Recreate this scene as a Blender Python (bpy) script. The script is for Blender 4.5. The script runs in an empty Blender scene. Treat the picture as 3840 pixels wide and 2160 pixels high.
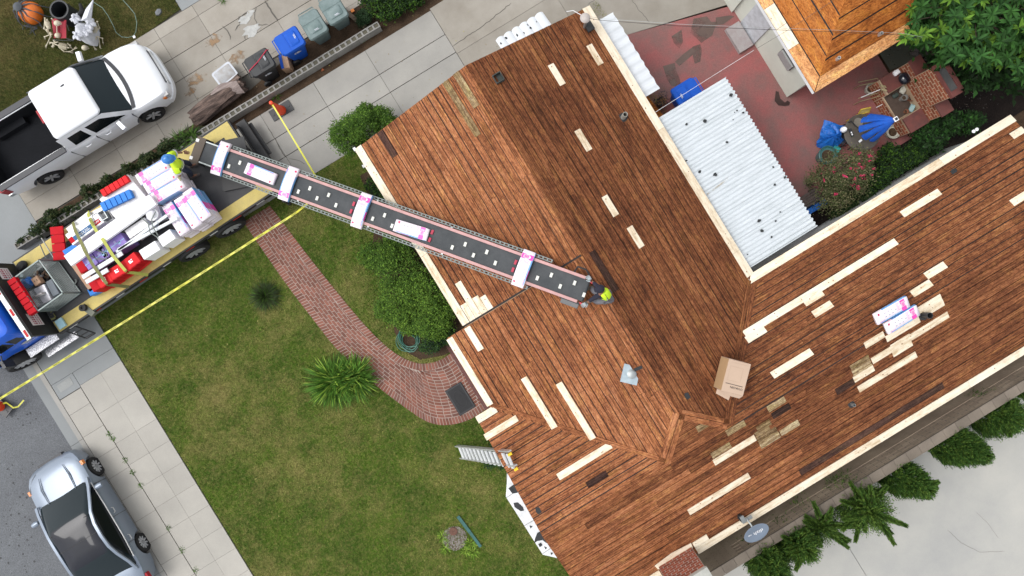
import bpy, bmesh, math, random, time
import numpy as np
from mathutils import Vector, Matrix
random.seed(7); np.random.seed(7)
R=math.radians; pi=math.pi
SC=bpy.context.scene; COL=SC.collection
# ---------------------------------------------------------------- camera, sky, sun, exposure
HC=23.0; FP=2560.0; YAW=31.5
cam=bpy.data.cameras.new('camera'); cam.sensor_width=36; cam.lens=24; cam.clip_end=300; cam.clip_start=.1
camo=bpy.data.objects.new('camera',cam); COL.objects.link(camo)
camo.location=(0,0,HC); camo.rotation_euler=(0,0,R(-YAW)); SC.camera=camo
SUN_EL=R(58); SUN_AZ=R(150)          # azimuth in the x/y plane, from +x towards +y
wd=bpy.data.worlds.new('World'); SC.world=wd; wd.use_nodes=True
nt=wd.node_tree; bg=nt.nodes['Background']
sky=nt.nodes.new('ShaderNodeTexSky'); sky.sky_type='NISHITA'; sky.sun_disc=False
sky.sun_elevation=SUN_EL; sky.sun_rotation=R(90)-SUN_AZ; sky.dust_density=2; sky.air_density=1.0; sky.ozone_density=1
hs=nt.nodes.new('ShaderNodeHueSaturation'); hs.inputs['Saturation'].default_value=.12
nt.links.new(sky.outputs[0],hs.inputs['Color']); nt.links.new(hs.outputs[0],bg.inputs['Color'])
bg.inputs['Strength'].default_value=.15
sl=bpy.data.lights.new('sun','SUN'); sl.energy=.75; sl.angle=R(32); sl.color=(1,.97,.93)
so=bpy.data.objects.new('sun',sl); COL.objects.link(so)
sd=Vector((math.cos(SUN_AZ)*math.cos(SUN_EL),math.sin(SUN_AZ)*math.cos(SUN_EL),math.sin(SUN_EL)))
so.rotation_euler=(-sd).to_track_quat('-Z','Y').to_euler(); so.location=(0,0,30)
SC.view_settings.view_transform='Standard'; SC.view_settings.look='None'
SC.view_settings.exposure=.85; SC.view_settings.gamma=1; SC.view_settings.use_curve_mapping=False
try: SC.cycles.max_bounces=6
except Exception: pass
# ---------------------------------------------------------------- surveying: photo readings -> metres on the ground grid
KZ={1:(0,0,3.623),2:(0,350,3.623),3:(700,0,2.899),4:(500,400,2.899),5:(100,550,2.635),6:(0,850,1.932),7:(0,1600,2.587),8:(900,700,2.415),9:(1100,1200,2.415),10:(1400,1600,2.5875),11:(1800,900,2.899),12:(1250,0,2.415),13:(2050,0,2.415),14:(2750,0,3.22),15:(3000,200,2.4155),16:(2400,300,1.932),17:(2200,1250,2.635),18:(2700,900,2.4155),19:(2200,1750,3.22),20:(2900,1400,1.906),'A':(3240,0,3.22),'B':(0,1100,4.14),'C':(1250,350,2.898),'D':(100,1300,1.6844),'E':(0,930,4.673),'F':(600,0,3.68),'G':(3400,350,2.634),'H':(240,640,4.26),'I':(950,480,3.451),'J':(1280,0,6.44),'K':(3100,380,4.83),'L':(1500,900,2.0475),'V':(0,0,1/1.4907)}
cA,sA=math.cos(R(YAW)),math.sin(R(YAW))
def q(k,x,y,h=0.):
    a,b,s=KZ[k]; x=a+x/s; y=b+y/s; m=(HC-h)/FP
    u,v=(x-1920)*m,-(y-1080)*m
    return Vector((u*cA+v*sA, -u*sA+v*cA, h))
# ---------------------------------------------------------------- mesh builder
def frame(loc,rz=0.,m=None):
    M=Matrix.Translation(Vector(loc))@Matrix.Rotation(rz,4,'Z')
    return M@m if m else M
class MB:
    def __init__(s): s.v=[];s.f=[];s.m=[];s.sm=[]
    def add(s,v,f,mi=0,sm=False,T=None):
        o=len(s.v)
        if T is not None: v=[T@Vector(p) for p in v]
        s.v+= [tuple(p) for p in v]; s.f+=[tuple(i+o for i in g) for g in f]
        s.m+=[mi]*len(f); s.sm+=[sm]*len(f); return s
    def box(s,a,b,mi=0,T=None):
        x0,y0,z0=a;x1,y1,z1=b
        return s.add([(x0,y0,z0),(x1,y0,z0),(x1,y1,z0),(x0,y1,z0),(x0,y0,z1),(x1,y0,z1),(x1,y1,z1),(x0,y1,z1)],
            [(0,3,2,1),(4,5,6,7),(0,1,5,4),(1,2,6,5),(2,3,7,6),(3,0,4,7)],mi,False,T)
    def cbox(s,c,d,mi=0,T=None):
        return s.box([c[i]-d[i]/2 for i in range(3)],[c[i]+d[i]/2 for i in range(3)],mi,T)
    def prism(s,poly,z0,z1,mi=0,T=None,sm=False):
        a=sum(poly[i-1][0]*poly[i][1]-poly[i][0]*poly[i-1][1] for i in range(len(poly)))
        if a<0: poly=poly[::-1]
        n=len(poly)
        v=[(p[0],p[1],z0) for p in poly]+[(p[0],p[1],z1) for p in poly]
        return s.add(v,[tuple(range(n))[::-1],tuple(range(n,2*n))]+[(i,(i+1)%n,n+(i+1)%n,n+i) for i in range(n)],mi,sm,T)
    def sheet(s,poly,z,mi=0,T=None):
        a=sum(poly[i-1][0]*poly[i][1]-poly[i][0]*poly[i-1][1] for i in range(len(poly)))
        if a<0: poly=poly[::-1]
        return s.add([(p[0],p[1],z) for p in poly],[tuple(range(len(poly)))],mi,False,T)
    def tube(s,path,r,seg=6,mi=0,T=None,cap=True,sm=True):
        P=[Vector(p) for p in path]; n=len(P)
        if not hasattr(r,'__len__'): r=[r]*n
        v=[];up=None
        for i,p in enumerate(P):
            d=(P[min(i+1,n-1)]-P[max(i-1,0)])
            d=d.normalized() if d.length>1e-9 else Vector((0,0,1))
            if up is None:
                up=Vector((0,0,1)) if abs(d.z)<.9 else Vector((1,0,0))
            a=d.cross(up).normalized(); b=a.cross(d).normalized(); up=b
            for k in range(seg):
                t=2*pi*k/seg; v.append(p+(a*math.cos(t)+b*math.sin(t))*r[i])
        f=[(i*seg+k,i*seg+(k+1)%seg,(i+1)*seg+(k+1)%seg,(i+1)*seg+k) for i in range(n-1) for k in range(seg)]
        if cap: f+=[tuple(range(seg))[::-1],tuple(range((n-1)*seg,n*seg))]
        return s.add(v,f,mi,sm,T)
    def lathe(s,prof,c=(0,0,0),seg=20,mi=0,T=None,sm=True,axis='Z',cap=True):
        v=[]
        for r,z in prof:
            for k in range(seg):
                t=2*pi*k/seg; x,y=r*math.cos(t),r*math.sin(t)
                p=(x,y,z) if axis=='Z' else ((x,z,y) if axis=='Y' else (z,x,y))
                v.append((p[0]+c[0],p[1]+c[1],p[2]+c[2]))
        n=len(prof)
        f=[(i*seg+k,i*seg+(k+1)%seg,(i+1)*seg+(k+1)%seg,(i+1)*seg+k) for i in range(n-1) for k in range(seg)]
        if axis=='Y': f=[g[::-1] for g in f]
        if prof[0]==prof[-1]: cap=False
        if cap and prof[0][0]>1e-6: f.append(tuple(range(seg))[::-1])
        if cap and prof[-1][0]>1e-6: f.append(tuple(range((n-1)*seg,n*seg)))
        return s.add(v,f,mi,sm,T)
    def loft(s,rings,mi=0,T=None,sm=True,closed=True,cap=True):
        n=len(rings[0]); v=[p for r in rings for p in r]
        m=n if closed else n-1
        f=[(i*n+k,i*n+(k+1)%n,(i+1)*n+(k+1)%n,(i+1)*n+k) for i in range(len(rings)-1) for k in range(m)]
        if cap and closed: f+=[tuple(range(n))[::-1],tuple(range((len(rings)-1)*n,len(rings)*n))]
        return s.add(v,f,mi,sm,T)
    def grid(s,fn,nu,nv,mi=0,T=None,sm=True):
        v=[fn(i/nu,j/nv) for i in range(nu+1) for j in range(nv+1)]
        f=[(i*(nv+1)+j,(i+1)*(nv+1)+j,(i+1)*(nv+1)+j+1,i*(nv+1)+j+1) for i in range(nu) for j in range(nv)]
        return s.add(v,f,mi,sm,T)
    def mesh(s,name,mats,sharp=None):
        me=bpy.data.meshes.new(name)
        me.from_pydata([tuple(p) for p in s.v],[],s.f)
        for m in (mats if isinstance(mats,(list,tuple)) else [mats]): me.materials.append(m)
        me.polygons.foreach_set('material_index',s.m); me.polygons.foreach_set('use_smooth',s.sm)
        if sharp: me.set_sharp_from_angle(angle=R(sharp))
        me.update(); return me
    def build(s,name,mats,parent=None,world=False,sharp=40,loc=None,rz=0,label=None,cat=None,group=None,kind=None):
        me=s.mesh(name,mats,sharp if any(s.sm) else None)
        if parent is not None and world: me.transform(WM[parent.name].inverted())
        return link(name,me,parent,None if loc is None else frame(loc,rz),label,cat,group,kind)
WM={}
def link(name,data,parent=None,M=None,label=None,cat=None,group=None,kind=None):
    o=bpy.data.objects.new(name,data); COL.objects.link(o)
    M=M or Matrix.Identity(4)
    o.matrix_local=M
    if parent is not None:
        o.parent=parent; o.matrix_local=M
        WM[o.name]=WM.get(parent.name,Matrix.Identity(4))@M
    else: WM[o.name]=M.copy()
    return tag(o,label,cat,group,kind)
def tag(o,label=None,cat=None,group=None,kind=None):
    if label: o['label']=label
    if cat: o['category']=cat
    if group: o['group']=group
    if kind: o['kind']=kind
    return o
def thing(name,label,cat,loc=(0,0,0),rz=0,group=None,M=None):
    return link(name,None,None,M or frame(loc,rz),label,cat,group)
def dup(o,M,label=None,parent=None):
    def rec(a,par,MM=None,ch=None):
        c=a.copy(); COL.objects.link(c); c.parent=par
        if MM is not None: c.matrix_local=MM
        else: c.matrix_local=a.matrix_local
        for k in KIDS.get(a.name,[]) : rec(k,c)
        return c
    KIDS.clear()
    for x in bpy.data.objects:
        if x.parent: KIDS.setdefault(x.parent.name,[]).append(x)
    c=rec(o,parent,M); WM[c.name]=M.copy()
    if label: c['label']=label
    return c
KIDS={}
def npmesh(name,V,F,mats,mi=None,smooth=False):
    me=bpy.data.meshes.new(name); nv=len(V); nf,k=F.shape
    me.vertices.add(nv); me.vertices.foreach_set('co',np.ascontiguousarray(V,dtype=np.float32).ravel())
    me.loops.add(nf*k); me.loops.foreach_set('vertex_index',np.ascontiguousarray(F,dtype=np.int32).ravel())
    me.polygons.add(nf); me.polygons.foreach_set('loop_start',np.arange(0,nf*k,k,dtype=np.int32))
    try: me.polygons.foreach_set('loop_total',np.full(nf,k,dtype=np.int32))
    except Exception: pass
    for m in (mats if isinstance(mats,(list,tuple)) else [mats]): me.materials.append(m)
    if mi is not None: me.polygons.foreach_set('material_index',np.asarray(mi,dtype=np.int32))
    me.update(calc_edges=True); me.validate()
    return me
# ---------------------------------------------------------------- materials
MT={}
def mat(name,c,c2=None,rough=.7,metal=0.,var=.18,sc=1.5,fine=.1,fsc=40.,bump=.15,bsc=60.,rnd=0.,pos=True,island=0.,spec=.5,coat=0.,stretch=None,contrast=1.,emit=None,trans=0.,bd=.01):
    if name in MT: return MT[name]
    m=bpy.data.materials.new(name); m.use_nodes=True; MT[name]=m
    N=m.node_tree.nodes; L=m.node_tree.links; b=N['Principled BSDF']
    b.inputs['Roughness'].default_value=rough; b.inputs['Metallic'].default_value=metal
    b.inputs['Specular IOR Level'].default_value=spec
    if coat: b.inputs['Coat Weight'].default_value=coat; b.inputs['Coat Roughness'].default_value=.08
    if c2 is None: c2=tuple(x*(1-var*1.6) for x in c)
    if pos: src=N.new('ShaderNodeNewGeometry').outputs['Position']
    else: src=N.new('ShaderNodeTexCoord').outputs['Object']
    if not pos or rnd:
        oi=N.new('ShaderNodeObjectInfo')
    if not pos:
        va=N.new('ShaderNodeVectorMath'); va.operation='MULTIPLY_ADD'
        cb=N.new('ShaderNodeCombineXYZ'); 
        for i in range(3): L.new(oi.outputs['Random'],cb.inputs[i])
        va.inputs[1].default_value=(61,37,53); L.new(cb.outputs[0],va.inputs[0]); L.new(src,va.inputs[2]); src=va.outputs[0]
    if stretch:
        mp=N.new('ShaderNodeMapping'); mp.inputs['Scale'].default_value=stretch; L.new(src,mp.inputs[0]); src=mp.outputs[0]
    def noise(s,det=3.,ro=.6):
        n=N.new('ShaderNodeTexNoise'); n.inputs['Scale'].default_value=s; n.inputs['Detail'].default_value=det; n.inputs['Roughness'].default_value=ro
        L.new(src,n.inputs['Vector']); return n.outputs['Fac']
    n1=noise(sc,5.)
    rmp=N.new('ShaderNodeMapRange'); rmp.inputs[1].default_value=.5-.22/contrast; rmp.inputs[2].default_value=.5+.22/contrast; L.new(n1,rmp.inputs[0])
    fac=rmp.outputs[0]
    mx=N.new('ShaderNodeMix'); mx.data_type='RGBA'; mx.inputs[6].default_value=(*c,1); mx.inputs[7].default_value=(*c2,1); L.new(fac,mx.inputs[0])
    col=mx.outputs[2]
    n2=noise(fsc,2.)
    def scale_by(col,sig,amt):
        r=N.new('ShaderNodeMapRange'); r.inputs[1].default_value=0; r.inputs[2].default_value=1; r.inputs[3].default_value=1-amt; r.inputs[4].default_value=1+amt
        L.new(sig,r.inputs[0]); v=N.new('ShaderNodeVectorMath'); v.operation='SCALE'; L.new(col,v.inputs[0]); L.new(r.outputs[0],v.inputs['Scale']); return v.outputs[0]
    if fine: col=scale_by(col,n2,fine*2)
    if rnd: col=scale_by(col,oi.outputs['Random'],rnd)
    if island:
        g=N.new('ShaderNodeNewGeometry'); col=scale_by(col,g.outputs['Random Per Island'],island)
    L.new(col,b.inputs['Base Color'])
    if emit: b.inputs['Emission Color'].default_value=(*emit,1); b.inputs['Emission Strength'].default_value=1
    if bump:
        bp=N.new('ShaderNodeBump'); bp.inputs['Strength'].default_value=bump; bp.inputs['Distance'].default_value=bd
        L.new(noise(bsc,3.),bp.inputs['Height']); L.new(bp.outputs[0],b.inputs['Normal'])
    if trans:
        t=N.new('ShaderNodeBsdfTranslucent'); L.new(col,t.inputs['Color']); ms=N.new('ShaderNodeMixShader'); ms.inputs[0].default_value=trans
        L.new(b.outputs[0],ms.inputs[1]); L.new(t.outputs[0],ms.inputs[2]); L.new(ms.outputs[0],N['Material Output'].inputs[0])
    m.diffuse_color=(*c,1)
    return m
def woodmat(name,dark,mid,light,along=.5,across=15.,rnd=.075,stain=.5,mid_pos=.5,lines=1.,rough=.75,wide=.24):
    """boards: object x runs along the grain; every board has its own offset and tone"""
    m=bpy.data.materials.new(name); m.use_nodes=True; MT[name]=m
    N=m.node_tree.nodes; L=m.node_tree.links; b=N['Principled BSDF']; b.inputs['Roughness'].default_value=rough; b.inputs['Specular IOR Level'].default_value=.12
    tc=N.new('ShaderNodeTexCoord'); oi=N.new('ShaderNodeObjectInfo'); cb=N.new('ShaderNodeCombineXYZ')
    for i in range(3): L.new(oi.outputs['Random'],cb.inputs[i])
    va=N.new('ShaderNodeVectorMath'); va.operation='MULTIPLY_ADD'; va.inputs[1].default_value=(97,41,13); L.new(cb.outputs[0],va.inputs[0]); L.new(tc.outputs['Object'],va.inputs[2])
    def mp(sx,sy):
        p=N.new('ShaderNodeMapping'); p.inputs['Scale'].default_value=(sx,sy,1); L.new(va.outputs[0],p.inputs[0]); return p.outputs[0]
    def noise(v,s,d=4.,ro=.65):
        n=N.new('ShaderNodeTexNoise'); n.inputs['Scale'].default_value=s; n.inputs['Detail'].default_value=d; n.inputs['Roughness'].default_value=ro; L.new(v,n.inputs['Vector']); return n.outputs['Fac']
    g1=noise(mp(along,across),2.2,5.); g2=noise(mp(2.2,5.),1.6,5.,.75); g3=noise(mp(12,60),2.,3.)
    def math_(op,a,bv,c=None):
        n=N.new('ShaderNodeMath'); n.operation=op
        for i,x in enumerate((a,bv,c)):
            if x is None: continue
            if isinstance(x,(int,float)): n.inputs[i].default_value=x
            else: L.new(x,n.inputs[i])
        return n.outputs[0]
    s=math_('MULTIPLY_ADD',g1,.62,math_('MULTIPLY_ADD',g2,stain,math_('MULTIPLY',g3,.22)))
    s=math_('SUBTRACT',s,(.62+stain+.22)/2-.5)
    s=math_('ADD',s,math_('MULTIPLY',math_('SUBTRACT',oi.outputs['Random'],.5),rnd))
    if wide:
        gp=N.new('ShaderNodeNewGeometry').outputs['Position']
        s=math_('ADD',s,math_('MULTIPLY',math_('SUBTRACT',noise(gp,.45,3.),.5),wide)); s=math_('ADD',s,math_('MULTIPLY',math_('SUBTRACT',noise(gp,7.,4.,.7),.5),wide*.7))
    cr=N.new('ShaderNodeValToRGB'); e=cr.color_ramp.elements
    e[0].position=.32; e[0].color=(*dark,1); e[1].position=.66; e[1].color=(*light,1)
    k=e.new(mid_pos); k.color=(*mid,1)
    L.new(s,cr.inputs[0]); col=cr.outputs[0]
    if lines:   # dark saw lines that run with the grain
        l=noise(mp(.25,30.),1.3,2.,.5); r=N.new('ShaderNodeMapRange'); r.inputs[1].default_value=.36; r.inputs[2].default_value=.50; r.inputs[3].default_value=1-.5*lines; r.inputs[4].default_value=1.; L.new(l,r.inputs[0])
        v=N.new('ShaderNodeVectorMath'); v.operation='SCALE'; L.new(col,v.inputs[0]); L.new(r.outputs[0],v.inputs['Scale']); col=v.outputs[0]
    if wide and lines:   # broad ochre and dark weathering left by the old shakes, and bark-like flecks
        gp2=N.new('ShaderNodeNewGeometry').outputs['Position']
        def rng_(x,a,c,lo,hi):
            r=N.new('ShaderNodeMapRange'); r.inputs[1].default_value=a; r.inputs[2].default_value=c; r.inputs[3].default_value=lo; r.inputs[4].default_value=hi; L.new(x,r.inputs[0]); return r.outputs[0]
        def mul(col,f,t):
            x=N.new('ShaderNodeMix'); x.data_type='RGBA'; x.blend_type='MULTIPLY'; L.new(f,x.inputs[0]); L.new(col,x.inputs[6]); x.inputs[7].default_value=(*t,1); return x.outputs[2]
        col=mul(col,rng_(noise(mp(1.0,3.2),1.5,6.,.75),.52,.64,0,.75),(1.25,1.45,1.15))
        col=mul(col,rng_(noise(gp2,1.3,6.,.75),.38,.50,.5,0),(.62,.55,.62))
        fl=noise(mp(7,20),1.6,4.,.8); col=mul(col,rng_(fl,.38,.52,.85,0),(.42,.38,.42)); col=mul(col,rng_(fl,.56,.68,0,.6),(1.6,1.7,1.6))
    L.new(col,b.inputs['Base Color'])
    bp=N.new('ShaderNodeBump'); bp.inputs['Strength'].default_value=.35; bp.inputs['Distance'].default_value=.008; L.new(g1,bp.inputs['Height']); L.new(bp.outputs[0],b.inputs['Normal'])
    return m
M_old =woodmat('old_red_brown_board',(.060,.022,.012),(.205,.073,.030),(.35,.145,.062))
M_lit =woodmat('lit_orange_brown_board',(.105,.036,.016),(.325,.12,.049),(.47,.205,.097))  # boards' own orange tone, plus sunlight on the brighter slopes painted in
M_wth =woodmat('tan_weathered_board',(.13,.075,.03),(.33,.23,.12),(.55,.45,.28),across=16,rnd=.2,lines=.6)
M_drk =woodmat('dark_stained_board',(.03,.016,.012),(.075,.038,.028),(.12,.062,.045),rnd=.2)
M_gar =woodmat('fresh_orange_board',(.19,.055,.012),(.37,.122,.026),(.47,.175,.045),rnd=.15,lines=.15,across=4,stain=.7)
M_garL=woodmat('light_orange_board',(.36,.15,.055),(.60,.28,.11),(.70,.38,.17),rnd=.25,lines=.1,across=4,stain=.7)
M_new =woodmat('new_pale_board',(.50,.38,.24),(.74,.64,.49),(.80,.73,.60),rnd=.12,lines=0,across=5,stain=.6,rough=.6)
M_gap=mat('dark_gap',(.012,.009,.008),bump=0)
M_knot=mat('knot',(.25,.12,.06),bump=0)
M_con=mat('pale_concrete',(.37,.355,.325),(.27,.262,.245),sc=.55,fine=.07,fsc=55,bump=.2,bsc=90,rnd=.06,rough=.85,spec=.3)
M_con2=mat('worn_concrete',(.35,.325,.285),(.25,.225,.19),sc=.8,fine=.08,fsc=50,bump=.25,bsc=80,rnd=.07,rough=.85,spec=.3)
M_con3=mat('smooth_grey_concrete',(.265,.28,.285),(.225,.235,.235),sc=.6,fine=.07,fsc=70,bump=.15,rnd=.03,rough=.8,spec=.3)
M_sw=mat('sidewalk_concrete',(.405,.385,.345),(.33,.315,.285),sc=.7,fine=.07,fsc=60,bump=.2,bsc=90,rnd=.05,rough=.85,spec=.3)
M_joint=mat('joint_dark',(.10,.09,.075),bump=0)
M_asph=mat('asphalt',(.14,.148,.158),(.105,.11,.12),sc=.6,fine=.45,fsc=45,bump=.5,bsc=90,rough=.85,spec=.3)
M_soil=mat('brown_soil',(.095,.062,.04),(.045,.03,.02),sc=2.2,fine=.3,fsc=30,bump=.7,bsc=25,bd=.03,rough=.95,spec=.1)
M_dsoil=mat('dark_soil',(.026,.019,.016),(.010,.008,.008),sc=1.6,fine=.35,fsc=25,bump=.8,bsc=20,bd=.03,rough=.95,spec=.1)
M_red=mat('red_painted_concrete',(.32,.10,.097),(.185,.112,.103),sc=1.1,fine=.2,fsc=45,bump=.2,rough=.75,spec=.2,contrast=1.2)
M_stain=mat('brown_stain',(.10,.065,.055),(.15,.07,.062),sc=3,fine=.15,bump=0,rough=.5)
M_white=mat('white_paint',(.78,.79,.8),var=.06,fine=.03,bump=.05,rough=.5)
M_wall=mat('house_wall',(.62,.63,.62),var=.2,sc=2,fine=.06,bump=.2,rough=.8)
M_cream=mat('cream_wall',(.66,.68,.6),var=.1,sc=1,fine=.03,bump=.05,rough=.7)
M_black=mat('black_rubber',(.018,.018,.02),var=.2,bump=.1,rough=.7)
M_blackp=mat('black_plastic',(.03,.031,.035),bump=.05,rough=.45)
M_steel=mat('galvanised_steel',(.42,.45,.45),metal=.7,rough=.45,var=.15,bump=.05)
M_alu=mat('aluminium',(.62,.63,.63),metal=.6,rough=.35,var=.1,bump=.03)
# ================================================================= THE SETTING (x = s, y = -t)
def poly(pts): return [(a,-b) for a,b in pts]
def rect(s0,t0,s1,t1): return [(s0,-t0),(s1,-t0),(s1,-t1),(s0,-t1)]
def inpoly(P,poly):
    x,y=P[:,0],P[:,1]; r=np.zeros(len(P),bool); n=len(poly); j=n-1
    for i in range(n):
        xi,yi=poly[i][:2]; xj,yj=poly[j][:2]
        c=((yi>y)!=(yj>y))&(x<(xj-xi)*(y-yi)/((yj-yi) or 1e-9)+xi); r^=c; j=i
    return r
def lawnmat(name,g1,g2,dry,blade=False):
    m=bpy.data.materials.new(name); m.use_nodes=True; N=m.node_tree.nodes; L=m.node_tree.links; b=N['Principled BSDF']
    b.inputs['Roughness'].default_value=.8; b.inputs['Specular IOR Level'].default_value=.15
    g=N.new('ShaderNodeNewGeometry'); P=g.outputs['Position']
    def noise(s,d,ro=.6,off=0):
        mp=N.new('ShaderNodeMapping'); mp.inputs['Location'].default_value=(off,off*2,0); mp.inputs['Scale'].default_value=(1,1,.05); L.new(P,mp.inputs[0])
        n=N.new('ShaderNodeTexNoise'); n.inputs['Scale'].default_value=s; n.inputs['Detail'].default_value=d; n.inputs['Roughness'].default_value=ro; L.new(mp.outputs[0],n.inputs['Vector']); return n.outputs['Fac']
    def rng(x,a,c,lo=0,hi=1):
        r=N.new('ShaderNodeMapRange'); r.inputs[1].default_value=a; r.inputs[2].default_value=c; r.inputs[3].default_value=lo; r.inputs[4].default_value=hi; L.new(x,r.inputs[0]); return r.outputs[0]
    def mix(f,a,c):
        n=N.new('ShaderNodeMix'); n.data_type='RGBA'; L.new(f,n.inputs[0])
        for i,x in ((6,a),(7,c)):
            if isinstance(x,tuple): n.inputs[i].default_value=(*x,1)
            else: L.new(x,n.inputs[i])
        return n.outputs[2]
    c=mix(rng(noise(.8,6,.7),.40,.60),g1,g2)
    c=mix(rng(noise(.30,9,.8,5),.47,.67,0,.9),c,dry); c=mix(rng(noise(2.2,5,.75,12),.54,.76,0,.55),c,dry)
    c=mix(rng(noise(9,4,.7,9),.45,.75,0,.55),c,dry)
    s=N.new('ShaderNodeVectorMath'); s.operation='SCALE'; L.new(c,s.inputs[0])
    L.new(rng(g.outputs['Random Per Island'],0,1,.5,1.5) if blade else rng(noise(45,3,.7,2),.3,.7,.55,1.35),s.inputs['Scale'])
    L.new(s.outputs[0],b.inputs['Base Color'])
    if not blade:
        bp=N.new('ShaderNodeBump'); bp.inputs['Strength'].default_value=.8; bp.inputs['Distance'].default_value=.03; L.new(noise(40,4,.7,3),bp.inputs['Height']); L.new(bp.outputs[0],b.inputs['Normal'])
    return m
LG=((.078,.132,.015),(.052,.097,.012),(.255,.215,.078))
M_lawn=lawnmat('lawn_turf',*LG); M_blade=lawnmat('grass_blade',*[tuple(x*1.25 for x in c) for c in LG],blade=True)
LG2=((.075,.088,.022),(.055,.07,.018),(.19,.145,.06))
M_lawn2=lawnmat('dry_turf',*LG2); M_blade2=lawnmat('dry_grass_blade',*[tuple(x*1.25 for x in c) for c in LG2],blade=True)
st=dict(kind='structure')
def sheet(name,poly,z,m,**k): return MB().sheet(poly,z).build(name,m,**{**st,**k})
sheet('ground',[(-90,-90),(90,-90),(90,90),(-90,90)],-.2,M_soil)
# lawns
LAWN=poly([(-12.47,-6.75),(7.5,-6.75),(7.5,10.5),(-12.47,10.5)])
sheet('front_lawn',LAWN,.0,M_lawn)
NLAWN=poly([(-12.47,-13.78),(-12.47,-30),(-4.62,-30),(-4.62,-13.85),(-6,-13.76)])
sheet('neighbour_lawn',NLAWN,.0,M_lawn2)
STRIP=poly([(-5.2,-9.78),(10,-9.85),(10,-9.38),(-5.2,-9.42)])
sheet('planting_strip',STRIP,.0,M_soil)
sheet('bin_bed',poly([(-13,-10.25),(-4,-10.3),(-1.5,-10.75),(4.5,-11.6),(4.5,-9.7),(-13,-9.7)]),.008,M_soil)
BED=poly([(-2.4,-5.9),(-1.2,-5.9),(-1.2,.75),(-3.1,.75),(-3.9,.45),(-4.2,-.1),(-4.15,-.8),(-3.7,-1.8),(-3.6,-2.8),(-3.3,-3.6),(-2.6,-4.6)])
sheet('planting_bed',BED,.006,M_soil)
sheet('back_yard_soil',poly([(6,2.72),(6,3.9),(30,3.9),(30,-12),(13.6,-12),(13.6,-1.55),(15.4,-1.6),(15.4,2.72)]),.006,M_dsoil)
# road, gutter, kerb, pavement, driveways
sheet('road',[(-60,-40),(-15.52,-40),(-15.52,40),(-60,40)],-.1,M_asph)
g=link('gutter',MB().box((-15.54,-40,-.16),(-15.13,40,-.112)).mesh('gutter',M_joint),kind='structure')
def slabs(parent,s0,s1,t0,t1,zt,th=.06,gap=.012,m=None,name='slab',jit=.003):
    b=MB().box((s0+gap/2,-t1+gap/2,zt-th),(s1-gap/2,-t0-gap/2,zt+random.uniform(-jit,jit)))
    cx,cy=(s0+s1)/2,-(t0+t1)/2
    me=b.mesh(name,m); me.transform(Matrix.Translation((-cx,-cy,0)))
    return link(name,me,parent,Matrix.Translation((cx,cy,0)))
t=-33.
for t in [-3.22+2.6*k for k in range(-12,8)]: slabs(g,-15.54,-15.125,t,t+2.6,-.09+.0,.05,m=M_con3,name='gutter_slab')
kb=link('kerb',MB().box((-15.12,-40,-.16),(-14.96,40,.01)).mesh('kerb',M_joint),kind='structure')
for t in [-3.22+2.6*k for k in range(-12,8)]: slabs(kb,-15.125,-14.955,t,t+2.6,.028,.18,m=M_con,name='kerb_stone')
pv=link('pavement',MB().sheet(rect(-14.96,-4.86,-12.5,24),-.02).mesh('pavement',M_joint),kind='structure')
ts=[-4.12,-3.25,-2.4,-1.6,-.75,.1,.95,1.78,2.62,3.45,4.3,5.15,6,6.9]
for a,b in zip([-4.72]+ts,ts): slabs(pv,-14.95,-14.135,a,b,.02,m=M_sw,gap=.008)
mt=[-4.8,-3.65,-2.5,-1.65,-.8,.05,.9,1.75,2.6,3.45,4.3,5.15,6,6.9]
for i,(a,b) in enumerate(zip(mt,mt[1:])):
    g_=.008
    slabs(pv,-14.115,-13.31,a,b,.022,m=M_sw,gap=.006); slabs(pv,-13.31,-12.5,a,b,.022,m=M_sw,gap=.006)
ap=link('driveway_apron',MB().sheet(rect(-14.96,-16,-12.5,-4.86),-.02).mesh('driveway_apron',M_joint),kind='structure')
APR=[(-14.95,-14.12,-4.86+.12,-5.3),( -14.95,-12.5,-5.3,-9.4),(-14.115,-12.5,-4.8,-5.3),(-14.95,-12.5,-9.4,-12.55),(-14.95,-12.5,-12.55,-15.6)]
for s0,s1,t1,t0 in APR: slabs(ap,s0,s1,t0,t1,.02,m=M_con3,gap=.01)
mc=MB(); mc.prism([(p.x,p.y) for p in (q('D',190,250),q('D',275,190),q('D',300,235),q('D',220,290))],.0,.026)
mc.build('meter_cover',mat('meter_lid',(.29,.30,.29),(.24,.245,.24),sc=4,fine=.1),None,label='rectangular concrete meter cover set in the driveway apron',cat='meter cover')
dr=link('driveway',MB().sheet(rect(-12.5,-9.41,11,-6.74),-.02).mesh('driveway',M_joint),kind='structure')
for a,b in ((-12.5,-10.5),(-10.5,-8.4),(-8.4,-6.3),(-6.3,-4.18),(-4.18,-2.1),(-2.1,-.05),(-.05,2.54)):
    slabs(dr,a,b,-9.4,-8.46,.02,m=M_con); slabs(dr,a,b,-8.45,-7.76,.02,m=M_con); slabs(dr,a,b,-7.75,-6.75,.02,m=M_con)
for poly_ in ([(2.55,-9.46),(6.4,-9.5),(6.4,-7.7),(2.55,-7.7)],[(2.55,-7.69),(6.4,-7.69),(6.4,-5.8),(2.55,-5.8)],[(6.41,-9.5),(14,-9.5),(14,-4.4),(11.15,-4.35),(7.77,-5.24),(6.41,-5.6)]):
    MB().prism(poly(poly_),-.04,.021).build('slab',M_con2,dr)
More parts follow.
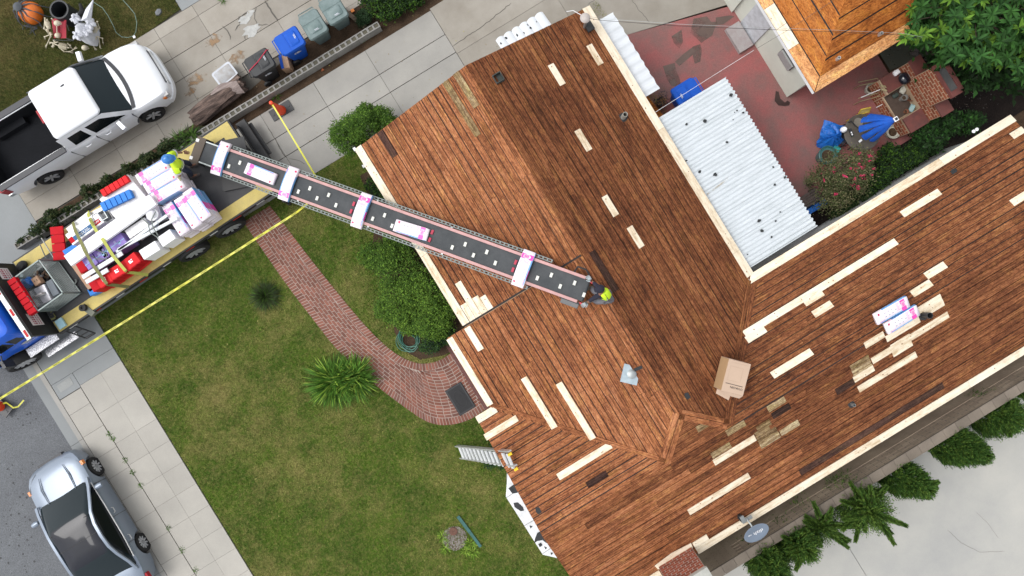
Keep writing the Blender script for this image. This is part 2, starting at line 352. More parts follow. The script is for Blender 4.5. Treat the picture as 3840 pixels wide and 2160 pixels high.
def ribbon(mb,pts,w,z=0.,mi=0):
    P=[Vector((p[0],p[1],0)) for p in pts]; v=[]
    for i,p in enumerate(P):
        d=(P[min(i+1,len(P)-1)]-P[max(i-1,0)]).normalized(); n=Vector((-d.y,d.x,0)); ww=w*(1 if 0<i<len(P)-1 else .3)
        zz=pts[i][2] if len(pts[i])>2 and z is None else (z or 0)
        v+=[(p+n*ww/2+Vector((0,0,zz))),(p-n*ww/2+Vector((0,0,zz)))]
    f=[(2*i,2*i+1,2*i+3,2*i+2) for i in range(len(P)-1)]
    mb.add(v,f,mi)
def crack(parent,pts,w=.012,z=.028,jit=.02):
    P=[]
    for a,b in zip(pts,pts[1:]):
        n=max(2,int((b-a).length/.09))
        for i in range(n):
            p=a.lerp(b,i/n); P.append((p.x+random.uniform(-jit,jit),p.y+random.uniform(-jit,jit),z))
    P.append((pts[-1].x,pts[-1].y,z)); m=MB(); ribbon(m,P,w,z)
    return m.build('crack',M_joint,parent)
crack(dr,[q(12,1085,420),q(12,1200,340),q(12,1390,210),q(12,1610,30)],.018)
crack(dr,[q('I',190,0),q('I',300,160),q('I',340,270),q('I',430,385)],.02)
crack(dr,[q('I',470,390),q('I',560,420),q('I',690,470)],.012)
crack(dr,[q(13,370,45),q(13,440,0)],.015); crack(dr,[q(13,770,0),q(13,830,90),q(13,930,200)],.015)
nd=link('neighbour_driveway',MB().sheet(rect(-12.5,-14,7,-10.2),-.03).mesh('neighbour_driveway',M_joint),kind='structure')
xs=[-12.5,-10.6,-8.9,-7.3,-5.72,-4.22,-2.03,-.2,1.6,3.4,7]
for a,b in zip(xs,xs[1:]):
    for t0,t1 in ((-13.75,-13.34),(-13.34,-12.56),(-12.55,-11.81),(-11.8,-10.95),(-10.95,-10.3)):
        if a>=-4.3: t1_=min(t1,-10.8)
        else: t1_=t1
        if t1_-t0>.1: slabs(nd,a,b,t0,t1_,.02,m=M_con2,gap=.01)
MB().prism(poly([(-4.6,-13.76),(7,-13.8),(7,-16.5),(-4.6,-16.5)]),-.04,.02).build('slab',M_con3,nd)
MB().box((-4.58,14.35,0),(-3.2,16.2,.16)).build('porch_step',M_con,nd)
crack(nd,[q('F',1450,20),q('F',1540,170),q('F',1630,280)],.05,jit=.03)
crack(nd,[q('F',870,370),q('F',950,460),q('F',975,550)],.03,jit=.03)
crack(nd,[q('F',1340,90),q('F',1310,220),q('F',1340,350),q('F',1500,350)],.02,jit=.03)
crack(nd,[q('F',1230,150),q('F',1090,240),q('F',1110,340),q('F',1040,430)],.03,jit=.03)
crack(nd,[q('F',1190,480),q('F',1180,550)],.03,jit=.03)
pt=MB()
for c,r in ((q('F',1180,270),.22),(q('F',1270,420),.3),(q('F',1250,180),.15)):
    pt.sheet([(c.x+r*(1+.3*math.sin(3*k+r*40))*math.cos(k*pi/7),c.y+.6*r*(1+.3*math.cos(5*k))*math.sin(k*pi/7)) for k in range(14)],.026+r*.01)
pt.build('cement_patch',mat('patch_cement',(.47,.47,.45),var=.2,sc=8,bump=.3),nd)
ru=MB()
for c,r in ((q(3,110,860),.35),(q(3,290,440),.3),(q(3,560,620),.3),(q(3,40,1000),.2)):
    ru.sheet([(c.x+r*(1+.3*math.sin(3*k))*math.cos(k*pi/8),c.y+.6*r*(1+.3*math.cos(4*k))*math.sin(k*pi/8)) for k in range(16)],.0265)
def softmat(name,col,sc,lo,hi,mx=.8):
    m=mat(name,col,bump=0); N=m.node_tree.nodes; L=m.node_tree.links
    tc=N.new('ShaderNodeTexCoord'); vm=N.new('ShaderNodeNewGeometry'); n=N.new('ShaderNodeTexNoise'); n.inputs['Scale'].default_value=sc; n.inputs['Detail'].default_value=6
    L.new(vm.outputs['Position'],n.inputs['Vector']); r=N.new('ShaderNodeMapRange'); r.inputs[1].default_value=lo; r.inputs[2].default_value=hi; r.inputs[3].default_value=0; r.inputs[4].default_value=mx; L.new(n.outputs['Fac'],r.inputs[0])
    L.new(r.outputs[0],N['Principled BSDF'].inputs['Alpha']); return m
ru.build('rust_stain',softmat('rust_stain',(.36,.22,.11),5,.42,.62,.7),nd)
# red patio and right-hand yard
pa=sheet('patio',poly([(6.3,-5.65),(7.77,-5.24),(11.15,-4.28),(12.0,-4.2),(12.0,-.9),(13.65,-.9),(13.65,-1.5),(14.6,-1.5),(14.6,2.73),(6.3,2.73)]),.012,M_red)
stn=MB()
for pts in ([(1130,330),(1220,270),(1235,380),(1200,440),(1150,390)],[(1330,170),(1450,150),(1490,200),(1540,200),(1500,320),(1400,390),(1300,300)],[(1530,160),(1660,140),(1700,150),(1600,220),(1530,230)],[(1330,420),(1390,400),(1405,460),(1390,560),(1340,580),(1320,500),(1200,600),(1160,560),(1250,480)],[(1050,600),(1160,570),(1170,640),(1200,700),(1220,790),(1130,780),(1090,720)]):
    stn.sheet([tuple(q(13,*p)[:2]) for p in pts],.017)
sm_=softmat('soft_brown_stain',(.14,.095,.08),1.6,.28,.55,.9); stn.build('stain',sm_,pa)
sp=MB(); sp.sheet([tuple(q(14,*p)[:2]) for p in [(510,1100),(545,1110),(565,1190),(620,1240),(650,1215),(685,1240),(670,1275),(620,1285),(540,1275),(495,1220)]],.019); sp.build('wet_stain',mat('wet_stain',(.05,.025,.022),bump=0,rough=.4),pa)
sheet('side_slab',[tuple(q(14,*p)[:2]) for p in [(1755,640),(2300,300),(2500,600),(1890,850)]],.02,mat('green_grey_slab',(.075,.078,.06),var=.2,fine=.15,fsc=60,rough=.9))
cn=link('neighbour_court',MB().sheet(rect(-3,11.0,40,40),-.03).mesh('neighbour_court',M_joint),kind='structure')
MC=mat('mottled_court_concrete',(.43,.42,.385),(.32,.32,.31),sc=.42,fine=.06,fsc=50,rough=.8,contrast=1.0,spec=.3)
for a,b in ((-3,5.1),(5.115,24)): MB().box((a,-32,-.05),(b,-11.0,.015)).build('slab',MC,cn)
crack(cn,[q(20,1240,1115),q(20,1340,1210),q(20,1470,1275),q(20,1650,1270)],.008,.02,.01); crack(cn,[q(20,1440,985),q(20,1530,1070),q(20,1610,1180)],.006,.02,.01)
# grass: blades over the turf
def blades(name,polyg,n,hole,mat_,hh=(.03,.07)):
    xs=[p[0] for p in polyg]; ys=[p[1] for p in polyg]
    P=np.column_stack([np.random.uniform(max(min(xs),-24),min(max(xs),24),n),np.random.uniform(max(min(ys),-22),min(max(ys),22),n)])
    k=inpoly(P,polyg)
    u=P[:,0]*cA-P[:,1]*sA; v=P[:,0]*sA+P[:,1]*cA; k&=(abs(u)<20.5)&(abs(v)<13)
    for h in hole: k&=~inpoly(P,h)
    P=P[k]; n=len(P); h=np.random.uniform(*hh,n); a=np.random.uniform(0,2*pi,n); w=np.random.uniform(.006,.013,n); l=h*np.random.uniform(.4,1.3,n)
    dx,dy=np.cos(a),np.sin(a); B=np.column_stack([P,np.zeros(n)])
    V=np.stack([B+np.column_stack([-dy*w,dx*w,0*w]),B+np.column_stack([dy*w,-dx*w,0*w]),B+np.column_stack([dx*l,dy*l,h])],1).reshape(-1,3)
    return link(name,npmesh(name,V,np.arange(3*n).reshape(-1,3),mat_),kind='stuff',label=None)
os_=MB()
for i in range(70):
    p=q(7,random.uniform(-20,330),random.uniform(330,1449),0) if i<60 else q(6,random.uniform(0,300),random.uniform(1200,1449),0); r=random.choice((.015,.02,.03,.04))
    os_.sheet([(p.x+r*random.uniform(.6,1.3)*math.cos(k*pi/4),p.y+r*random.uniform(.6,1.3)*math.sin(k*pi/4)) for k in range(8)],-.096)
os_.build('oil_spots',mat('oil_spot',(.045,.047,.05),bump=0),bpy.data.objects['road'],kind='stuff')
# ---------------------------------------------------------------- brick path
Lp=[(-6.55,-6.62),(-6.42,-4.2),(-6.26,-2.57),(-6.12,-1.43),(-5.85,-.4),(-5.6,.45),(-5.15,1.6),(-4.78,2.35),(-4.3,2.78),(-3.6,3.02),(-2.9,3.02)]
Rp=[(-5.5,-6.62),(-5.25,-4.2),(-5.0,-2.3),(-4.83,-1.3),(-4.62,-.5),(-4.38,.05),(-4.12,.4),(-3.93,.58),(-3.65,.72),(-3.3,.8),(-2.9,.8)]
def cr(pts,u):
    n=len(pts)-1; u=min(max(u,0),.99999)*n; i=int(u); f=u-i
    p=[np.array(pts[min(max(i+k,0),n)]) for k in (-1,0,1,2)]
    return .5*((2*p[1])+(-p[0]+p[2])*f+(2*p[0]-5*p[1]+4*p[2]-p[3])*f*f+(-p[0]+3*p[1]-3*p[2]+p[3])*f**3)
US=np.linspace(0,1,700); LL=np.array([cr(Lp,u) for u in US]); RR=np.array([cr(Rp,u) for u in US]); WW=np.linalg.norm(RR-LL,axis=1); DD=(RR-LL)/WW[:,None]
PATH=[(a,-b) for a,b in LL]+[(a,-b) for a,b in RR[::-1]]
bp_=sheet('brick_path',PATH,.014,mat('mortar',(.44,.36,.31),fine=.1,bump=.2))
quads=[]
def row(d0,d1,ln,off,gap=.008,check=True):
    C=LL+DD*((d0+d1)/2) if d0>=0 else None
    return C
def brick_row(d0f,d1f,ln,off,valid):
    A=LL+DD*d0f[:,None]; B=LL+DD*d1f[:,None]; C=(A+B)/2
    cl=np.concatenate([[0],np.cumsum(np.linalg.norm(np.diff(C,axis=0),axis=1))]); x=-off
    while x<cl[-1]:
        a,b=max(x+.011,0),min(x+ln-.011,cl[-1]); x+=ln
        if b-a<.03: continue
        ia,ib=np.interp([a,b],cl,np.arange(len(cl)))
        if not valid[min(int((ia+ib)/2),len(valid)-1)]: continue
        def at(Z,i): j=int(min(i,len(Z)-2)); f=i-j; return Z[j]*(1-f)+Z[j+1]*f
        quads.append([at(A,ia),at(A,ib),at(B,ib),at(B,ia)])
one=np.ones(len(US)); BW=.235
brick_row(0*one,BW*one,.105,0,one>0); brick_row(WW-BW,WW,.105,.03,one>0)
j=0
while True:
    d0=BW+.02+j*.108
    if d0>2.1: break
    v=(d0+.02<WW-BW)
    if v.any(): brick_row(d0*one,np.minimum(d0+.086,WW-BW-.016),.245,(j%2)*.12+random.uniform(0,.02),v)
    j+=1
M_brk=mat('path_brick',(.25,.093,.062),(.165,.085,.07),sc=2.2,fine=.15,fsc=60,bump=.3,rnd=.26,rough=.85,spec=.2)
quads.sort(key=lambda Q:float(np.linalg.norm(np.mean(Q,axis=0)-np.array([-2,0]))))
rest=MB()
for i,Q in enumerate(quads):
    pts=[(float(p[0]),-float(p[1])) for p in Q]; z=.024+random.uniform(-.002,.003)
    if i<300:
        cx=sum(p[0] for p in pts)/4; cy=sum(p[1] for p in pts)/4
        b=MB().prism([(p[0]-cx,p[1]-cy) for p in pts],.0,z); link('brick',b.mesh('brick',M_brk),bp_,Matrix.Translation((cx,cy,0)))
    else: rest.prism(pts,0,z)
rest.build('far_bricks',mat('path_brick_far',(.25,.093,.062),(.165,.085,.07),sc=9,fine=.15,fsc=60,bump=.3,island=.26,rough=.85,spec=.2),bp_,kind='stuff')
sheet('porch_floor',rect(-2.92,.5,-1.3,3.3),.03,mat('porch_brick_red',(.17,.07,.06),var=.3,sc=6,fine=.2,fsc=50,rough=.8,stretch=(1,4,1)))
DRH=[(-100,0)]
blades('lawn_grass',LAWN,520000,[PATH,BED,rect(-2.9,.2,-1,4)],M_blade)
blades('neighbour_lawn_grass',NLAWN,330000,[],M_blade2,(.03,.06))
tag(bpy.data.objects['lawn_grass'],'short mown grass of the front lawn, green with dry patches','grass'); tag(bpy.data.objects['neighbour_lawn_grass'],'short olive grass of the neighbouring lawn beside the pickup','grass')
# ================================================================= HOUSES
CAMP=Vector((0,0,HC))
def hit(k,x,y,p0,n):
    D=q(k,x,y,0)-CAMP; n=Vector(n); t=((Vector(p0)-CAMP).dot(n))/D.dot(n); return CAMP+D*t
class Plane:      # z = a + b s + c t
    def __init__(s,a,b,c): s.a,s.b,s.c=a,b,c
    def z(s,S,T): return s.a+s.b*S+s.c*T
    def P(s,S,T,h=0): return Vector((S,-T,s.z(S,T)+h))
    def on(s,k,x,y):
        p=hit(k,x,y,(0,0,s.a),(-s.b,s.c,1)); return (p.x,-p.y)
A_L=Plane(3.94-.3392*2.15,.3392,0); A_R=Plane(3.94+.3206*2.15,-.3206,0); A_P=Plane(3.94-.32*2.15,.32,0)
B_F=Plane(3.6+.3175*6.5,0,-.3175); B_RR=Plane(3.6-.3226*6.5,0,.3226); B_RL=Plane(3.6-.302*6.5,0,.302)
P_AL=[(-1.8,-5.97),(2.15,-5.97),(2.15,.27),(-1.8,.27)]
P_AP=[(-2.45,.27),(2.15,.27),(2.15,5.43),(1.09,6.5),(-2.45,2.75)]
P_AR=[(2.15,-5.97),(6.35,-5.97),(6.35,3.4),(3.21,6.5),(2.15,5.43)]
P_BF=[(-2.95,6.5),(1.09,6.5),(2.15,5.43),(3.21,6.5),(17.5,6.5),(17.5,9.65),(-2.95,9.65)]
P_BR=[(3.21,6.5),(6.35,3.4),(15.38,3.4),(17.5,6.5)]
P_BR=[(3.21,6.5),(6.35,3.4),(15.38,3.4),(15.38,6.5)]
P_BF[4]=(15.38,6.5); P_BF[5]=(15.38,9.65)
P_BL=[(-2.95,2.75),(-2.45,2.75),(1.09,6.5),(-2.95,6.5)]
def clip(pl,ax,val,keep_less):
    out=[]; n=len(pl)
    for i in range(n):
        a,b=pl[i],pl[(i+1)%n]; ia=(a[ax]<=val)==keep_less or a[ax]==val; ib=(b[ax]<=val)==keep_less or b[ax]==val
        if ia: out.append(a)
        if ia!=ib:
            f=(val-a[ax])/(b[ax]-a[ax]); out.append((a[0]+(b[0]-a[0])*f,a[1]+(b[1]-a[1])*f))
    return out
def area(p): return abs(sum(p[i-1][0]*p[i][1]-p[i][0]*p[i-1][1] for i in range(len(p))))/2
def board(parent,pl,plane,along,m,h=.012,th=.022,name='board',knots=0,label=None):
    """one board: plan polygon pl (s,t) lifted on to the roof plane, own local frame with x along the grain"""
    c=(sum(p[0] for p in pl)/len(pl),sum(p[1] for p in pl)/len(pl))
    O=plane.P(*c); e=(1,0) if along==0 else (0,1)
    u=(plane.P(c[0]+e[0],c[1]+e[1])-O).normalized(); w=Vector((-plane.b,plane.c,1)).normalized(); v=w.cross(u)
    M=Matrix(((u.x,v.x,w.x,O.x),(u.y,v.y,w.y,O.y),(u.z,v.z,w.z,O.z),(0,0,0,1))); Mi=M.inverted()
    loc=[Mi@plane.P(*p) for p in pl]
    b=MB(); b.prism([(p.x,p.y) for p in loc],h-th,h); mats=[m]
    if knots:
        xs=[p.x for p in loc]; ys=[p.y for p in loc]; mats.append(M_knot)
        for _ in range(max(1,int((max(xs)-min(xs))*knots))):
            x=random.uniform(min(xs)+.05,max(xs)-.05); y=random.uniform(min(ys)+.04,max(ys)-.04); r=random.uniform(.01,.021)
            b.sheet([(x+r*math.cos(k*pi/4),y+r*math.sin(k*pi/4)) for k in range(8)],h+.0015,1)
    me=b.mesh(name,mats); pm=WM.get(parent.name,Matrix.Identity(4))
    return link(name,me,parent,pm.inverted()@M,label)
def deck_boards(parent,pl,plane,along,pitch,lens,pick,gap=.019,phase=0.,wob=.0035,skip=None):
    ac=1-along; lo=min(p[ac] for p in pl)+phase; hi=max(p[ac] for p in pl); c=lo; n=0
    if phase: c-=pitch
    while c<hi-.01:
        g=gap*random.uniform(.6,1.7)
        strip=clip(clip(pl,ac,c+g/2,False),ac,c+pitch-g/2,True)
        if len(strip)>=3:
            a0=min(p[along] for p in strip); a1=max(p[along] for p in strip); x=a0-random.uniform(0,lens[0])
            while x<a1:
                L=random.uniform(*lens); 
                if a1-(x+L)<.7: L=a1-x+.1
                pc=clip(clip(strip,along,x+.004,False),along,x+L-.004,True); x+=L
                if len(pc)>=3 and area(pc)>.015:
                    m=pick(c,(max(p[along] for p in pc)+min(p[along] for p in pc))/2)
                    board(parent,pc,plane,along,m,h=.012+random.uniform(-wob,wob)); n+=1
        c+=pitch
    return n
house=thing('house','low ranch house stripped to bare red brown roof boards','house',(4,-3,0))
# deck (dark void seen in the gaps) with fascia
rb=MB()
for pl,pn in ((P_AL,A_L),(P_AP,A_P),(P_AR,A_R),(P_BR,B_RR),(P_BL,B_RL),(P_BF,B_F)):
    n=len(pl); top=[pn.P(*p,-.012) for p in pl]; 
    a=sum(pl[i-1][0]*pl[i][1]-pl[i][0]*pl[i-1][1] for i in range(n))
    if a>0: top=top[::-1]
    rb.add(top,[tuple(range(n))],0)
    bt=[p-Vector((0,0,.13)) for p in top]; rb.add(bt,[tuple(range(n))[::-1]],1)
def fasc(S0,T0,S1,T1,pn,hh=.14):
    a,b=pn.P(S0,T0,-.012),pn.P(S1,T1,-.012); d=(b-a).normalized(); o=Vector((d.y,-d.x,0))*.0; 
    rb.add([a,b,b-Vector((0,0,hh)),a-Vector((0,0,hh))],[(0,1,2,3)],1)
for S0,T0,S1,T1,pn in ((-1.8,-5.97,-1.8,.27,A_L),(-1.8,-5.97,2.15,-5.97,A_L),(2.15,-5.97,6.35,-5.97,A_R),(6.35,-5.97,6.35,3.4,A_R),(6.35,3.4,15.38,3.4,B_RR),(15.38,3.4,15.38,6.5,B_RR),(15.38,6.5,15.38,9.65,B_F),(15.38,9.65,-2.95,9.65,B_F),(-2.95,9.65,-2.95,6.5,B_F),(-2.95,6.5,-2.95,2.75,B_RL),(-2.95,2.75,-2.45,2.75,B_RL),(-2.45,2.75,-2.45,.27,A_P),(-2.45,.27,-1.8,.27,A_P)): fasc(S0,T0,S1,T1,pn)
roof=rb.build('roof',[M_gap,mat('fascia_brown',(.16,.12,.1),bump=.1)],house,world=True)
# thin moulding along the porch step (the porch plane stands proud there)
ms=MB(); a=A_P.P(-1.82,.255,.0); b=A_P.P(2.0,.255,.0); a2=A_L.P(-1.82,.255,.0); b2=A_L.P(2.0,.255,.0)
ms.add([a,b,b2-Vector((0,0,.03)),a2-Vector((0,0,.03)),a+Vector((0,-.02,0)),b+Vector((0,-.02,0))],[(3,2,1,0),(0,1,5,4)]); gs=MB(); gs.add([A_L.P(-1.8,.20,.034),A_L.P(2.12,.20,.034),A_L.P(2.12,.25,.034),A_L.P(-1.8,.25,.034)][::-1],[(0,1,2,3)]); gs.build('step_gap',M_gap,house,world=True); ms.build('step_trim',mat('step_trim_board',(.35,.24,.14),(.2,.12,.07),sc=5),house,world=True)
wl=MB()
wl.box((-1.35,-6.2,-.05),(5.75,5.5,2.5)); wl.box((-2.5,-9.2,-.05),(14.9,-3.62,2.42)); wl.build('wall',M_wall,house,world=True)
R1=random.Random(3)
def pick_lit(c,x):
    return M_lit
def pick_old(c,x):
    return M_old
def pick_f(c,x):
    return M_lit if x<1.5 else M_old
nb=0
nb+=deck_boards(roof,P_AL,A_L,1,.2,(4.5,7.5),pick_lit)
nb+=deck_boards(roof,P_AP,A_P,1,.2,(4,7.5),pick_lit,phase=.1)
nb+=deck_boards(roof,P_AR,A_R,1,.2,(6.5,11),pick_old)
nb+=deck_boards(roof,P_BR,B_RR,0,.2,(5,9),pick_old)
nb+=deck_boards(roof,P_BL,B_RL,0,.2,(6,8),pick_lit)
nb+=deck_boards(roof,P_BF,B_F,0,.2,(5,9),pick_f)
print('boards',nb)
# boards along hips and valleys
def seam(pn,p0,p1,side,m,w=.14,h=.03):
    d=Vector((p1[0]-p0[0],p1[1]-p0[1])); L=d.length; d.normalize(); n=Vector((-d.y,d.x))*side
    x=0
    while x<L-.1:
        l=min(random.uniform(1.2,2.2),L-x); a=Vector(p0)+d*x; b=a+d*(l-.01); x+=l
        pl=[tuple(a+n*.008),tuple(b+n*.008),tuple(b+n*w),tuple(a+n*w)]
        c=(a+b)/2; P=[pn.P(*p,h) for p in pl]; O=sum(P,Vector())/4; u=(P[1]-P[0]).normalized(); ww=Vector((-pn.b,pn.c,1)).normalized(); v=ww.cross(u)
        M=Matrix(((u.x,v.x,ww.x,O.x),(u.y,v.y,ww.y,O.y),(u.z,v.z,ww.z,O.z),(0,0,0,1))); lc=[M.inverted()@p for p in P]
        me=MB().prism([(k.x,k.y) for k in lc],-.015,0.).mesh('seam_board',m); link('seam_board',me,roof,WM[roof.name].inverted()@M)
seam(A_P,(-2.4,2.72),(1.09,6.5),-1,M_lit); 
seam(B_RR,(6.2,3.55),(3.21,6.5),-1,M_old); seam(A_R,(6.2,3.55),(3.21,6.5),1,M_old)
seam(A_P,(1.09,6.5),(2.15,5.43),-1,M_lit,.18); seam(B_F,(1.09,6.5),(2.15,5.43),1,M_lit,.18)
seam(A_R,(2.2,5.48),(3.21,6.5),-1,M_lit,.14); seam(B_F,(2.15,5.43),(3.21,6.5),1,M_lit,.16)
# replaced pale boards (photo corners)
def newboard(k,pts,pn,along,m=None,h=.03,name='new_board',knots=1.6,w=None):
    P=[pn.on(k,*p) for p in pts]; A=sorted(p[along] for p in P); B=sorted(p[1-along] for p in P)
    a0,a1=(A[0]+A[1])/2,(A[2]+A[3])/2; b0,b1=(B[0]+B[1])/2,(B[2]+B[3])/2
    if w: c=(b0+b1)/2; b0,b1=c-w/2,c+w/2
    pl=[(a0,b0),(a1,b0),(a1,b1),(a0,b1)] if along==0 else [(b0,a0),(b1,a0),(b1,a1),(b0,a1)]
    return board(roof,pl,pn,along,m or M_new,h=h+random.uniform(-.003,.003),name=name,knots=knots)
for k,pts in ((13,[(360,420),(405,398),(510,575),(465,598)]),(13,[(8,600),(55,575),(168,755),(125,783)]),(13,[(250,1190),(297,1170),(408,1350),(362,1378)]),('V',[(1577,572),(1593,567),(1620,620),(1603,627)]),('V',[(1512,496),(1529,490),(1557,540),(1540,547)])):
    newboard(k,pts,A_R,1,w=.19)
for k,pts in (('V',[(1310,953),(1323,948),(1404,1072),(1391,1078)]),('V',[(1398,966),(1411,962),(1500,1100),(1487,1106)]),(9,[(1548,80),(1600,50),(1727,258),(1677,283)])):
    newboard(k,pts,A_P,1,w=.2)
for k,pts in (('V',[(1398,1195),(1530,1115),(1543,1124),(1410,1206)]),('V',[(1218,1094),(1297,1050),(1307,1056),(1222,1105)])): newboard(k,pts,B_RL,0,w=.19)
for k,pts in ((17,[(1240,1260),(1650,1000),(1670,1045),(1270,1300)]),(19,[(1212,530),(1940,68),(1970,120),(1252,583)]),
    (18,[(1297,935),(1470,825),(1490,870),(1320,983)]),(18,[(1490,875),(1790,690),(1812,738),(1512,918)]),(18,[(1780,620),(1985,490),(2010,535),(1800,665)]),(18,[(1800,667),(2010,540),(2030,582),(1860,690)]),
    (18,[(1365,1080),(2050,640),(2068,690),(1385,1125)]),(18,[(1550,1010),(1725,900),(1740,950),(1570,1060)]),(18,[(1200,1240),(1380,1130),(1395,1180),(1215,1290)]),(18,[(1245,1335),(1760,1003),(1780,1050),(1260,1383)]),(18,[(1540,955),(1715,850),(1725,890),(1555,1000)])):
    newboard(k,pts,B_F,0,w=.195)
newboard('G',[(1020,1070),(1159,975),(1190,1012),(1060,1118)],B_RR,0,w=.2)
for k,pts in (('V',[(1881,845),(2238,592),(2250,600),(1881,862)]),(18,[(250,870),(390,780),(425,830),(230,950)]),(18,[(745,555),(905,452),(948,495),(780,600)]),(18,[(828,655),(990,550),(1028,598),(865,705)]),(18,[(455,1210),(805,980),(845,1030),(495,1258)]),(18,[(1840,308),(2015,200),(2060,245),(1885,355)]),(18,[(1715,470),(1885,360),(1930,408),(1760,520)]),
    ('G',[(1012,410),(1120,335),(1175,370),(1065,455)]),('V',[(2263,537),(2355,475),(2368,487),(2277,547)])): newboard(k,pts,B_RR,0,w=.2)
def strip(s0,t0,s1,t1,pn,along,m=M_new,h=.03,n=1,name='starter_board'):
    L=(s1-s0) if along==0 else (t1-t0); x=0
    while x<L-.01:
        l=min(random.uniform(2.8,4.3),L-x); l=L-x if L-x-l<.6 else l
        pl=[(s0+x+.003,t0),(s0+x+l-.003,t0),(s0+x+l-.003,t1),(s0+x+.003,t1)] if along==0 else [(s0,t0+x+.003),(s1,t0+x+.003),(s1,t0+x+l-.003),(s0,t0+x+l-.003)]
        board(roof,pl,pn,along,m,h=h,knots=1.2,name=name); x+=l
strip(-1.84,-5.99,-1.6,.2,A_L,1); strip(6.12,-5.99,6.38,3.4,A_R,1); strip(6.12,3.37,15.4,3.61,B_RR,0); strip(-2.49,.3,-2.28,2.66,A_P,1)
strip(.6,9.44,15.4,9.68,B_F,0); strip(-2.97,9.44,-.66,9.68,B_F,0); strip(-2.97,2.73,-2.3,2.95,B_RL,0)
for s0,t0,s1,t1 in ((-1.58,-.35,-1.38,.2),(-1.37,-.98,-1.17,.2),(-1.16,-.35,-.96,.2),(-.95,-.25,-.76,.2)): board(roof,[(s0,t0),(s1,t0),(s1,t1),(s0,t1)],A_L,1,M_new,h=.03,name='new_board',knots=2)
strip(.6,9.24,1.1,9.43,B_F,0)
# weathered tan boards and dark boards
for k,pts in ((12,[(985,755),(1030,730),(1340,1205),(1298,1240)]),(12,[(1085,672),(1130,650),(1322,950),(1280,980)])): newboard(k,pts,A_L,1,M_wth,.024,'weathered_board',0,w=.19)
newboard(11,[(1190,135),(1245,110),(1500,540),(1450,575)],A_R,1,M_drk,.024,'dark_board',0,w=.2)
newboard('C',[(475,440),(535,400),(690,670),(655,700)],A_L,1,M_drk,.024,'dark_board',0,w=.2)
for pts in ([(1658,990),(1790,900),(1812,940),(1675,1035)],[(1675,935),(1800,850),(1820,880),(1690,975)],[(1680,1045),(1860,920),(1885,960),(1700,1090)],[(1705,1100),(1895,970),(1905,1010),(1725,1140)],[(1905,965),(2085,860),(2100,890),(1920,1010)],[(1370,970),(1550,860),(1570,895),(1390,1010)],[(1780,740),(1950,625),(1960,660),(1795,770)],[(1225,1200),(1410,1080),(1425,1110),(1240,1225)],[(1080,940),(1210,860),(1220,880),(1095,965)]):
    newboard(17,pts,B_F,0,M_wth,.024,'weathered_board',0,w=.19)
for pts in ([(1170,1140),(1340,1040),(1355,1085),(1190,1185)],[(1190,1190),(1355,1090),(1370,1120),(1205,1225)]): newboard(18,pts,B_F,0,M_wth,.024,'weathered_board',0,w=.19)
for k,pts in ((17,[(1810,790),(1990,680),(2020,740),(1850,850)]),(20,[(185,705),(1200,60),(1215,85),(200,735)]),(20,[(440,120),(570,40),(580,70),(450,145)]),(19,[(0,190),(230,60),(270,105),(0,250)])): newboard(k,pts,B_F,0,M_drk,.024,'dark_board',0,w=.2)
# dark joint that runs beside the lower ridge
gj=MB(); P0=B_F.on(18,1300,935); 
for s0,s1 in ((3.4,9.6),): gj.add([B_F.P(s0,6.62,.026),B_F.P(s1,6.60,.026),B_F.P(s1,6.63,.026),B_F.P(s0,6.66,.026)][::-1],[(0,1,2,3)])
gj.build('ridge_gap',M_gap,roof,world=True)
# loose tar paper scraps lie on the roof
M_tar=mat('black_tar_paper',(.02,.022,.024),fine=.2,bump=.3,rough=.7)
# ---------------- chimney
chm=thing('chimney_stack','red brick chimney with grey cement top at the lower eave','chimney',(-.05,-9.6,2.6))
MB().box((-.62,-9.95,2.4),(.52,-9.33,4.27)).build('core',mat('chimney_mortar',(.45,.38,.33),fine=.1),chm,world=True)
M_rbk=mat('red_face_brick',(.30,.085,.045),(.2,.06,.04),sc=3,fine=.15,fsc=60,bump=.3,rnd=.3,rough=.85,spec=.2)
def brickface(parent,s0,s1,y,z0,z1,L,Hc,g,mt,axis='s',d=.05,sgn=1):
    z=z0;r=0
    while z+Hc*.6<z1:
        x=s0-(L/2 if r%2 else 0)
        while x<s1-.02:
            a,b=max(x,s0)+g/2,min(x+L,s1)-g/2
            if b-a>.03:
                zz0,zz1=z+g/2,min(z+Hc,z1)-g/2; j=random.uniform(0,.006)
                c=((a+b)/2,(zz0+zz1)/2); bb=MB(); h2,v2=(b-a)/2,(zz1-zz0)/2
                if axis=='s': bb.box((-h2,-.04,-v2),(h2,.003+j*.5,v2)); M=Matrix.Translation((c[0],y,c[1]))
                else: bb.box((-.003-j*.5,-h2,-v2),(.04,h2,v2)); M=Matrix.Translation((y,c[0],c[1]))
                link('brick',bb.mesh('brick',mt),parent,WM[parent.name].inverted()@M)
            x+=L
        z+=Hc;r+=1
brickface(chm,-.62,.52,-9.33,2.75,4.2,.235,.125,.024,M_rbk)
MB().box((-.66,-10.0,4.2),(.56,-9.31,4.3)).build('cement_cap',mat('cement_grey_cap',(.45,.45,.41),var=.2,fine=.1,bump=.3),chm,world=True)
fl=MB(); a,b,c,d=[B_F.on(19,*p) for p in ((815,1190),(1020,1035),(1255,915),(1280,975))]; e=B_F.on(19,860,1235)
fl.add([B_F.P(*p,.045) for p in (e,d,c,b,a)],[(0,1,2,3,4)]); fl.build('cricket_board',M_new,chm,world=True)
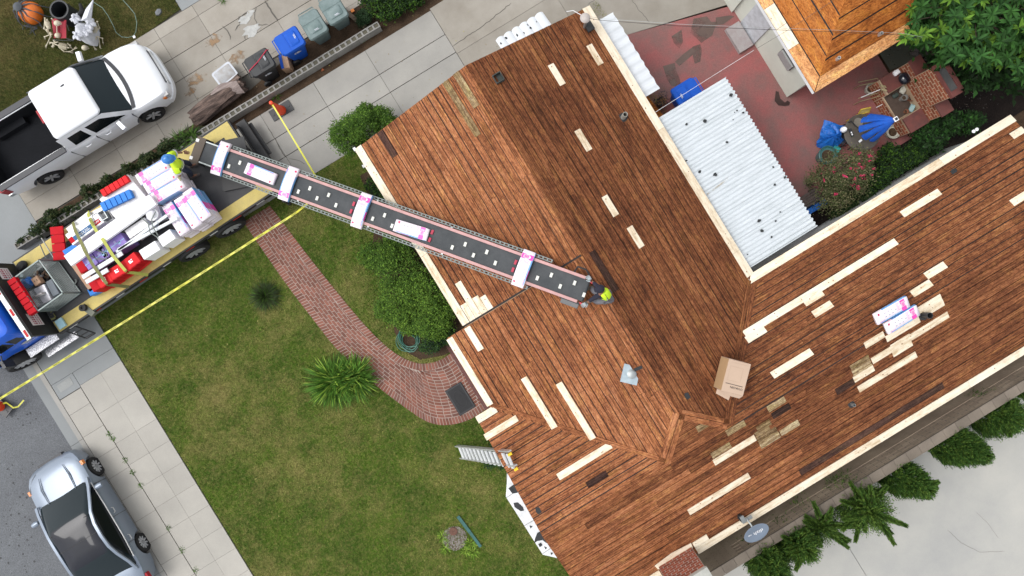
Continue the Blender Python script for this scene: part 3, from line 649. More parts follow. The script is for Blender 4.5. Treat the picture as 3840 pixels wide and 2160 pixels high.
# ---------------- bay window below the left gable
bay=thing('bay_window','white bay window roof with peeling black tar at the left gable','bay window',(-3.0,-6.4,0))
BP=[(-2.5,4.5),(-3.08,4.76),(-3.5,5.35),(-3.46,7.45),(-3.0,7.85),(-2.5,7.9)]
def bz(s): return 2.35+(s+2.5)*.25
rfm=MB(); top=[(p[0],-p[1],bz(p[0])) for p in BP]; rfm.add(top+[(x,y,z-.06) for x,y,z in top],[tuple(range(6)),tuple(range(6,12))[::-1]]+[(i,6+i,6+(i+1)%6,(i+1)%6) for i in range(6)])
rfm.build('roof_panel',mat('flaking_white_paint',(.74,.75,.76),(.5,.51,.52),sc=6,fine=.15,fsc=50,bump=.3),bay,world=True)
wb=MB(); wb.prism([(p[0]*.97-.05 if p[0]<-2.6 else p[0],-(6.15+(p[1]-6.15)*.9)) for p in BP],0,2.05); wb.build('wall',M_wall,bay,world=True)
for ang_ in range(3):
    pts=[((-3.2,4.95),(-3.35,5.3)),((-3.36,5.55),(-3.36,7.2)),((-3.3,7.4),(-3.1,7.65))][ang_]
    m=MB(); a,b=Vector((pts[0][0],-pts[0][1],0)),Vector((pts[1][0],-pts[1][1],0)); n=(b-a).normalized().cross(Vector((0,0,1)))*.03
    m.add([a+n+Vector((0,0,.9)),b+n+Vector((0,0,.9)),b+n+Vector((0,0,1.9)),a+n+Vector((0,0,1.9))],[(0,1,2,3)]); m.build('pane',mat('dark_glass',(.02,.025,.03),rough=.05,bump=0,fine=0),bay,world=True)
def blob(mb,pts,z,mi=0): mb.sheet(pts,z,mi)
for pts in ([(1310,600),(1360,560),(1395,590),(1400,640),(1350,650)],[(1360,740),(1400,735),(1450,780),(1460,815),(1430,820),(1370,780)],[(1590,1030),(1620,1015),(1640,1060),(1690,1110),(1680,1130),(1640,1100),(1590,1110),(1560,1130),(1570,1080)],[(1600,1140),(1625,1125),(1640,1150),(1615,1170)],[(1655,1160),(1685,1175),(1670,1190)],[(1755,1180),(1780,1200),(1820,1260),(1790,1265)],[(1720,1220),(1745,1225),(1725,1245)],[(1515,960),(1545,965),(1525,990)],[(1335,585),(1320,610),(1350,640),(1385,625)]):
    m=MB(); P=[]
    for x,y in pts: p=hit(10,x,y,(-2.5,0,2.36),(-.25,0,1)); P.append(p+Vector((0,0,.006)))
    m.add(P[::-1] if (P[1]-P[0]).cross(P[2]-P[0]).z<0 else P,[tuple(range(len(P)))]); m.build('tar_patch',M_tar,bay,world=True)
lm=MB()
for p0,p1 in (((-2.5,5.3),(-3.5,5.38)),((-2.5,6.35),(-3.48,6.4)),((-2.5,7.3),(-3.46,7.42))):
    a,b=Vector((p0[0],-p0[1],bz(p0[0])+.004)),Vector((p1[0],-p1[1],bz(p1[0])+.004)); o=Vector((0,.006,0)); lm.add([a-o,b-o,b+o,a+o],[(3,2,1,0)])
lm.build('seam_line',M_joint,bay,world=True)
# ---------------- corrugated patio covers
def corrug(name,label,cat,s0,s1,t0,t1,z0,z1,pitch,npan,m,amp=.025,jag=.05,post=True,taper=0):
    th=thing(name,label,cat,((s0+s1)/2,-(t0+t1)/2,0)); W=(t1-t0)/npan
    for i in range(npan):
        a=t0+i*W; b=a+W+.03; n=int(round((b-a)/pitch))*4; V=[];F=[]
        k=0
        for j in range(n+1):
            t=a+(b-a)*j/n; ph=j%4; zz=amp if ph in(1,2) else 0
            e=(jag*(1 if ph in (1,2) else 0))+random.uniform(-.004,.004)
            se=s1-taper*(t-t0)/(t1-t0)
            for S in (s0,se-e):
                V.append((S,-t,z0+(z1-z0)*(S-s0)/(s1-s0)+zz+.004*(i%2)))
        F=[(2*j,2*j+2,2*j+3,2*j+1) for j in range(n)]
        F=[f[::-1] for f in F]
        MB().add(V,F).build('roof_panel',m,th,world=True)
    if post:
        for t in (t0+.1,(t0+t1)/2,t1-.1): MB().box((s1-.35,-t-.05,0),(s1-.25,-t+.05,z1)).build('post',M_white,th,world=True)
        MB().box((s1-.38,-t1+.05,z1-.16),(s1-.22,-t0-.05,z1-.015)).build('beam',M_white,th,world=True)
    return th
M_corr=mat('dirty_white_metal',(.58,.62,.65),(.46,.50,.52),sc=1.6,fine=.04,fsc=30,bump=.05,rough=.5,stretch=(1,5,1))
M_corr2=mat('clean_white_metal',(.64,.67,.70),var=.06,sc=2,fine=.02,bump=.03,rough=.5)
cov=corrug('patio_cover','long white corrugated metal patio cover with black tar spots','patio cover',6.25,8.86,-2.06,3.2,2.46,2.36,.125,6,M_corr)
for k,x,y,r in ((16,657,112,.06),(16,336,322,.045),(16,467,298,.065),(16,628,450,.045),(16,745,238,.04),(16,432,664,.05),(16,543,685,.065),(16,338,590,.05),(16,975,760,.045),(16,860,1020,.06),(16,882,1093,.06),(16,962,632,.035),(16,1048,706,.05),(16,950,1138,.035),(16,980,1022,.035),(16,777,1264,.025),(16,700,222,.03),(16,683,236,.02),(16,673,290,.02),(16,1013,958,.03)):
    p=q(k,x,y,2.45); m=MB(); m.sheet([(p.x+r*random.uniform(.7,1.25)*math.cos(j*pi/4),p.y+r*random.uniform(.6,1.1)*math.sin(j*pi/4)) for j in range(8)],2.478); m.build('tar_patch',M_tar,cov,world=True)
rs=MB(); a,b=q(16,485,828,2.48),q(16,640,715,2.48); rs.sheet([(a.x,a.y+.02),(b.x,b.y+.035),(b.x+.1,b.y),(a.x,a.y-.035)],2.489); rs.build('rust_stain',softmat('rust_streak',(.4,.3,.16),3,.4,.6,.7),cov,world=True)
corrug('small_patio_cover','short bright white ribbed awning over the side door','awning',6.3,6.97,-5.52,-2.84,2.42,2.34,.27,3,M_corr2,.03,.03,False)
corrug('window_awning','white scalloped awning with black specks past the upper gable','awning',3.5,5.17,0,1,2.4,2.4,.3,1,M_corr2,post=False)
aw=bpy.data.objects['window_awning']
for c in list(aw.children): bpy.data.objects.remove(c)
for i in range(6):
    s0=3.5+i*.278; dx=.278; V=[]
    for j in range(7):
        x=s0+dx*j/6; zz=.03*math.sin(pi*j/6)**.5 if j not in(0,6) else 0
        e=.04*math.sin(pi*j/6)
        V+=[(x,6.1,2.42+zz),(x,6.66+e,2.28+zz)]
    MB().add(V,[(2*j,2*j+1,2*j+3,2*j+2)[::-1] for j in range(6)]).build('roof_panel',M_corr2,aw,world=True)
for k,x,y,r in ((12,1565,345,.05),(12,1520,398,.05),(12,1612,280,.02),(12,1665,325,.05),(12,1760,225,.03),(12,1785,255,.045),(12,1725,300,.03),(12,1840,200,.025)):
    p=q(k,x,y,2.34); m=MB(); m.sheet([(p.x+r*random.uniform(.3,.8)*math.cos(j*pi/4),p.y+r*random.uniform(.7,1.6)*math.sin(j*pi/4)) for j in range(8)],2.35+ (p.y-6.4)*-.25+.03); m.build('tar_patch',M_tar,aw,world=True)
# ---------------- garage at the top right
gar=thing('garage','cream garage with bright orange new roof boards','garage',(14,3,0))
G_L=Plane(2.8-.333*10.65,.333,0); G_B=Plane(2.8-.333*.25,0,-.333)
P_GL=[(10.65,-.25),(14.1,-3.7),(14.1,-13),(10.65,-13)]; P_GB=[(10.65,-.25),(19.5,-.25),(19.5,-3.7),(14.1,-3.7)]
gb=MB()
for pl,pn in ((P_GL,G_L),(P_GB,G_B)):
    n=len(pl); top=[pn.P(*p,-.012) for p in pl]
    a=sum(pl[i-1][0]*pl[i][1]-pl[i][0]*pl[i-1][1] for i in range(n))
    if a>0: top=top[::-1]
    gb.add(top,[tuple(range(n))],0)
for S0,T0,S1,T1,pn in ((10.65,-.25,10.65,-13,G_L),(10.65,-.25,19.5,-.25,G_B)):
    a,b=pn.P(S0,T0,-.012),pn.P(S1,T1,-.012); gb.add([a,b,b-Vector((0,0,.15)),a-Vector((0,0,.15))],[(0,1,2,3)],1)
groof=gb.build('roof',[M_gap,M_white],gar,world=True)
_roof=roof
roof=groof
pk=lambda c,x:M_gar
deck_boards(groof,[(10.98,-.58),(14.1,-3.7),(14.1,-13),(10.98,-13)],G_L,1,.4,(3,6),pk,gap=.03,wob=.008)
deck_boards(groof,[(10.98,-.58),(19.5,-.58),(19.5,-3.7),(14.1,-3.7)],G_B,0,.4,(3,6),pk,gap=.03,wob=.008)
def eb(pl,pn,al,m,name='starter_board'): board(groof,pl,pn,al,m,h=.014,knots=2.5,name=name)
eb([(10.65,-.27),(10.96,-.58),(10.96,-1.72),(10.65,-1.72)],G_L,1,M_garL); eb([(10.65,-1.73),(10.96,-1.73),(10.96,-2.42),(10.65,-2.42)],G_L,1,M_new); eb([(10.65,-2.43),(10.96,-2.43),(10.96,-3.12),(10.65,-3.12)],G_L,1,M_new)
eb([(10.65,-3.13),(10.96,-3.13),(10.96,-5.4),(10.65,-5.4)],G_L,1,M_garL); eb([(10.65,-5.41),(10.96,-5.41),(10.96,-9),(10.65,-9)],G_L,1,M_garL)
eb([(10.67,-.25),(13.2,-.25),(13.2,-.57),(10.98,-.57)],G_B,0,M_garL); eb([(13.21,-.25),(17,-.25),(17,-.57),(13.21,-.57)],G_B,0,M_garL)
roof=_roof
gw=MB(); gw.box((11.25,.64,-.05),(19,12,2.66)); gw.build('wall',M_cream,gar,world=True)
MB().box((11.15,4.05,0),(11.24,7.5,2.5)).build('wall_panel',M_cream,gar,world=True)
dw=MB(); dw.box((11.2,2.75,.02),(11.245,3.6,2.1)); dw.build('door',mat('grey_white_door',(.6,.62,.66),(.4,.41,.43),sc=5,fine=.1),gar,world=True)
MB().box((10.62,2.72,.012),(11.14,3.65,.17)).build('door_step',mat('grey_step',(.36,.34,.33),(.29,.24,.24),sc=4),gar,world=True)
lo=MB()
w0=[hit(14,x,y,(11.22,0,0),(1,0,0)) for x,y in ((548,635),(612,588),(738,800),(680,850))]
y0=min(p.y for p in w0); y1=max(p.y for p in w0); z0=min(p.z for p in w0); z1=max(p.z for p in w0)
z0=max(z0,1.0)
lo.box((11.19,y0,z0),(11.24,y1,z1)); lv=lo.build('window',mat('dark_louvre',(.1,.1,.1),bump=0),gar,world=True)
for i in range(6):
    z=z0+(z1-z0)*(i+.3)/6; MB().box((11.13,y0+.02,z),(11.2,y1-.02,z+.03)).build('slat',M_alu,lv,world=True)
tag(bpy.data.objects['window'],None)
pvm=MB()
for k,x,y in ((14,1245,720),(14,1755,425)):
    p=hit(k,x,y,(0,0,G_B.a),(0,G_B.c,1)); m=MB(); m.lathe([(.05,0),(.05,.18),(.035,.18),(.035,.05)],c=tuple(p),seg=12); m.build('vent_pipe',M_alu,gar,world=True)
# ---------------- block wall at the lower right
bw=thing('block_wall','grey slump block garden wall below the long eave','garden wall',(7,-10.9,0))
MB().box((-3,-10.98,-.05),(24,-10.73,1.83)).build('core',mat('wall_mortar',(.09,.075,.065)),bw,world=True)
M_blk=mat('slump_block',(.42,.335,.255),(.28,.22,.17),sc=1.2,fine=.15,fsc=40,bump=.4,bsc=25,rnd=.14,rough=.95,spec=.1,contrast=1.2)
def blk(s0,s1,z0,z1,y0,y1,name,mt):
    c=((s0+s1)/2,(y0+y1)/2,(z0+z1)/2); me=MB().cbox((0,0,0),(s1-s0,y1-y0,z1-z0)).mesh(name,mt); link(name,me,bw,WM[bw.name].inverted()@Matrix.Translation(c))
stf=MB()
for r in range(18):
    z=.0+r*.1; x=-3-(.22 if r%2 else 0)
    while x<24:
        a,b=x+.006,x+.44; x+=.446
        if r>=11 and 1.5<a<16.2: blk(a+.004,b-.004,z+.009,z+.091,-10.74,-10.722-random.uniform(0,.005),'block',M_blk)
        else: stf.cbox(((a+b)/2,-10.726,z+.05),(b-a,.03,.092))
stf.build('far_blocks',M_blk,bw,world=True,kind='stuff')
x=-3
while x<24:
    blk(x+.004,x+.441,1.83,1.9,-11.0,-10.70,'cap_block',mat('wall_cap',(.22,.185,.15),(.165,.14,.115),sc=2,fine=.12,fsc=40,bump=.35,rnd=.1,rough=.95,spec=.1)); x+=.446
# ---------------- low hollow-block wall between the driveways
hw=thing('planter_wall','low hollow grey block wall between the two driveways','garden wall',(-6,9.75,0))
M_cmu=mat('grey_block',(.31,.30,.285),(.23,.225,.21),sc=3,fine=.18,fsc=50,bump=.4,rnd=.12,rough=.95,spec=.1)
M_hole=mat('earth_in_cells',(.10,.09,.06),fine=.3,fsc=40)
cm=MB(); cm.box((-.21,-.1,0),(.21,.1,.06),0)
def hollow():
    b=MB(); b.box((-.212,-.1,-.2),(.212,-.065,.2)); b.box((-.212,.065,-.2),(.212,.1,.2))
    for x0,x1 in ((-.212,-.18),(-.03,.03),(.18,.212)): b.box((x0,-.065,-.2),(x1,.065,.2))
    b.box((-.18,-.065,-.2),(.18,.065,.17),1); return b
hm=hollow().mesh('block',[M_cmu,M_hole])
x=-13.1;i=0
while x<1.0:
    link('block',hm,hw,WM[hw.name].inverted()@Matrix.Translation((x,9.765+.004*math.sin(i*2.3),.2+random.uniform(-.006,.006)))@Matrix.Rotation(random.uniform(-.01,.01),4,'Z')); x+=.428;i+=1
# ================================================================= VEHICLES
def paint(name,c,rough=.3,metal=0.,coat=.6): return mat(name,c,var=.03,fine=.015,fsc=90,bump=0,rough=rough,metal=metal,coat=coat)
M_wp=paint('white_car_paint',(.80,.82,.85)); M_sp=paint('silver_car_paint',(.20,.24,.30),metal=.35,rough=.35,coat=.4); M_bp=paint('blue_truck_paint',(.012,.11,.62),coat=.2)
M_glass=mat('tinted_window_glass',(.012,.02,.024),var=0,fine=0,bump=0,rough=.05,spec=.25)
M_glassb=mat('black_side_glass',(.006,.008,.01),var=0,fine=0,bump=0,rough=.12,spec=.25)
M_tyre=mat('tyre_rubber',(.014,.014,.015),fine=.1,bump=.1,rough=.8); M_rim=mat('grey_rim',(.5,.51,.53),metal=.15,rough=.35,var=.1,bump=0)
M_trim=mat('dark_trim',(.03,.032,.04),bump=.05,rough=.5); M_liner=mat('bed_liner',(.014,.015,.018),fine=.15,fsc=80,bump=.1,rough=.9,spec=.15)
M_redl=mat('red_lamp',(.38,.008,.018),bump=0,rough=.3,spec=.2); M_oran=mat('amber_lamp',(.85,.25,.03),bump=0,rough=.2); M_lamp=mat('headlamp_glass',(.5,.5,.5),var=.3,sc=8,bump=0,rough=.1)
def bool_cut(me,cutters):
    o=bpy.data.objects.new('tmp_b',me); COL.objects.link(o); cs=[]
    for c in cutters:
        co=bpy.data.objects.new('tmp_c',c); COL.objects.link(co); cs.append(co)
        md=o.modifiers.new('b','BOOLEAN'); md.operation='DIFFERENCE'; md.object=co; md.solver='EXACT'
        md.material_mode='INDEX'
    dg=bpy.context.evaluated_depsgraph_get(); r=bpy.data.meshes.new_from_object(o.evaluated_get(dg),depsgraph=dg)
    for x in cs+[o]: bpy.data.objects.remove(x)
    return r
def hull(tab,zb,xs,cr=.03,sh=.10,tuck=.0):
    rings=[]
    X=[t[0] for t in tab]
    for x in xs:
        w=np.interp(x,X,[t[1] for t in tab]); zt=np.interp(x,X,[t[2] for t in tab]); b=np.interp(x,X,[t[3] if len(t)>3 else zb for t in tab]); h=zt-b
        half=[(w*.82,b),(w*.97,b+h*.1),(w,b+h*.38),(w*.995,b+h*.62),(w*.975,b+h*.84),(w*.945,b+h*.94),(w-sh,zt),(w*.6,zt+cr*.6),(w*.3,zt+cr*.9),(0,zt+cr)]
        rings.append([(x,-y,z) for y,z in half]+[(x,y,z) for y,z in half[-2::-1]])
    return rings
def wheel(parent,x,y,r,w,out,name='wheel',spokes=6,label=None):
    t=link(name,None,parent,Matrix.Translation((x,y,r)),label)
    b=MB(); b.lathe([(r*.66,-w/2),(r*.93,-w/2),(r,-w*.36),(r,w*.36),(r*.93,w/2),(r*.66,w/2),(r*.64,0),(r*.66,-w/2)],axis='Y',seg=28); b.build('tyre',M_tyre,t)
    m=MB(); yo=out*w*.42; m.lathe([(r*.67,-w*.44),(r*.67,w*.44)],axis='Y',seg=24,cap=False)
    m.lathe([(r*.64,yo*.45),(.0,yo*.5)],axis='Y',seg=24,mi=1)
    m.lathe([(.0,yo),(r*.15,yo),(r*.17,yo*.6)],axis='Y',seg=12)
    for k in range(spokes):
        a=2*pi*k/spokes; T=Matrix.Rotation(a,4,'Y'); m.box((r*.1,min(yo*.65,yo),-r*.075),(r*.66,max(yo*.65,yo),r*.075),0,T)
    m.build('rim',[M_rim,M_trim],t); return t
def cyl_y(x,z,r,y0,y1,mt,seg=24):
    m=MB(); m.lathe([(r,min(y0,y1)),(r,max(y0,y1))],c=(x,0,z),axis='Y',seg=seg,sm=False,mi=1); return m.mesh('c',[mt,mt])
def quadpatch(parent,name,pts,mt,th=.0,label=None):
    P=[Vector(p) for p in pts]; m=MB(); m.add(P,[tuple(range(len(P)))]); return m.build(name,mt,parent,label=label)
# ---------------- pickup
pk=thing('pickup_truck','white extended cab pickup truck with empty black bed on the driveway','pickup truck',(-9.15,12.1,.02))
tab=[(-3.13,.96,1.3,.5),(-3.08,1.02,1.38,.42),(-2.6,1.07,1.39,.36),(-1.9,1.09,1.39,.36),(-1,1.08,1.38,.36),(-.55,1.08,1.36,.36),(-.45,1.08,1.3,.36),(1.5,1.08,1.27,.36),(1.9,1.08,1.24,.36),(2.05,1.10,1.22,.36),(2.5,1.08,1.19,.36),(2.75,1.05,1.14,.36),(2.93,.98,1.08,.38),(3.04,.86,1.0,.4),(3.12,.66,.9,.45),(3.16,.4,.84,.5)]
hm_=MB().loft(hull(tab,.4,[-3.13,-3.1,-3.05,-2.8,-2.6,-2.3,-2,-1.9,-1.7,-1.3,-1,-.6,-.55,-.5,-.4,0,.5,1,1.5,1.75,1.9,2.05,2.3,2.5,2.65,2.75,2.85,2.93,3,3.04,3.08,3.12,3.16]))
me=hm_.mesh('body',[M_wp,M_trim,M_liner])
cut=[]
for wx in (2.03,-1.92): i_=.72 if wx>0 else .875; cut.append(cyl_y(wx,.46,.52,-1.3,-i_,M_trim)); cut.append(cyl_y(wx,.46,.52,i_,1.3,M_trim))
cut.append(MB().box((-2.98,-.86,.78),(-.62,.86,1.9),2).mesh('c',[M_liner]*3))
me=bool_cut(me,cut); me.set_sharp_from_angle(angle=R(32)); link('body',me,pk)
for wx,nm in ((2.03,'front'),(-1.92,'rear')):
    for sy in (-1,1): wheel(pk,wx,sy*.93,.41,.27,sy)
# bed rails, ribbed floor, wheel boxes
b=MB()
for sy in (-1,1): b.box((-3.02,sy*.985-.09,1.385),(-.6,sy*.985+.09,1.435))
b.box((-3.12,-.95,1.34),(-2.98,.95,1.425)); b.box((-.62,-.86,1.2),(-.56,.86,1.42)); b.build('bed_rail',M_trim,pk)
b=MB()
for i in range(26): b.box((-2.95,-.84+i*.066,.78),(-.66,-.84+i*.066+.035,.787))
b.build('bed_floor',M_liner,pk)
b=MB(); b.box((-2.99,-.859,.781),(-.61,.859,.785))
for sy in (-1,1): b.box((-2.99,min(sy*.858,sy*.84),.785),(-.61,max(sy*.858,sy*.84),1.383))
b.box((-2.995,-.84,.785),(-2.975,.84,1.338)); b.box((-.64,-.84,.785),(-.605,.84,1.3)); b.build('bed_lining',M_liner,pk)
for sy in (-1,1):
    b=MB(); b.box((-2.45,min(sy*.86,sy*.62),.78),(-1.4,max(sy*.86,sy*.62),1.02)); b.build('wheel_box',M_liner,pk)
# cab glasshouse
def slabring(x0,x1,w0,w1,z,r=.12,n=4,bow=0.):
    pts=[]
    for cx,cy,a0 in ((x1-r,w1-r,0),(x0+r,w0-r,90),(x0+r,-w0+r,180),(x1-r,-w1+r,270)):
        for k in range(n+1):
            a=R(a0+90*k/n); x=cx+r*math.cos(a); y=cy+r*math.sin(a)
            if x>0 and bow: x+=bow*(1-(y/w1)**2)
            pts.append((x,y,z))
    return pts
cab=MB(); cab.loft([slabring(-.52,1.86,1.0,.98,1.22,.1,bow=.16),slabring(-.50,1.72,.99,.96,1.32,.1,bow=.16),slabring(-.46,1.12,.86,.84,1.88,.1,bow=.10),slabring(-.44,1.06,.80,.78,1.95,.12,bow=.10)],0)
cab.build('cab_glass',M_glass,pk)
rf=MB(); 
def roofring(x0,x1,w,z,bow): return slabring(x0,x1,w,w*.985,z,.14,5,bow)
rf.loft([roofring(-.48,1.14,.865,1.87,.1),roofring(-.47,1.13,.86,1.93,.1),roofring(-.44,1.08,.82,1.975,.1),roofring(-.36,.98,.72,2.0,.1),roofring(-.2,.7,.4,2.015,.06)]); rf.build('cab_roof',M_wp,pk)
# body coloured side of the cab: A pillar, B pillar, C pillar, door frame
for sy in (-1,1):
    def sp(x,z):  # point on the side plane of the cab
        f=(z-1.22)/(1.88-1.22); return (x, sy*(1.012*(1-f)+.868*f+.012), z)
    m=MB()
    def strip_(a,b_,c,d): 
        P=[sp(*a),sp(*b_),sp(*c),sp(*d)]; m.add(P,[(0,1,2,3) if sy<0 else (3,2,1,0)])
    strip_((-.54,1.2),(1.9,1.2),(1.9,1.30),(-.54,1.30))
    strip_((-.54,1.30),(-.28,1.30),(-.22,1.76),(-.5,1.9)); strip_((.30,1.30),(.47,1.30),(.42,1.76),(.27,1.76))
    strip_((-.5,1.9),(-.22,1.76),(.95,1.76),(1.16,1.9)); strip_((.95,1.76),(1.58,1.30),(1.9,1.30),(1.16,1.9))
    m.build('door_frame',M_wp,pk)
    quadpatch(pk,'side_window',[(p[0],p[1]-sy*.006,p[2]) for p in (sp(-.28,1.3),sp(.3,1.3),sp(.27,1.76),sp(-.22,1.76))][::(1 if sy<0 else -1)],M_glassb)
    quadpatch(pk,'side_window',[(p[0],p[1]-sy*.006,p[2]) for p in (sp(.47,1.3),sp(1.58,1.3),sp(.95,1.76),sp(.42,1.76))][::(1 if sy<0 else -1)],M_glassb)
    for dx in (-.12,.62):
        m=MB(); m.tube([(dx,sy*1.085,1.08),(dx+.02,sy*1.125,1.085),(dx+.18,sy*1.125,1.09),(dx+.2,sy*1.085,1.09)],.016); m.build('door_handle',M_wp,pk)
    for dx in (.38,1.72,-.56):
        m=MB(); m.box((dx-.006,min(sy*1.0,sy*1.083),.5),(dx+.006,max(sy*1.0,sy*1.083),1.22)); m.build('door_gap',M_trim,pk)
    m=MB(); T=Matrix.Translation((1.3,sy*1.28,1.36))@Matrix.Rotation(-sy*.25,4,'Z'); m.loft([[(x*.9,y*.85,-.08) for x,y in MIR] if False else [(.06,-.15,-.07),(.06,.15,-.07),(-.05,.15,-.07),(-.05,-.15,-.07)],[(.09,-.16,0),(.09,.16,0),(-.06,.16,0),(-.06,-.16,0)],[(.07,-.15,.09),(.07,.15,.09),(-.05,.15,.09),(-.05,-.15,.09)]],0,T); m.box((-.065,-.15,-.06),(-.055,.15,.08),1,T); m.tube([(1.3,sy*1.03,1.28),(1.3,sy*1.2,1.32)],.03,6,1)
    m.build('mirror',[M_wp,M_trim],pk)
    m=MB(); m.box((2.72,min(sy*.62,sy*1.01),.83),(2.98,max(sy*.62,sy*1.01),1.03)); m.box((2.74,min(sy*.98,sy*1.03),.86),(2.86,max(sy*.98,sy*1.03),1.0),1); m.build('headlight',[M_lamp,M_oran],pk)
    m=MB(); m.box((-3.145,min(sy*.86,sy*1.04),.92),(-2.95,max(sy*.86,sy*1.045),1.28)); m.build('tail_light',M_redl,pk)
gr=MB(); gr.box((2.95,-.6,.7),(3.125,.6,.96),0)
for i in range(4): gr.box((3.0,-.62,.72+i*.06),(3.15,.62,.735+i*.06),1)
gr.build('grille',[M_trim,M_alu],pk)
bu=MB(); bu.loft([[(x,y,z) for x,y,z in ((3.22-.3*(yy/1.02)**4-.12,yy,.42),(3.22-.3*(yy/1.02)**4,yy,.5),(3.22-.3*(yy/1.02)**4,yy,.68),(3.22-.3*(yy/1.02)**4-.14,yy,.7))] for yy in [i*.102 for i in range(-10,11)]],closed=True); bu.build('bumper',M_wp,pk)
rb_=MB(); rb_.box((-3.3,-.95,.5),(-3.1,.95,.66)); rb_.build('bumper',M_steel,pk)
m=MB(); m.box((-.53,-.22,1.86),(-.47,.22,1.93)); m.build('brake_light',M_redl,pk)
m=MB(); m.lathe([(.0,.03),(.03,.03),(.055,.0)],seg=10,T=Matrix.Translation((.62,.42,2.005))@Matrix.Diagonal((1.6,.7,1,1))); m.build('antenna',M_trim,pk)
m=MB(); m.grid(lambda u,v:(1.84+.2*(1-(2*v-1)**2)*.9-.12*u+.1,(2*v-1)*.93,1.262+.015*u),1,10); m.build('cowl',M_trim,pk)
# ---------------- sedan
sedan=thing('sedan','silver four door sedan with dark glass roof parked at the kerb','car',(-15.92,.55,-.09),R(90))
tab=[(-2.58,.5,.8,.42),(-2.5,.78,.93,.32),(-2.35,.92,1.0,.27),(-2,1.02,1.03,.24),(-1.5,1.06,1.02,.22),(-.5,1.07,1.0,.2),(.8,1.06,.97,.2),(1.3,1.06,.95,.22),(1.8,1.04,.9,.24),(2.15,.98,.84,.26),(2.35,.88,.77,.3),(2.48,.72,.68,.34),(2.55,.5,.6,.38),(2.58,.3,.56,.42)]
xs=sorted(set([t[0] for t in tab]+[-2.2,-1.8,-1.2,-.9,0,.4,1.1,1.55,1.65,2,2.25,2.42]))
me=MB().loft(hull(tab,.25,xs,cr=.045,sh=.16)).mesh('body',[M_sp,M_trim])
cut=[]
for wx in (1.63,-1.34): cut.append(cyl_y(wx,.36,.42,-1.3,-.74,M_trim)); cut.append(cyl_y(wx,.36,.42,.74,1.3,M_trim))
me=bool_cut(me,cut); me.set_sharp_from_angle(angle=R(32)); link('body',me,sedan)
for wx in (1.63,-1.34):
    for sy in (-1,1): wheel(sedan,wx,sy*.93,.345,.22,sy,spokes=10)
g=MB(); g.loft([slabring(-1.95,1.28,.93,.93,.98,.15,bow=.22),slabring(-1.7,1.05,.9,.9,1.1,.15,bow=.2),slabring(-1.1,.5,.76,.76,1.42,.15,bow=.14),slabring(-.95,.36,.68,.68,1.475,.15,bow=.1)]); g.build('windscreen',M_glass,sedan)
g=MB(); g.loft([slabring(-.98,.42,.69,.69,1.465,.14,bow=.12),slabring(-.9,.34,.62,.62,1.492,.14,bow=.1),slabring(-.6,.1,.3,.3,1.505,.1,bow=.0)]); g.build('glass_roof',mat('glass_roof',(.012,.014,.022),var=.2,sc=2,bump=0,rough=.05,spec=.33,fine=0),sedan)
m=MB(); m.box((-.27,-.69,1.478),(-.255,.69,1.512)); m.box((.33,-.7,1.46),(.35,.7,1.49)); m.build('roof_seam',M_black,sedan)
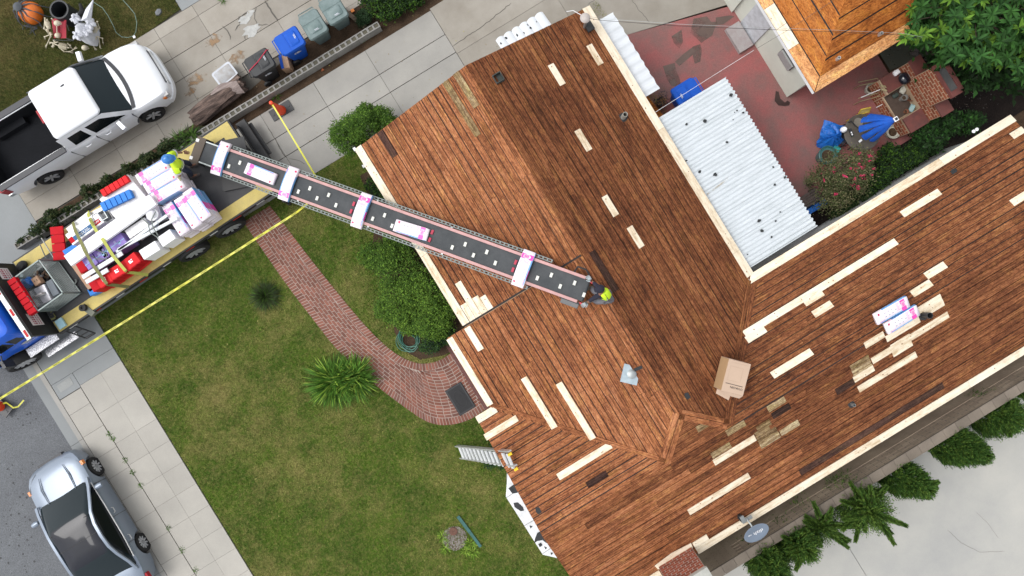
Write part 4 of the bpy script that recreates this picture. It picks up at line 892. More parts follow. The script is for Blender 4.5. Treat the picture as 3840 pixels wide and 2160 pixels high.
for sy in (-1,1):
    arc=[(1.42,.965,.985),(1.15,.95,1.09),(.72,.87,1.27),(.38,.80,1.41),(0,.755,1.478),(-.45,.745,1.487),(-.85,.755,1.455),(-1.2,.8,1.36),(-1.6,.86,1.18),(-1.95,.88,1.05)]
    m=MB(); V=[]
    for x,y,z in arc: V+=[(x,sy*(y+.035),z-.035),(x,sy*(y+.03),z+.015),(x,sy*(y-.055),z+.02),(x,sy*(y-.06),z-.02)]
    F=[]
    for i in range(len(arc)-1):
        for k in range(4):
            a,b_,c,d=i*4+k,i*4+(k+1)%4,(i+1)*4+(k+1)%4,(i+1)*4+k; F.append((a,b_,c,d) if sy>0 else (d,c,b_,a))
    m.add(V,F,0,True); m.build('roof_rail',M_sp,sedan)
    P=[(1.15,.99,.99),(.68,.905,1.22),(.35,.84,1.36),(-.1,.8,1.42),(-.6,.8,1.42),(-1.0,.83,1.33),(-1.45,.93,1.1),(-1.5,.99,1.02)]
    P=[(x,sy*y,z) for x,y,z in P]; m=MB(); m.add(P,[tuple(range(8)) if sy>0 else tuple(range(8))[::-1]]); m.build('side_window',M_glassb,sedan)
    m=MB(); m.tube([(1.2,sy*1.01,.995),(.3,sy*1.035,1.02),(-.8,sy*1.035,1.04),(-1.55,sy*.99,1.045)],.017); m.build('window_trim',M_alu,sedan)
    for dx in (.08,-.95): m=MB(); m.tube([(dx-.1,sy*1.04,.84),(dx-.07,sy*1.095,.845),(dx+.07,sy*1.095,.845),(dx+.1,sy*1.04,.84)],.016); m.build('door_handle',M_alu,sedan)
    for dx in (1.12,-.12,-1.1): m=MB(); m.box((dx-.005,min(sy*1.0,sy*1.072),.32),(dx+.005,max(sy*1.0,sy*1.072),.95)); m.build('door_gap',M_black,sedan)
    m=MB(); T=Matrix.Translation((.98,sy*1.2,1.03)); m.lathe([(0,-.14),(.07,-.11),(.095,0),(.075,.11),(0,.14)],seg=10,axis='Y',T=T@Matrix.Diagonal((1,1,.8,1))); m.tube([(1.0,sy*1.0,.99),(.98,sy*1.14,1.02)],.025); m.build('mirror',M_sp,sedan)
    m=MB(); m.grid(lambda u,v:(2.38-.5*u,sy*(.55+.44*u**.6-.06*v),.80-.1*v+.08*u),6,3); m.build('headlight',M_lamp,sedan)
    m=MB(); m.box((1.86,min(sy*.95,sy*1.03),.74),(2.0,max(sy*.95,sy*1.03),.86)); m.build('indicator',M_oran,sedan)
    m=MB(); m.box((-2.5,min(sy*.62,sy*.97),.78),(-2.22,max(sy*.62,sy*.99),.94)); m.build('tail_light',M_redl,sedan)
    m=MB(); m.tube([(1.3,sy*.5,1.01),(1.8,sy*.52,.975),(2.2,sy*.45,.9)],[.012,.022,.01],8); m.build('hood_crease',M_sp,sedan)
m=MB(); m.box((2.44,-.45,.5),(2.6,.45,.66)); m.build('grille',M_trim,sedan)
# ---------------- flatbed truck
TR=R(2.0); tk=thing('flatbed_truck','blue flatbed delivery truck with yellow edged black deck','flatbed truck',(-9.05,7.82,0),TR)
M_deck=mat('black_diamond_plate',(.024,.024,.028),(.042,.042,.044),sc=2,fine=.25,fsc=70,bump=.6,bsc=120,rough=.6)
M_yel=mat('yellow_diamond_plate',(.58,.46,.13),(.45,.36,.12),sc=3,fine=.2,fsc=90,bump=.5,bsc=120,rough=.6)
M_frm=mat('black_frame_steel',(.02,.02,.022),bump=.1,rough=.55)
M_wr=mat('red_white_strip',(.7,.7,.7),var=.1,bump=0); M_rd=mat('reflector_red',(.55,.02,.02),bump=0)
DZ=1.2
m=MB(); m.box((-4.05,-.95,DZ-.12),(3.75,.95,DZ)); m.build('deck',M_deck,tk)
m=MB(); m.box((-4.05,-1.33,DZ-.12),(4.12,-.955,DZ+.004)); m.box((-4.05,.955,DZ-.12),(4.12,1.33,DZ+.004)); m.box((3.755,-.955,DZ-.12),(4.12,.955,DZ+.004)); m.build('deck_border',M_yel,tk)
m=MB(); m.box((-4.1,-1.38,DZ-.22),(4.17,-1.335,DZ-.01)); m.box((-4.1,1.335,DZ-.22),(4.17,1.38,DZ-.01)); m.box((4.125,-1.335,DZ-.22),(4.17,1.335,DZ-.01)); m.box((-7.2,-.45,.55),(4.1,.45,DZ-.13)); m.box((4.17,-1.35,.42),(4.5,1.35,.62)); m.build('frame',M_frm,tk)
m=MB()
for i in range(9):
    x=-3.8+i*.9; m.box((x,-1.386,DZ-.17),(x+.3,-1.38,DZ-.1),i%2)
m.build('reflector',[M_wr,M_rd],tk)
for x in (2.15,.72):
    for sy in (-1,1): wheel(tk,x,sy*1.2,.54,.5,sy,spokes=10)
for sy in (-1,1): wheel(tk,-5.95,sy*1.22,.53,.32,sy,spokes=10)
for x0,y0,x1,y1 in ((4.1,-1.75,4.75,-1.0),(4.2,.0,4.6,1.2)):
    m=MB(); m.box((x0,y0,.36),(x1,y1,.42)); m.box((x0+.02,y0+.02,.1),(x0+.06,y1-.02,.9)); m.build('mud_flap',M_frm,tk)
m=MB(); m.box((-3.2,-1.3,.5),(-.4,-.9,1.0)); m.build('tool_box',mat('side_rail_grey',(.16,.17,.18)),tk)
# headboard
m=MB(); m.box((-4.2,-1.33,DZ-.1),(-4.12,1.33,2.34)); m.build('headboard',M_frm,tk)
m=MB(); m.box((-4.3,-1.38,2.34),(-4.16,1.38,2.4),0)
for i in range(7): m.box((-4.26,-1.3+i*.38,2.4),(-4.18,-1.06+i*.38,2.406),1 if i%2 else 2)
m.build('headboard_rail',[M_steel,M_wr,M_rd],tk)
M_stick=mat('white_sticker',(.7,.66,.66),bump=0,var=.05)
for y0 in (-.98,.72):
    m=MB(); m.box((-4.118,y0,1.55),(-4.108,y0+.42,2.05),0)
    for r in range(4):
        for c in range(5):
            m.box((-4.107,y0+.04+c*.07,1.62+r*.1),(-4.104,y0+.04+c*.07+.045,1.62+r*.1+(.07 if r==2 else .035)),1)
    m.build('warning_sticker',[M_stick,mat('sticker_red',(.4,.02,.08),bump=0)],tk)
# cab and bonnet
tab=[(-7.4,.9,1.45,.6),(-7.2,1.05,1.55,.5),(-6.6,1.1,1.62,.5),(-5.95,1.12,1.66,.55),(-5.7,1.1,1.7,.6),(-4.45,1.06,1.72,.6),(-4.38,1.0,1.6,.7)]
me=MB().loft(hull(tab,.6,[-7.4,-7.3,-7.2,-7,-6.6,-6.3,-5.95,-5.7,-5.4,-5,-4.6,-4.45,-4.38],sh=.14)).mesh('cab_body',[M_bp,M_trim])
me=bool_cut(me,[cyl_y(-5.95,.56,.64,-1.4,-.75,M_trim),cyl_y(-5.95,.56,.64,.75,1.4,M_trim)]); me.set_sharp_from_angle(angle=R(32)); link('cab_body',me,tk)
m=MB(); m.loft([slabring(-5.78,-4.42,1.05,1.05,1.68,.12),slabring(-5.7,-4.44,1.02,1.03,2.0,.14),slabring(-5.5,-4.46,.95,.98,2.42,.2),slabring(-5.4,-4.5,.88,.92,2.55,.22),slabring(-5.2,-4.62,.7,.75,2.62,.25)]); m.build('cab_roof',M_bp,tk)
for sy in (-1,1):
    for x0,x1 in ((-5.62,-5.12),(-5.08,-4.72)):
        quadpatch(tk,'cab_window',[(x0,sy*1.065,1.75),(x1,sy*1.065,1.75),(x1,sy*1.0,2.22),(x0+.06,sy*1.0,2.22)][::(1 if sy<0 else -1)],M_glassb)
quadpatch(tk,'windscreen',[(-5.86,.95,1.72),(-5.86,-.95,1.72),(-5.6,-.9,2.25),(-5.6,.9,2.25)],M_glass)
lg=MB(); lg.lathe([(.1,0),(.13,0)],seg=20,T=Matrix.Translation((-4.95,-1.075,1.42))@Matrix.Rotation(R(90),4,'X')@Matrix.Diagonal((1.5,.8,1,1)))
for i in range(9): lg.box((-4.72+i*.05,-1.072,1.38+.02*math.sin(i*2.2)),(-4.69+i*.05,-1.068,1.48+.03*math.sin(i*1.3)))
for i in range(12): lg.box((-5.1+i*.06,-1.078,1.24),(-5.06+i*.06,-1.073,1.275))
lg.build('door_logo',mat('logo_white',(.75,.78,.8),bump=0),tk)
M_dia=mat('bright_tread_plate',(.55,.56,.58),(.2,.2,.22),sc=26,contrast=3,metal=.6,rough=.3,bump=.5)
for x0,x1,y0,y1,z in ((-5.45,-4.35,-1.42,-1.12,.92),(-5.2,-4.0,-1.62,-1.38,.55)): m=MB(); m.box((x0,y0,z-.05),(x1,y1,z)); m.build('tread_step',M_dia,tk)
m=MB()
for sy in (-1,): m.tube([(-5.7,sy*1.1,1.7),(-5.75,sy*1.35,1.75),(-5.75,sy*1.38,1.3)],.02); m.box((-5.82,-1.5,1.3),(-5.72,-1.25,1.75))
m.build('mirror',M_trim,tk)
# black ladder folded out beside the deck
ld=MB(); a=q('B',1110,490,1.12); b_=q('B',970,570,1.12); c=q('B',1480,620,.45); d=q('B',1345,700,.45)
ld.tube([a,c],.025,6); ld.tube([b_,d],.025,6)
for f in (.15,.45,.72,.97): ld.tube([a.lerp(c,f),b_.lerp(d,f)],.022 if f<.9 else .04,6)
ld.build('step_ladder',M_frm,tk,world=True)
m=MB()
p=q('B',1285,225,1.3); m.lathe([(0,0),(.11,0),(.11,.14),(.05,.14),(.05,.1),(0,.1)],c=(p.x,p.y,1.2),seg=16); m.build('strap_winch',M_black,tk,world=True)
m=MB(); p=q('B',1370,260,1.2); T=frame((p.x,p.y,1.06),R(-70)); m.box((-.22,-.09,0),(.22,.09,.17),0,T); m.build('strap_reel',mat('olive_grey_fabric',(.17,.18,.14)),tk,world=True)
# ================================================================= CARGO, CONVEYOR, PEOPLE
M_wrap=mat('white_lilac_wrap',(.82,.755,.80),(.74,.67,.74),sc=3,fine=.04,fsc=30,bump=.15,bsc=20,rough=.35,pos=False)
M_pink=mat('pink_print',(.78,.07,.42),var=.1,bump=0,rough=.35); M_blue=mat('blue_print',(.16,.40,.75),var=.1,bump=0,rough=.35)
M_dpk=mat('crimson_print',(.6,.03,.12),bump=0,rough=.35); M_gdot=mat('grey_print',(.50,.50,.55),bump=0,rough=.35); M_lpk=mat('light_pink_print',(.80,.42,.62),bump=0,rough=.35)
BL,BWD,BH=1.05,.362,.105
def bundle_parts(sag=0.,h=BH,var=0):
    def z(x): return -sag*(abs(x)/(BL/2))**2
    b=MB(); rings=[]
    for i in range(13):
        x=-BL/2+BL*i/12; e=.975 if i in (0,12) else 1; zz=z(x); w=BWD/2*e
        rings.append([(x,-w,zz+.02),(x,-w*.97,zz),(x,w*.97,zz),(x,w,zz+.02),(x,w,zz+h*.88*e),(x,w*.96,zz+h*e),(x,0,zz+h*e+.004),(x,-w*.96,zz+h*e),(x,-w,zz+h*.88*e)])
    b.loft(rings,0); 
    n=len(b.f); 
    for i,f in enumerate(b.f[:-2]):   # printed side bands
        seg,k=divmod(i,9)
        if k in (0,8,) and seg<9: b.m[i]=1 if not var else 0
        if k in (3,4) and seg<9: b.m[i]=1 if seg<6 else 2
    p=MB()
    def rc(x0,x1,y0,y1,mi,dz=.0025):
        n=max(1,int((x1-x0)/.08)); V=[]
        for i in range(n+1):
            x=x0+(x1-x0)*i/n
            for y in (y0,y1): V.append((x,y,z(x)+h+.006*(1-abs(y)/(BWD/2))+dz))
        p.add(V,[(2*i,2*i+2,2*i+3,2*i+1) for i in range(n)],mi)
    rc(-.42,-.27,-.172,.172,0); 
    rc(-.405,-.29,-.12,.05,2,.004)
    for yy in (-.07,-.03,.01): rc(-.38,-.32,yy,yy+.02,0,.006)
    for j in range(7): rc(-.25+.02*(j%3),-.13-.02*(j%2),-.15+j*.035,-.135+j*.035,2)
    for j in range(6): rc(-.02+(j%3)*.11,.03+(j%3)*.11,-.08+(j//3)*.12,-.05+(j//3)*.12,3)
    rc(-.12,-.08,-.02,.02,3); rc(.385,.44,-.15,-.085,1); rc(-.28,.42,.145,.172,4); rc(.28,.45,.135,.145,0)
    return b.mesh('wrapper',[M_wrap,M_blue,M_pink]),p.mesh('printed_label',[M_pink,M_dpk,M_lpk,M_gdot,M_blue])
BW0=bundle_parts(); BW1=bundle_parts(sag=.06)
def bundle(M,label,group,bent=False):
    t=thing('shingle_bundle',label,'shingle bundle',M=M,group=group); w,p=BW1 if bent else BW0
    link('wrapper',w,t); link('printed_label',p,t); return t
# pallets of bundles on the deck
ORD=['','second','third','fourth','fifth','sixth','seventh','eighth']
GP='wrapped roof shingle bundles stacked on the truck'
def ang(a,b): d=b-a; return math.atan2(d.y,d.x)
ztop=2.1; a1=ang(q(5,1290,560,2.2),q(5,1560,400,2.2))
L1=[((1080+1150)/2,(290+380)/2,(1340+1400)/2,(105+205)/2,'first'),((1150+1225)/2,(380+460)/2,(1420+1480)/2,(200+300)/2,'second'),((1225+1290)/2,(460+560)/2,(1500+1560)/2,(300+400)/2,'third')]
lab1=['shingle bundle topmost beside the blue helmeted worker, furthest from the lawn','shingle bundle topmost in the middle of the stack beside the worker','shingle bundle topmost in the worker stack, next to the lilac gap']
for i,(x0,y0,x1,y1,_) in enumerate(L1):
    a,b=q(5,x0,y0,ztop),q(5,x1,y1,ztop); c=(a+b)/2
    for k in range(8):
        z=ztop-BH*(k+1); j=(0,0) if k==0 else (random.uniform(-.015,.015),random.uniform(-.012,.012))
        M=Matrix.Translation((c.x+j[0],c.y+j[1],z))@Matrix.Rotation(a1+random.uniform(-.01,.01),4,'Z')
        bundle(M,lab1[i] if k==0 else 'shingle bundle %s from the top under the %s one beside the worker'%(ORD[k],('furthest','middle','nearest')[i]),GP)
lab2=['shingle bundle lying crosswise on top, left of the pair with crimson squares','shingle bundle crosswise on top in the middle of the front stack','shingle bundle crosswise on top nearest the empty deck']
for i,(p0,p1) in enumerate((((1385,575),(1560,850)),((1495,500),(1690,790)),((1590,440),(1770,700)))):
    zt=2.1-(.12 if i==0 else 0); a,b=q(5,*p0,zt),q(5,*p1,zt); c=(a+b)/2; an=ang(a,b)
    for k in range(8 if i else 7):
        z=zt-BH*(k+1); M=Matrix.Translation((c.x+random.uniform(-.015,.015)*(k>0),c.y+random.uniform(-.012,.012)*(k>0),z))@Matrix.Rotation(an+(0 if k%3 else 0)+random.uniform(-.01,.01),4,'Z')
        bundle(M,lab2[i] if k==0 else 'shingle bundle %s from the top in the %s column of the crosswise stack'%(ORD[k],('left','middle','right')[i]),GP)
M_pal=mat('pallet_wood',(.45,.32,.18),var=.3,sc=6)
def pallet(c,w,d,rz,lab):
    t=thing('pallet',lab,'pallet',(c[0],c[1],DZ+.005),rz)
    for i in range(7): y=-d/2+.05+i*(d-.1)/6; MB().box((-w/2,y-.045,.055),(w/2,y+.045,.075)).build('slat',M_pal,t)
    for i in (-1,0,1): MB().box((i*(w/2-.06)-.04,-d/2,0),(i*(w/2-.06)+.04,d/2,.054)).build('runner',M_pal,t)
c=q(5,1320,330,1.3); pallet((c.x,c.y),1.1,1.1,a1,'wooden pallet under the bundles beside the worker')
c=q(5,1600,650,1.3); pallet((c.x,c.y),1.1,1.1,a1,'wooden pallet under the crosswise bundles near the edge')
# cartons and packs from photo corners: p0->p1->p2 are successive top corners
def carton(name,label,cat,k,p0,p1,p2,z,h,m,name2=None,group=None,extra=None,bev=.0):
    A,B,C=(q(k,*p,z) for p in (p0,p1,p2)); u=(B-A); L=u.length; u.normalize(); v=C-B; v=v-u*v.dot(u); W=v.length; v.normalize()
    c=A+u*L/2+v*W/2; rz=math.atan2(u.y,u.x)
    t=thing(name,label,cat,(c.x,c.y,z-h),rz,group); s=1 if u.cross(v).z>0 else -1
    b=MB(); e=.012
    b.loft([[(sx*(L/2-i),sy*(W/2-i),zz) for sx,sy in ((-1,-1),(1,-1),(1,1),(-1,1))] for i,zz in ((0,0),(0,h-e),(e,h))],0,sm=False)
    b.build(name2 or 'carton',m,t)
    if extra: extra(t,L,W,h,s)
    return t
M_wc=mat('white_carton',(.88,.88,.9),(.84,.84,.86),sc=4,fine=.02,bump=.05,rough=.45); M_rf=mat('red_plastic',(.52,.006,.015),var=.15,bump=.05,rough=.55,spec=.1); M_rl=mat('light_red_plastic',(.72,.025,.03),var=.15,bump=.05,rough=.55,spec=.1)
M_bf=mat('blue_plastic',(.06,.25,.72),var=.15,bump=.1,rough=.55,spec=.1); M_pur=mat('purple_wrap',(.24,.16,.50),(.34,.26,.60),sc=8,bump=.1,rough=.5,spec=.15); M_beige=mat('beige_wrap',(.62,.57,.54),(.5,.46,.44),sc=6,fine=.08,bump=.3,rough=.4); M_kraft=mat('kraft_card',(.52,.33,.21),var=.12,bump=.05,rough=.7)
M_film=mat('stretch_film',(.80,.79,.79),(.64,.63,.64),sc=8,fine=.06,bump=.5,bsc=14,bd=.03,rough=.3)
M_cyan=mat('pale_blue_print',(.35,.6,.85),bump=0)
def flat(t,name,rects,h,mats):
    m=MB()
    for x0,x1,y0,y1,mi in rects: m.sheet([(x0,y0),(x1,y0),(x1,y1),(x0,y1)],h+.003+.001*mi,mi)
    return m.build(name,mats,t)
def text(body,parent,M,size,m,name='lettering',th=.002):
    cu=bpy.data.curves.new('txt','FONT'); cu.body=body; cu.size=size; cu.extrude=th; cu.align_x='CENTER'; cu.align_y='CENTER'; cu.resolution_u=2
    o=bpy.data.objects.new('txt',cu); COL.objects.link(o); dg=bpy.context.evaluated_depsgraph_get(); me=bpy.data.meshes.new_from_object(o.evaluated_get(dg)); bpy.data.objects.remove(o)
    me.materials.clear(); me.materials.append(m); me.name=name; return link(name,me,parent,M)
def ribs(n,m):
    def f(t,L,W,h,s):
        for i in range(n):
            x=-L/2+(i+.5)*L/n; MB().box((x-L/n*.42,-W/2-.012,h*.25),(x+L/n*.42,W/2+.012,h+.035)).build('rib',m,t)
    return f
carton('film_pallet','pallet load in wrinkled white stretch film behind the red and blue strips','pallet load',5,(715,520),(1000,280),(1200,480),1.95,.72,M_film,'wrapped_load')
carton('film_pallet','low load in white stretch film beside the grey duct','pallet load',5,(640,640),(790,570),(960,700),1.75,.5,M_film,'wrapped_load')
carton('ridge_vent_strip','light red ribbed plastic strip on the white film','plastic strip',5,(727,440),(985,285),(1015,340),2.05,.09,M_rl,'strip_body',extra=ribs(6,M_rl))
carton('ridge_vent_strip','mid blue ribbed plastic strip lying on the white film','plastic strip',5,(725,565),(1020,425),(1050,500),2.08,.1,M_bf,'strip_body',extra=ribs(6,M_bf))
carton('ridge_vent_strip','dark red ribbed strip standing out at the deck edge','plastic strip',5,(255,825),(345,815),(375,1100),1.5,.12,M_rf,'strip_body',extra=None)
t_=bpy.data.objects['ridge_vent_strip.002']
for i in range(4): MB().box((-.2,-.5+i*.27,.1),(.2,-.5+i*.27+.24,.15)).build('rib',M_rf,t_)
carton('kraft_box','pale brown cardboard sheet stack under the red packs','cardboard box',5,(345,1045),(430,985),(650,1420),1.5,.25,M_kraft)
carton('blue_pack','blue plastic pack under the front corner of the load','plastic pack',5,(595,1415),(740,1340),(775,1400),1.5,.28,M_bf,'pack_body')
carton('blue_pack','small blue plastic pack beside the red strip end','plastic pack',5,(350,1030),(480,950),(500,1000),1.75,.3,M_bf,'pack_body')
carton('film_load','white wrapped roofing load near the far deck edge','pallet load',5,(385,810),(600,640),(740,740),1.85,.62,M_film,'wrapped_load')
def gaf(t,L,W,h,s):
    flat(t,'printed_band',[(-L*.38,L*.24,-W*.36,W*.02*1,0),(-L*.5,-L*.38,-W*.36,W*.1,1),(L*.26,L*.44,-W*.36,W*.0,1)],h,[mat('navy_print',(.03,.13,.30),bump=0),M_rf])
    text('GAF',t,Matrix.Translation((L*.35,-W*.17,h+.006)),.10,M_wc); text('Peel & Stick',t,Matrix.Translation((-L*.06,-W*.12,h+.006)),.075,M_wc); text('Underlayment',t,Matrix.Translation((-L*.06,-W*.24,h+.006)),.075,M_wc)
carton('underlayment_carton','white carton with navy band and red square lettered GAF','carton',5,(455,975),(765,745),(690,640),2.05,.3,M_wc,extra=gaf)
carton('long_carton','very long plain white carton lying across the whole load','carton',5,(365,1080),(1210,470),(1280,570),2.28,.12,M_wc)
def purp(t,L,W,h,s):
    R_=[]
    n=max(1,int(L/.28))
    for i in range(n):
        x=-L/2+(i+.5)*L/n; R_+=[(x-.09,x-.02,.0,.09,0),(x+.02,x+.09,-.09,.0,1)]
    R_.append((-L/2,L/2,-W*.08,-W*.02,1)); flat(t,'printed_pattern',R_,h,[mat('lavender_print',(.5,.45,.78),bump=0),M_cyan])
for p,lb in ((((540,1120),(640,1050),(705,1155)),'purple shingle pack nearest the red bundle'),(((645,1045),(745,975),(810,1085)),'purple shingle pack under the first olive strap'),(((790,945),(925,850),(995,950)),'purple shingle pack beside the white cartons'),(((700,1000),(785,945),(850,1050)),'purple shingle pack between the two straps')):
    carton('purple_pack',lb,'shingle pack',5,*p,2.0,.7,M_pur,'pack_body',extra=purp,group='purple shingle packs in the truck load')
def redx(t,L,W,h,s):
    flat(t,'printed_mark',[(-.06,.0,-.05,.05,0),(.0,.06,-.05,-.01,0),(.02,.07,.02,.05,0)],h,[M_wc])
    for i in range(3):
        x=-L/2+(i+.5)*L/3; MB().box((x-L/6+.01,-W/2-.02,h*.3),(x+L/6-.01,-W/2+.0,h-.02)).build('rib',M_rf,t)
for p,lb in ((((480,1160),(550,1120),(605,1215)),'dark red shingle pack at the lower left of the load'),(((605,1345),(680,1300),(740,1390)),'dark red shingle pack at the front corner of the load'),(((670,1300),(790,1225),(850,1325)),'bright red shingle pack crossed by the first strap'),(((790,1225),(930,1140),(985,1235)),'bright red shingle pack between the straps'),(((930,1140),(1055,1040),(1110,1140)),'bright red shingle pack beside the white carton pair')):
    carton('red_pack',lb,'shingle pack',5,*p,1.98 if 'dark' not in lb else 1.8,.7,M_rl if 'bright' in lb else M_rf,'pack_body',extra=redx if 'bright' in lb else None,group='red shingle packs in the truck load')
def lid(t,L,W,h,s): flat(t,'seam_tape',[(-L/2,L/2,-.004,.004,0),(-L*.42,-L*.2,-W*.3,-W*.27,0),(L*.1,L*.35,W*.25,W*.28,0)],h,[M_gdot])
for p,lb in ((((1105,1030),(1265,930),(1330,1010)),'square white carton on the load beside the red pack'),(((1285,900),(1410,815),(1480,900)),'square white carton on the load nearest the shingle bundles')):
    carton('white_carton',lb,'carton',5,*p,1.95,.65,M_wc,extra=lid)
carton('white_pack','white wrapped pack under the knotted grey strap','wrapped pack',5,(965,830),(1160,700),(1215,780),2.05,.7,M_film,'pack_body')
carton('lilac_pack','lilac wrapped pack in the gap between the two bundle stacks','wrapped pack',5,(1205,615),(1300,580),(1380,680),1.8,.5,M_wrap,'pack_body')
for p,lb in ((((890,1005),(1480,690),(1490,720)),'long pale metal flashing on the load, nearest the lawn'),(((870,1030),(1375,665),(1390,690)),'long thin metal flashing beside the white cartons'),(((535,1275),(930,1030),(950,1070)),'white metal edge flashing lying over the red packs'),(((570,1320),(790,1195),(800,1240)),'short white flashing strip at the lower left of the load')):
    carton('metal_flashing',lb,'flashing',5,*p,2.1,.04,mat('pale_painted_metal',(.72,.76,.79),bump=0,rough=.35),'sheet',group='lengths of metal flashing on the load')
m=thing('white_helmet','round white hard hat under the grey straps on the load','hard hat',q(5,1240,670,2.05)); b=MB(); b.lathe([(.20,0),(.19,.02),(.15,.03),(.14,.09),(.10,.15),(0,.18)],seg=20); b.build('shell',M_wc,m)
m=thing('duct_offcut','short grey square duct between the white packs','duct',q(5,770,700,1.8),a1); b=MB(); 
for a_,b__ in (((-.2,-.15),(.2,-.13)),((-.2,.13),(.2,.15)),((-.2,-.13),(-.18,.13)),((.18,-.13),(.2,.13))): b.box((*a_,0),(*b__,.25))
b.build('duct_wall',M_steel,m)
# ratchet straps
M_ol=mat('olive_strap',(.20,.20,.07),var=.15,fine=.15,bump=.2,rough=.8); M_ylg=mat('yellow_green_strap',(.45,.47,.10),var=.1,fine=.1,bump=.2,rough=.8); M_gst=mat('grey_strap',(.16,.18,.17),var=.2,fine=.1,bump=.1,rough=.8)
def strapp(name,label,k,pts,w,m,cat='strap'):
    P=[q(k,x,y,z) for x,y,z in pts]; t=thing(name,label,cat,tuple(P[0])); b=MB(); V=[]
    for i,p in enumerate(P):
        d=(P[min(i+1,len(P)-1)]-P[max(i-1,0)]); d.z=0; d.normalize(); n=Vector((-d.y,d.x,0))*w/2
        V+=[p+n,p-n,p-n-Vector((0,0,.004)),p+n-Vector((0,0,.004))]
    F=[(4*i+a,4*i+(a+1)%4,4*i+4+(a+1)%4,4*i+4+a) for i in range(len(P)-1) for a in range(4)]
    b.add(V,[f[::-1] for f in F]); b.build('webbing',m,t,world=True); return t,P
strapp('cargo_strap','olive green cargo strap, the one nearest the truck cab',5,[(455,745,1.9),(480,830,2.12),(540,950,2.3),(575,1030,2.32),(660,1180,2.16),(790,1355,2.05),(800,1362,1.95),(1010,1385,1.3)],.1,M_ol)
t_,P_=strapp('cargo_strap','yellow green lettered cargo strap over the middle of the load',5,[(600,640,1.8),(625,720,2.1),(680,820,2.15),(760,930,2.32),(860,1090,2.16),(975,1225,2.05),(990,1238,1.9),(1200,1268,1.25)],.1,M_ylg)
text('RADIST',t_,WM[t_.name].inverted()@Matrix.Translation(q(5,640,745,2.16))@Matrix.Rotation(ang(q(5,625,720,2),q(5,680,820,2)),4,'Z'),.08,M_black)
strapp('tie_down','thin grey rubber tie hanging in a loop over the flashing',5,[(1120,690,2.15),(1200,760,2.2),(1220,850,2.2),(1300,900,2.2),(1290,940,2.1)],.035,M_gst)
strapp('tie_down','thin grey rubber tie from the white hard hat to the cartons',5,[(1275,640,2.2),(1235,720,2.28),(1250,800,2.2),(1300,880,2.15)],.035,M_gst)
strapp('tie_down','grey webbing tail looped over the purple packs',5,[(610,1010,2.1),(700,1025,2.12),(790,1060,2.1),(790,1110,2.1),(690,1110,2.1),(640,1080,2.12)],.035,M_gst)
strapp('tie_down','dark tie end lying beside the wire cage',5,[(455,1390,1.3),(490,1330,1.25),(480,1310,1.25)],.05,M_gst)
for x0,y0,x1,y1,lb in ((145,900,290,1135,'thin steel pry bar leaning over the far deck edge'),(130,965,190,1100,'short steel bar beside the wire cage')):
    a,b_=q(5,x0,y0,1.5),q(5,x1,y1,1.25); t=thing('steel_bar',lb,'steel bar',tuple(a)); MB().tube([a,b_],.018,6).build('rod',M_steel,t,world=True)
# ---------------- wire cage with tools
cg=[q('E',300,520,2.15),q('E',680,190,2.15),q('E',1290,770,2.15),q('E',640,1130,2.15)]
cc=sum(cg,Vector())/4; cage=thing('wire_cage','galvanised wire basket cage full of tools on the truck deck','wire cage',(cc.x,cc.y,DZ))
cg=[q('E',*c_,2.1) for c_ in ((270,490),(710,262),(1090,778),(650,1095))]; cc=sum(cg,Vector())/4; rzc=ang(cg[3],cg[2]); rot=Matrix.Rotation(rzc,4,'Z'); WLc,WWc=1.28,1.28
cage.matrix_local=frame((cc.x,cc.y,DZ+.01),rzc); WM[cage.name]=cage.matrix_local.copy()
M_wire=mat('grey_green_wire',(.20,.245,.24),metal=.2,rough=.45,bump=0)
def meshpanel(x0,y0,x1,y1,h):
    b=MB(); n=20
    for i in range(n+1):
        f=i/n; x=x0+(x1-x0)*f; y=y0+(y1-y0)*f; b.cbox((x,y,h/2),(.006,.006,h))
    for j in range(13):
        z=h*j/12; cx,cy=(x0+x1)/2,(y0+y1)/2; b.cbox((cx,cy,z),(abs(x1-x0)+.009,abs(y1-y0)+.009,.009))
    b.cbox(((x0+x1)/2,(y0+y1)/2,h),(abs(x1-x0)+.035,abs(y1-y0)+.035,.03)); b.cbox(((x0+x1)/2,(y0+y1)/2,.03),(abs(x1-x0)+.03,abs(y1-y0)+.03,.03)); return b
hx,hy=(cg[2]-cg[3]).length/2,(cg[0]-cg[3]).length/2
for a_ in ((-hx,-hy,hx,-hy),(-hx,hy,hx,hy),(-hx,-hy,-hx,hy),(hx,-hy,hx,hy)): meshpanel(*a_,.9).build('mesh_panel',M_wire,cage)
for sx in (-1,1):
    for sy in (-1,1): MB().cbox((sx*hx,sy*hy,.45),(.04,.04,.92)).build('post',M_wire,cage)
MB().box((-hx+.02,-hy+.02,.02),(hx-.02,hy-.02,.05)).build('floor_panel',M_frm,cage)
carton('steel_tool_box','bright steel tool box with round handle inside the wire cage','tool box','E',(500,760),(770,630),(940,890),1.62,.35,mat('bright_sheet_steel',(.66,.67,.72),metal=.3,rough=.3,var=.15,sc=3,bump=0),extra=lambda t,L,W,h,s:(MB().tube([(-.16,0,h),(-.14,0,h+.09),(.14,0,h+.09),(.16,0,h)],.055,10).build('handle',M_alu,t)))
carton('grey_case','flat grey case inside the wire cage beside the tool box','case','E',(790,600),(900,540),(1080,770),1.55,.28,mat('slate_case',(.19,.22,.25),bump=.05))
carton('small_kraft_box','small brown carton printed with a triangle inside the cage','cardboard box','E',(535,550),(640,480),(760,570),1.7,.2,M_kraft,extra=lambda t,L,W,h,s:flat(t,'printed_mark',[(-.05,-.03,-.03,.03,0),(.03,.05,-.03,.03,0)],h,[M_black]))
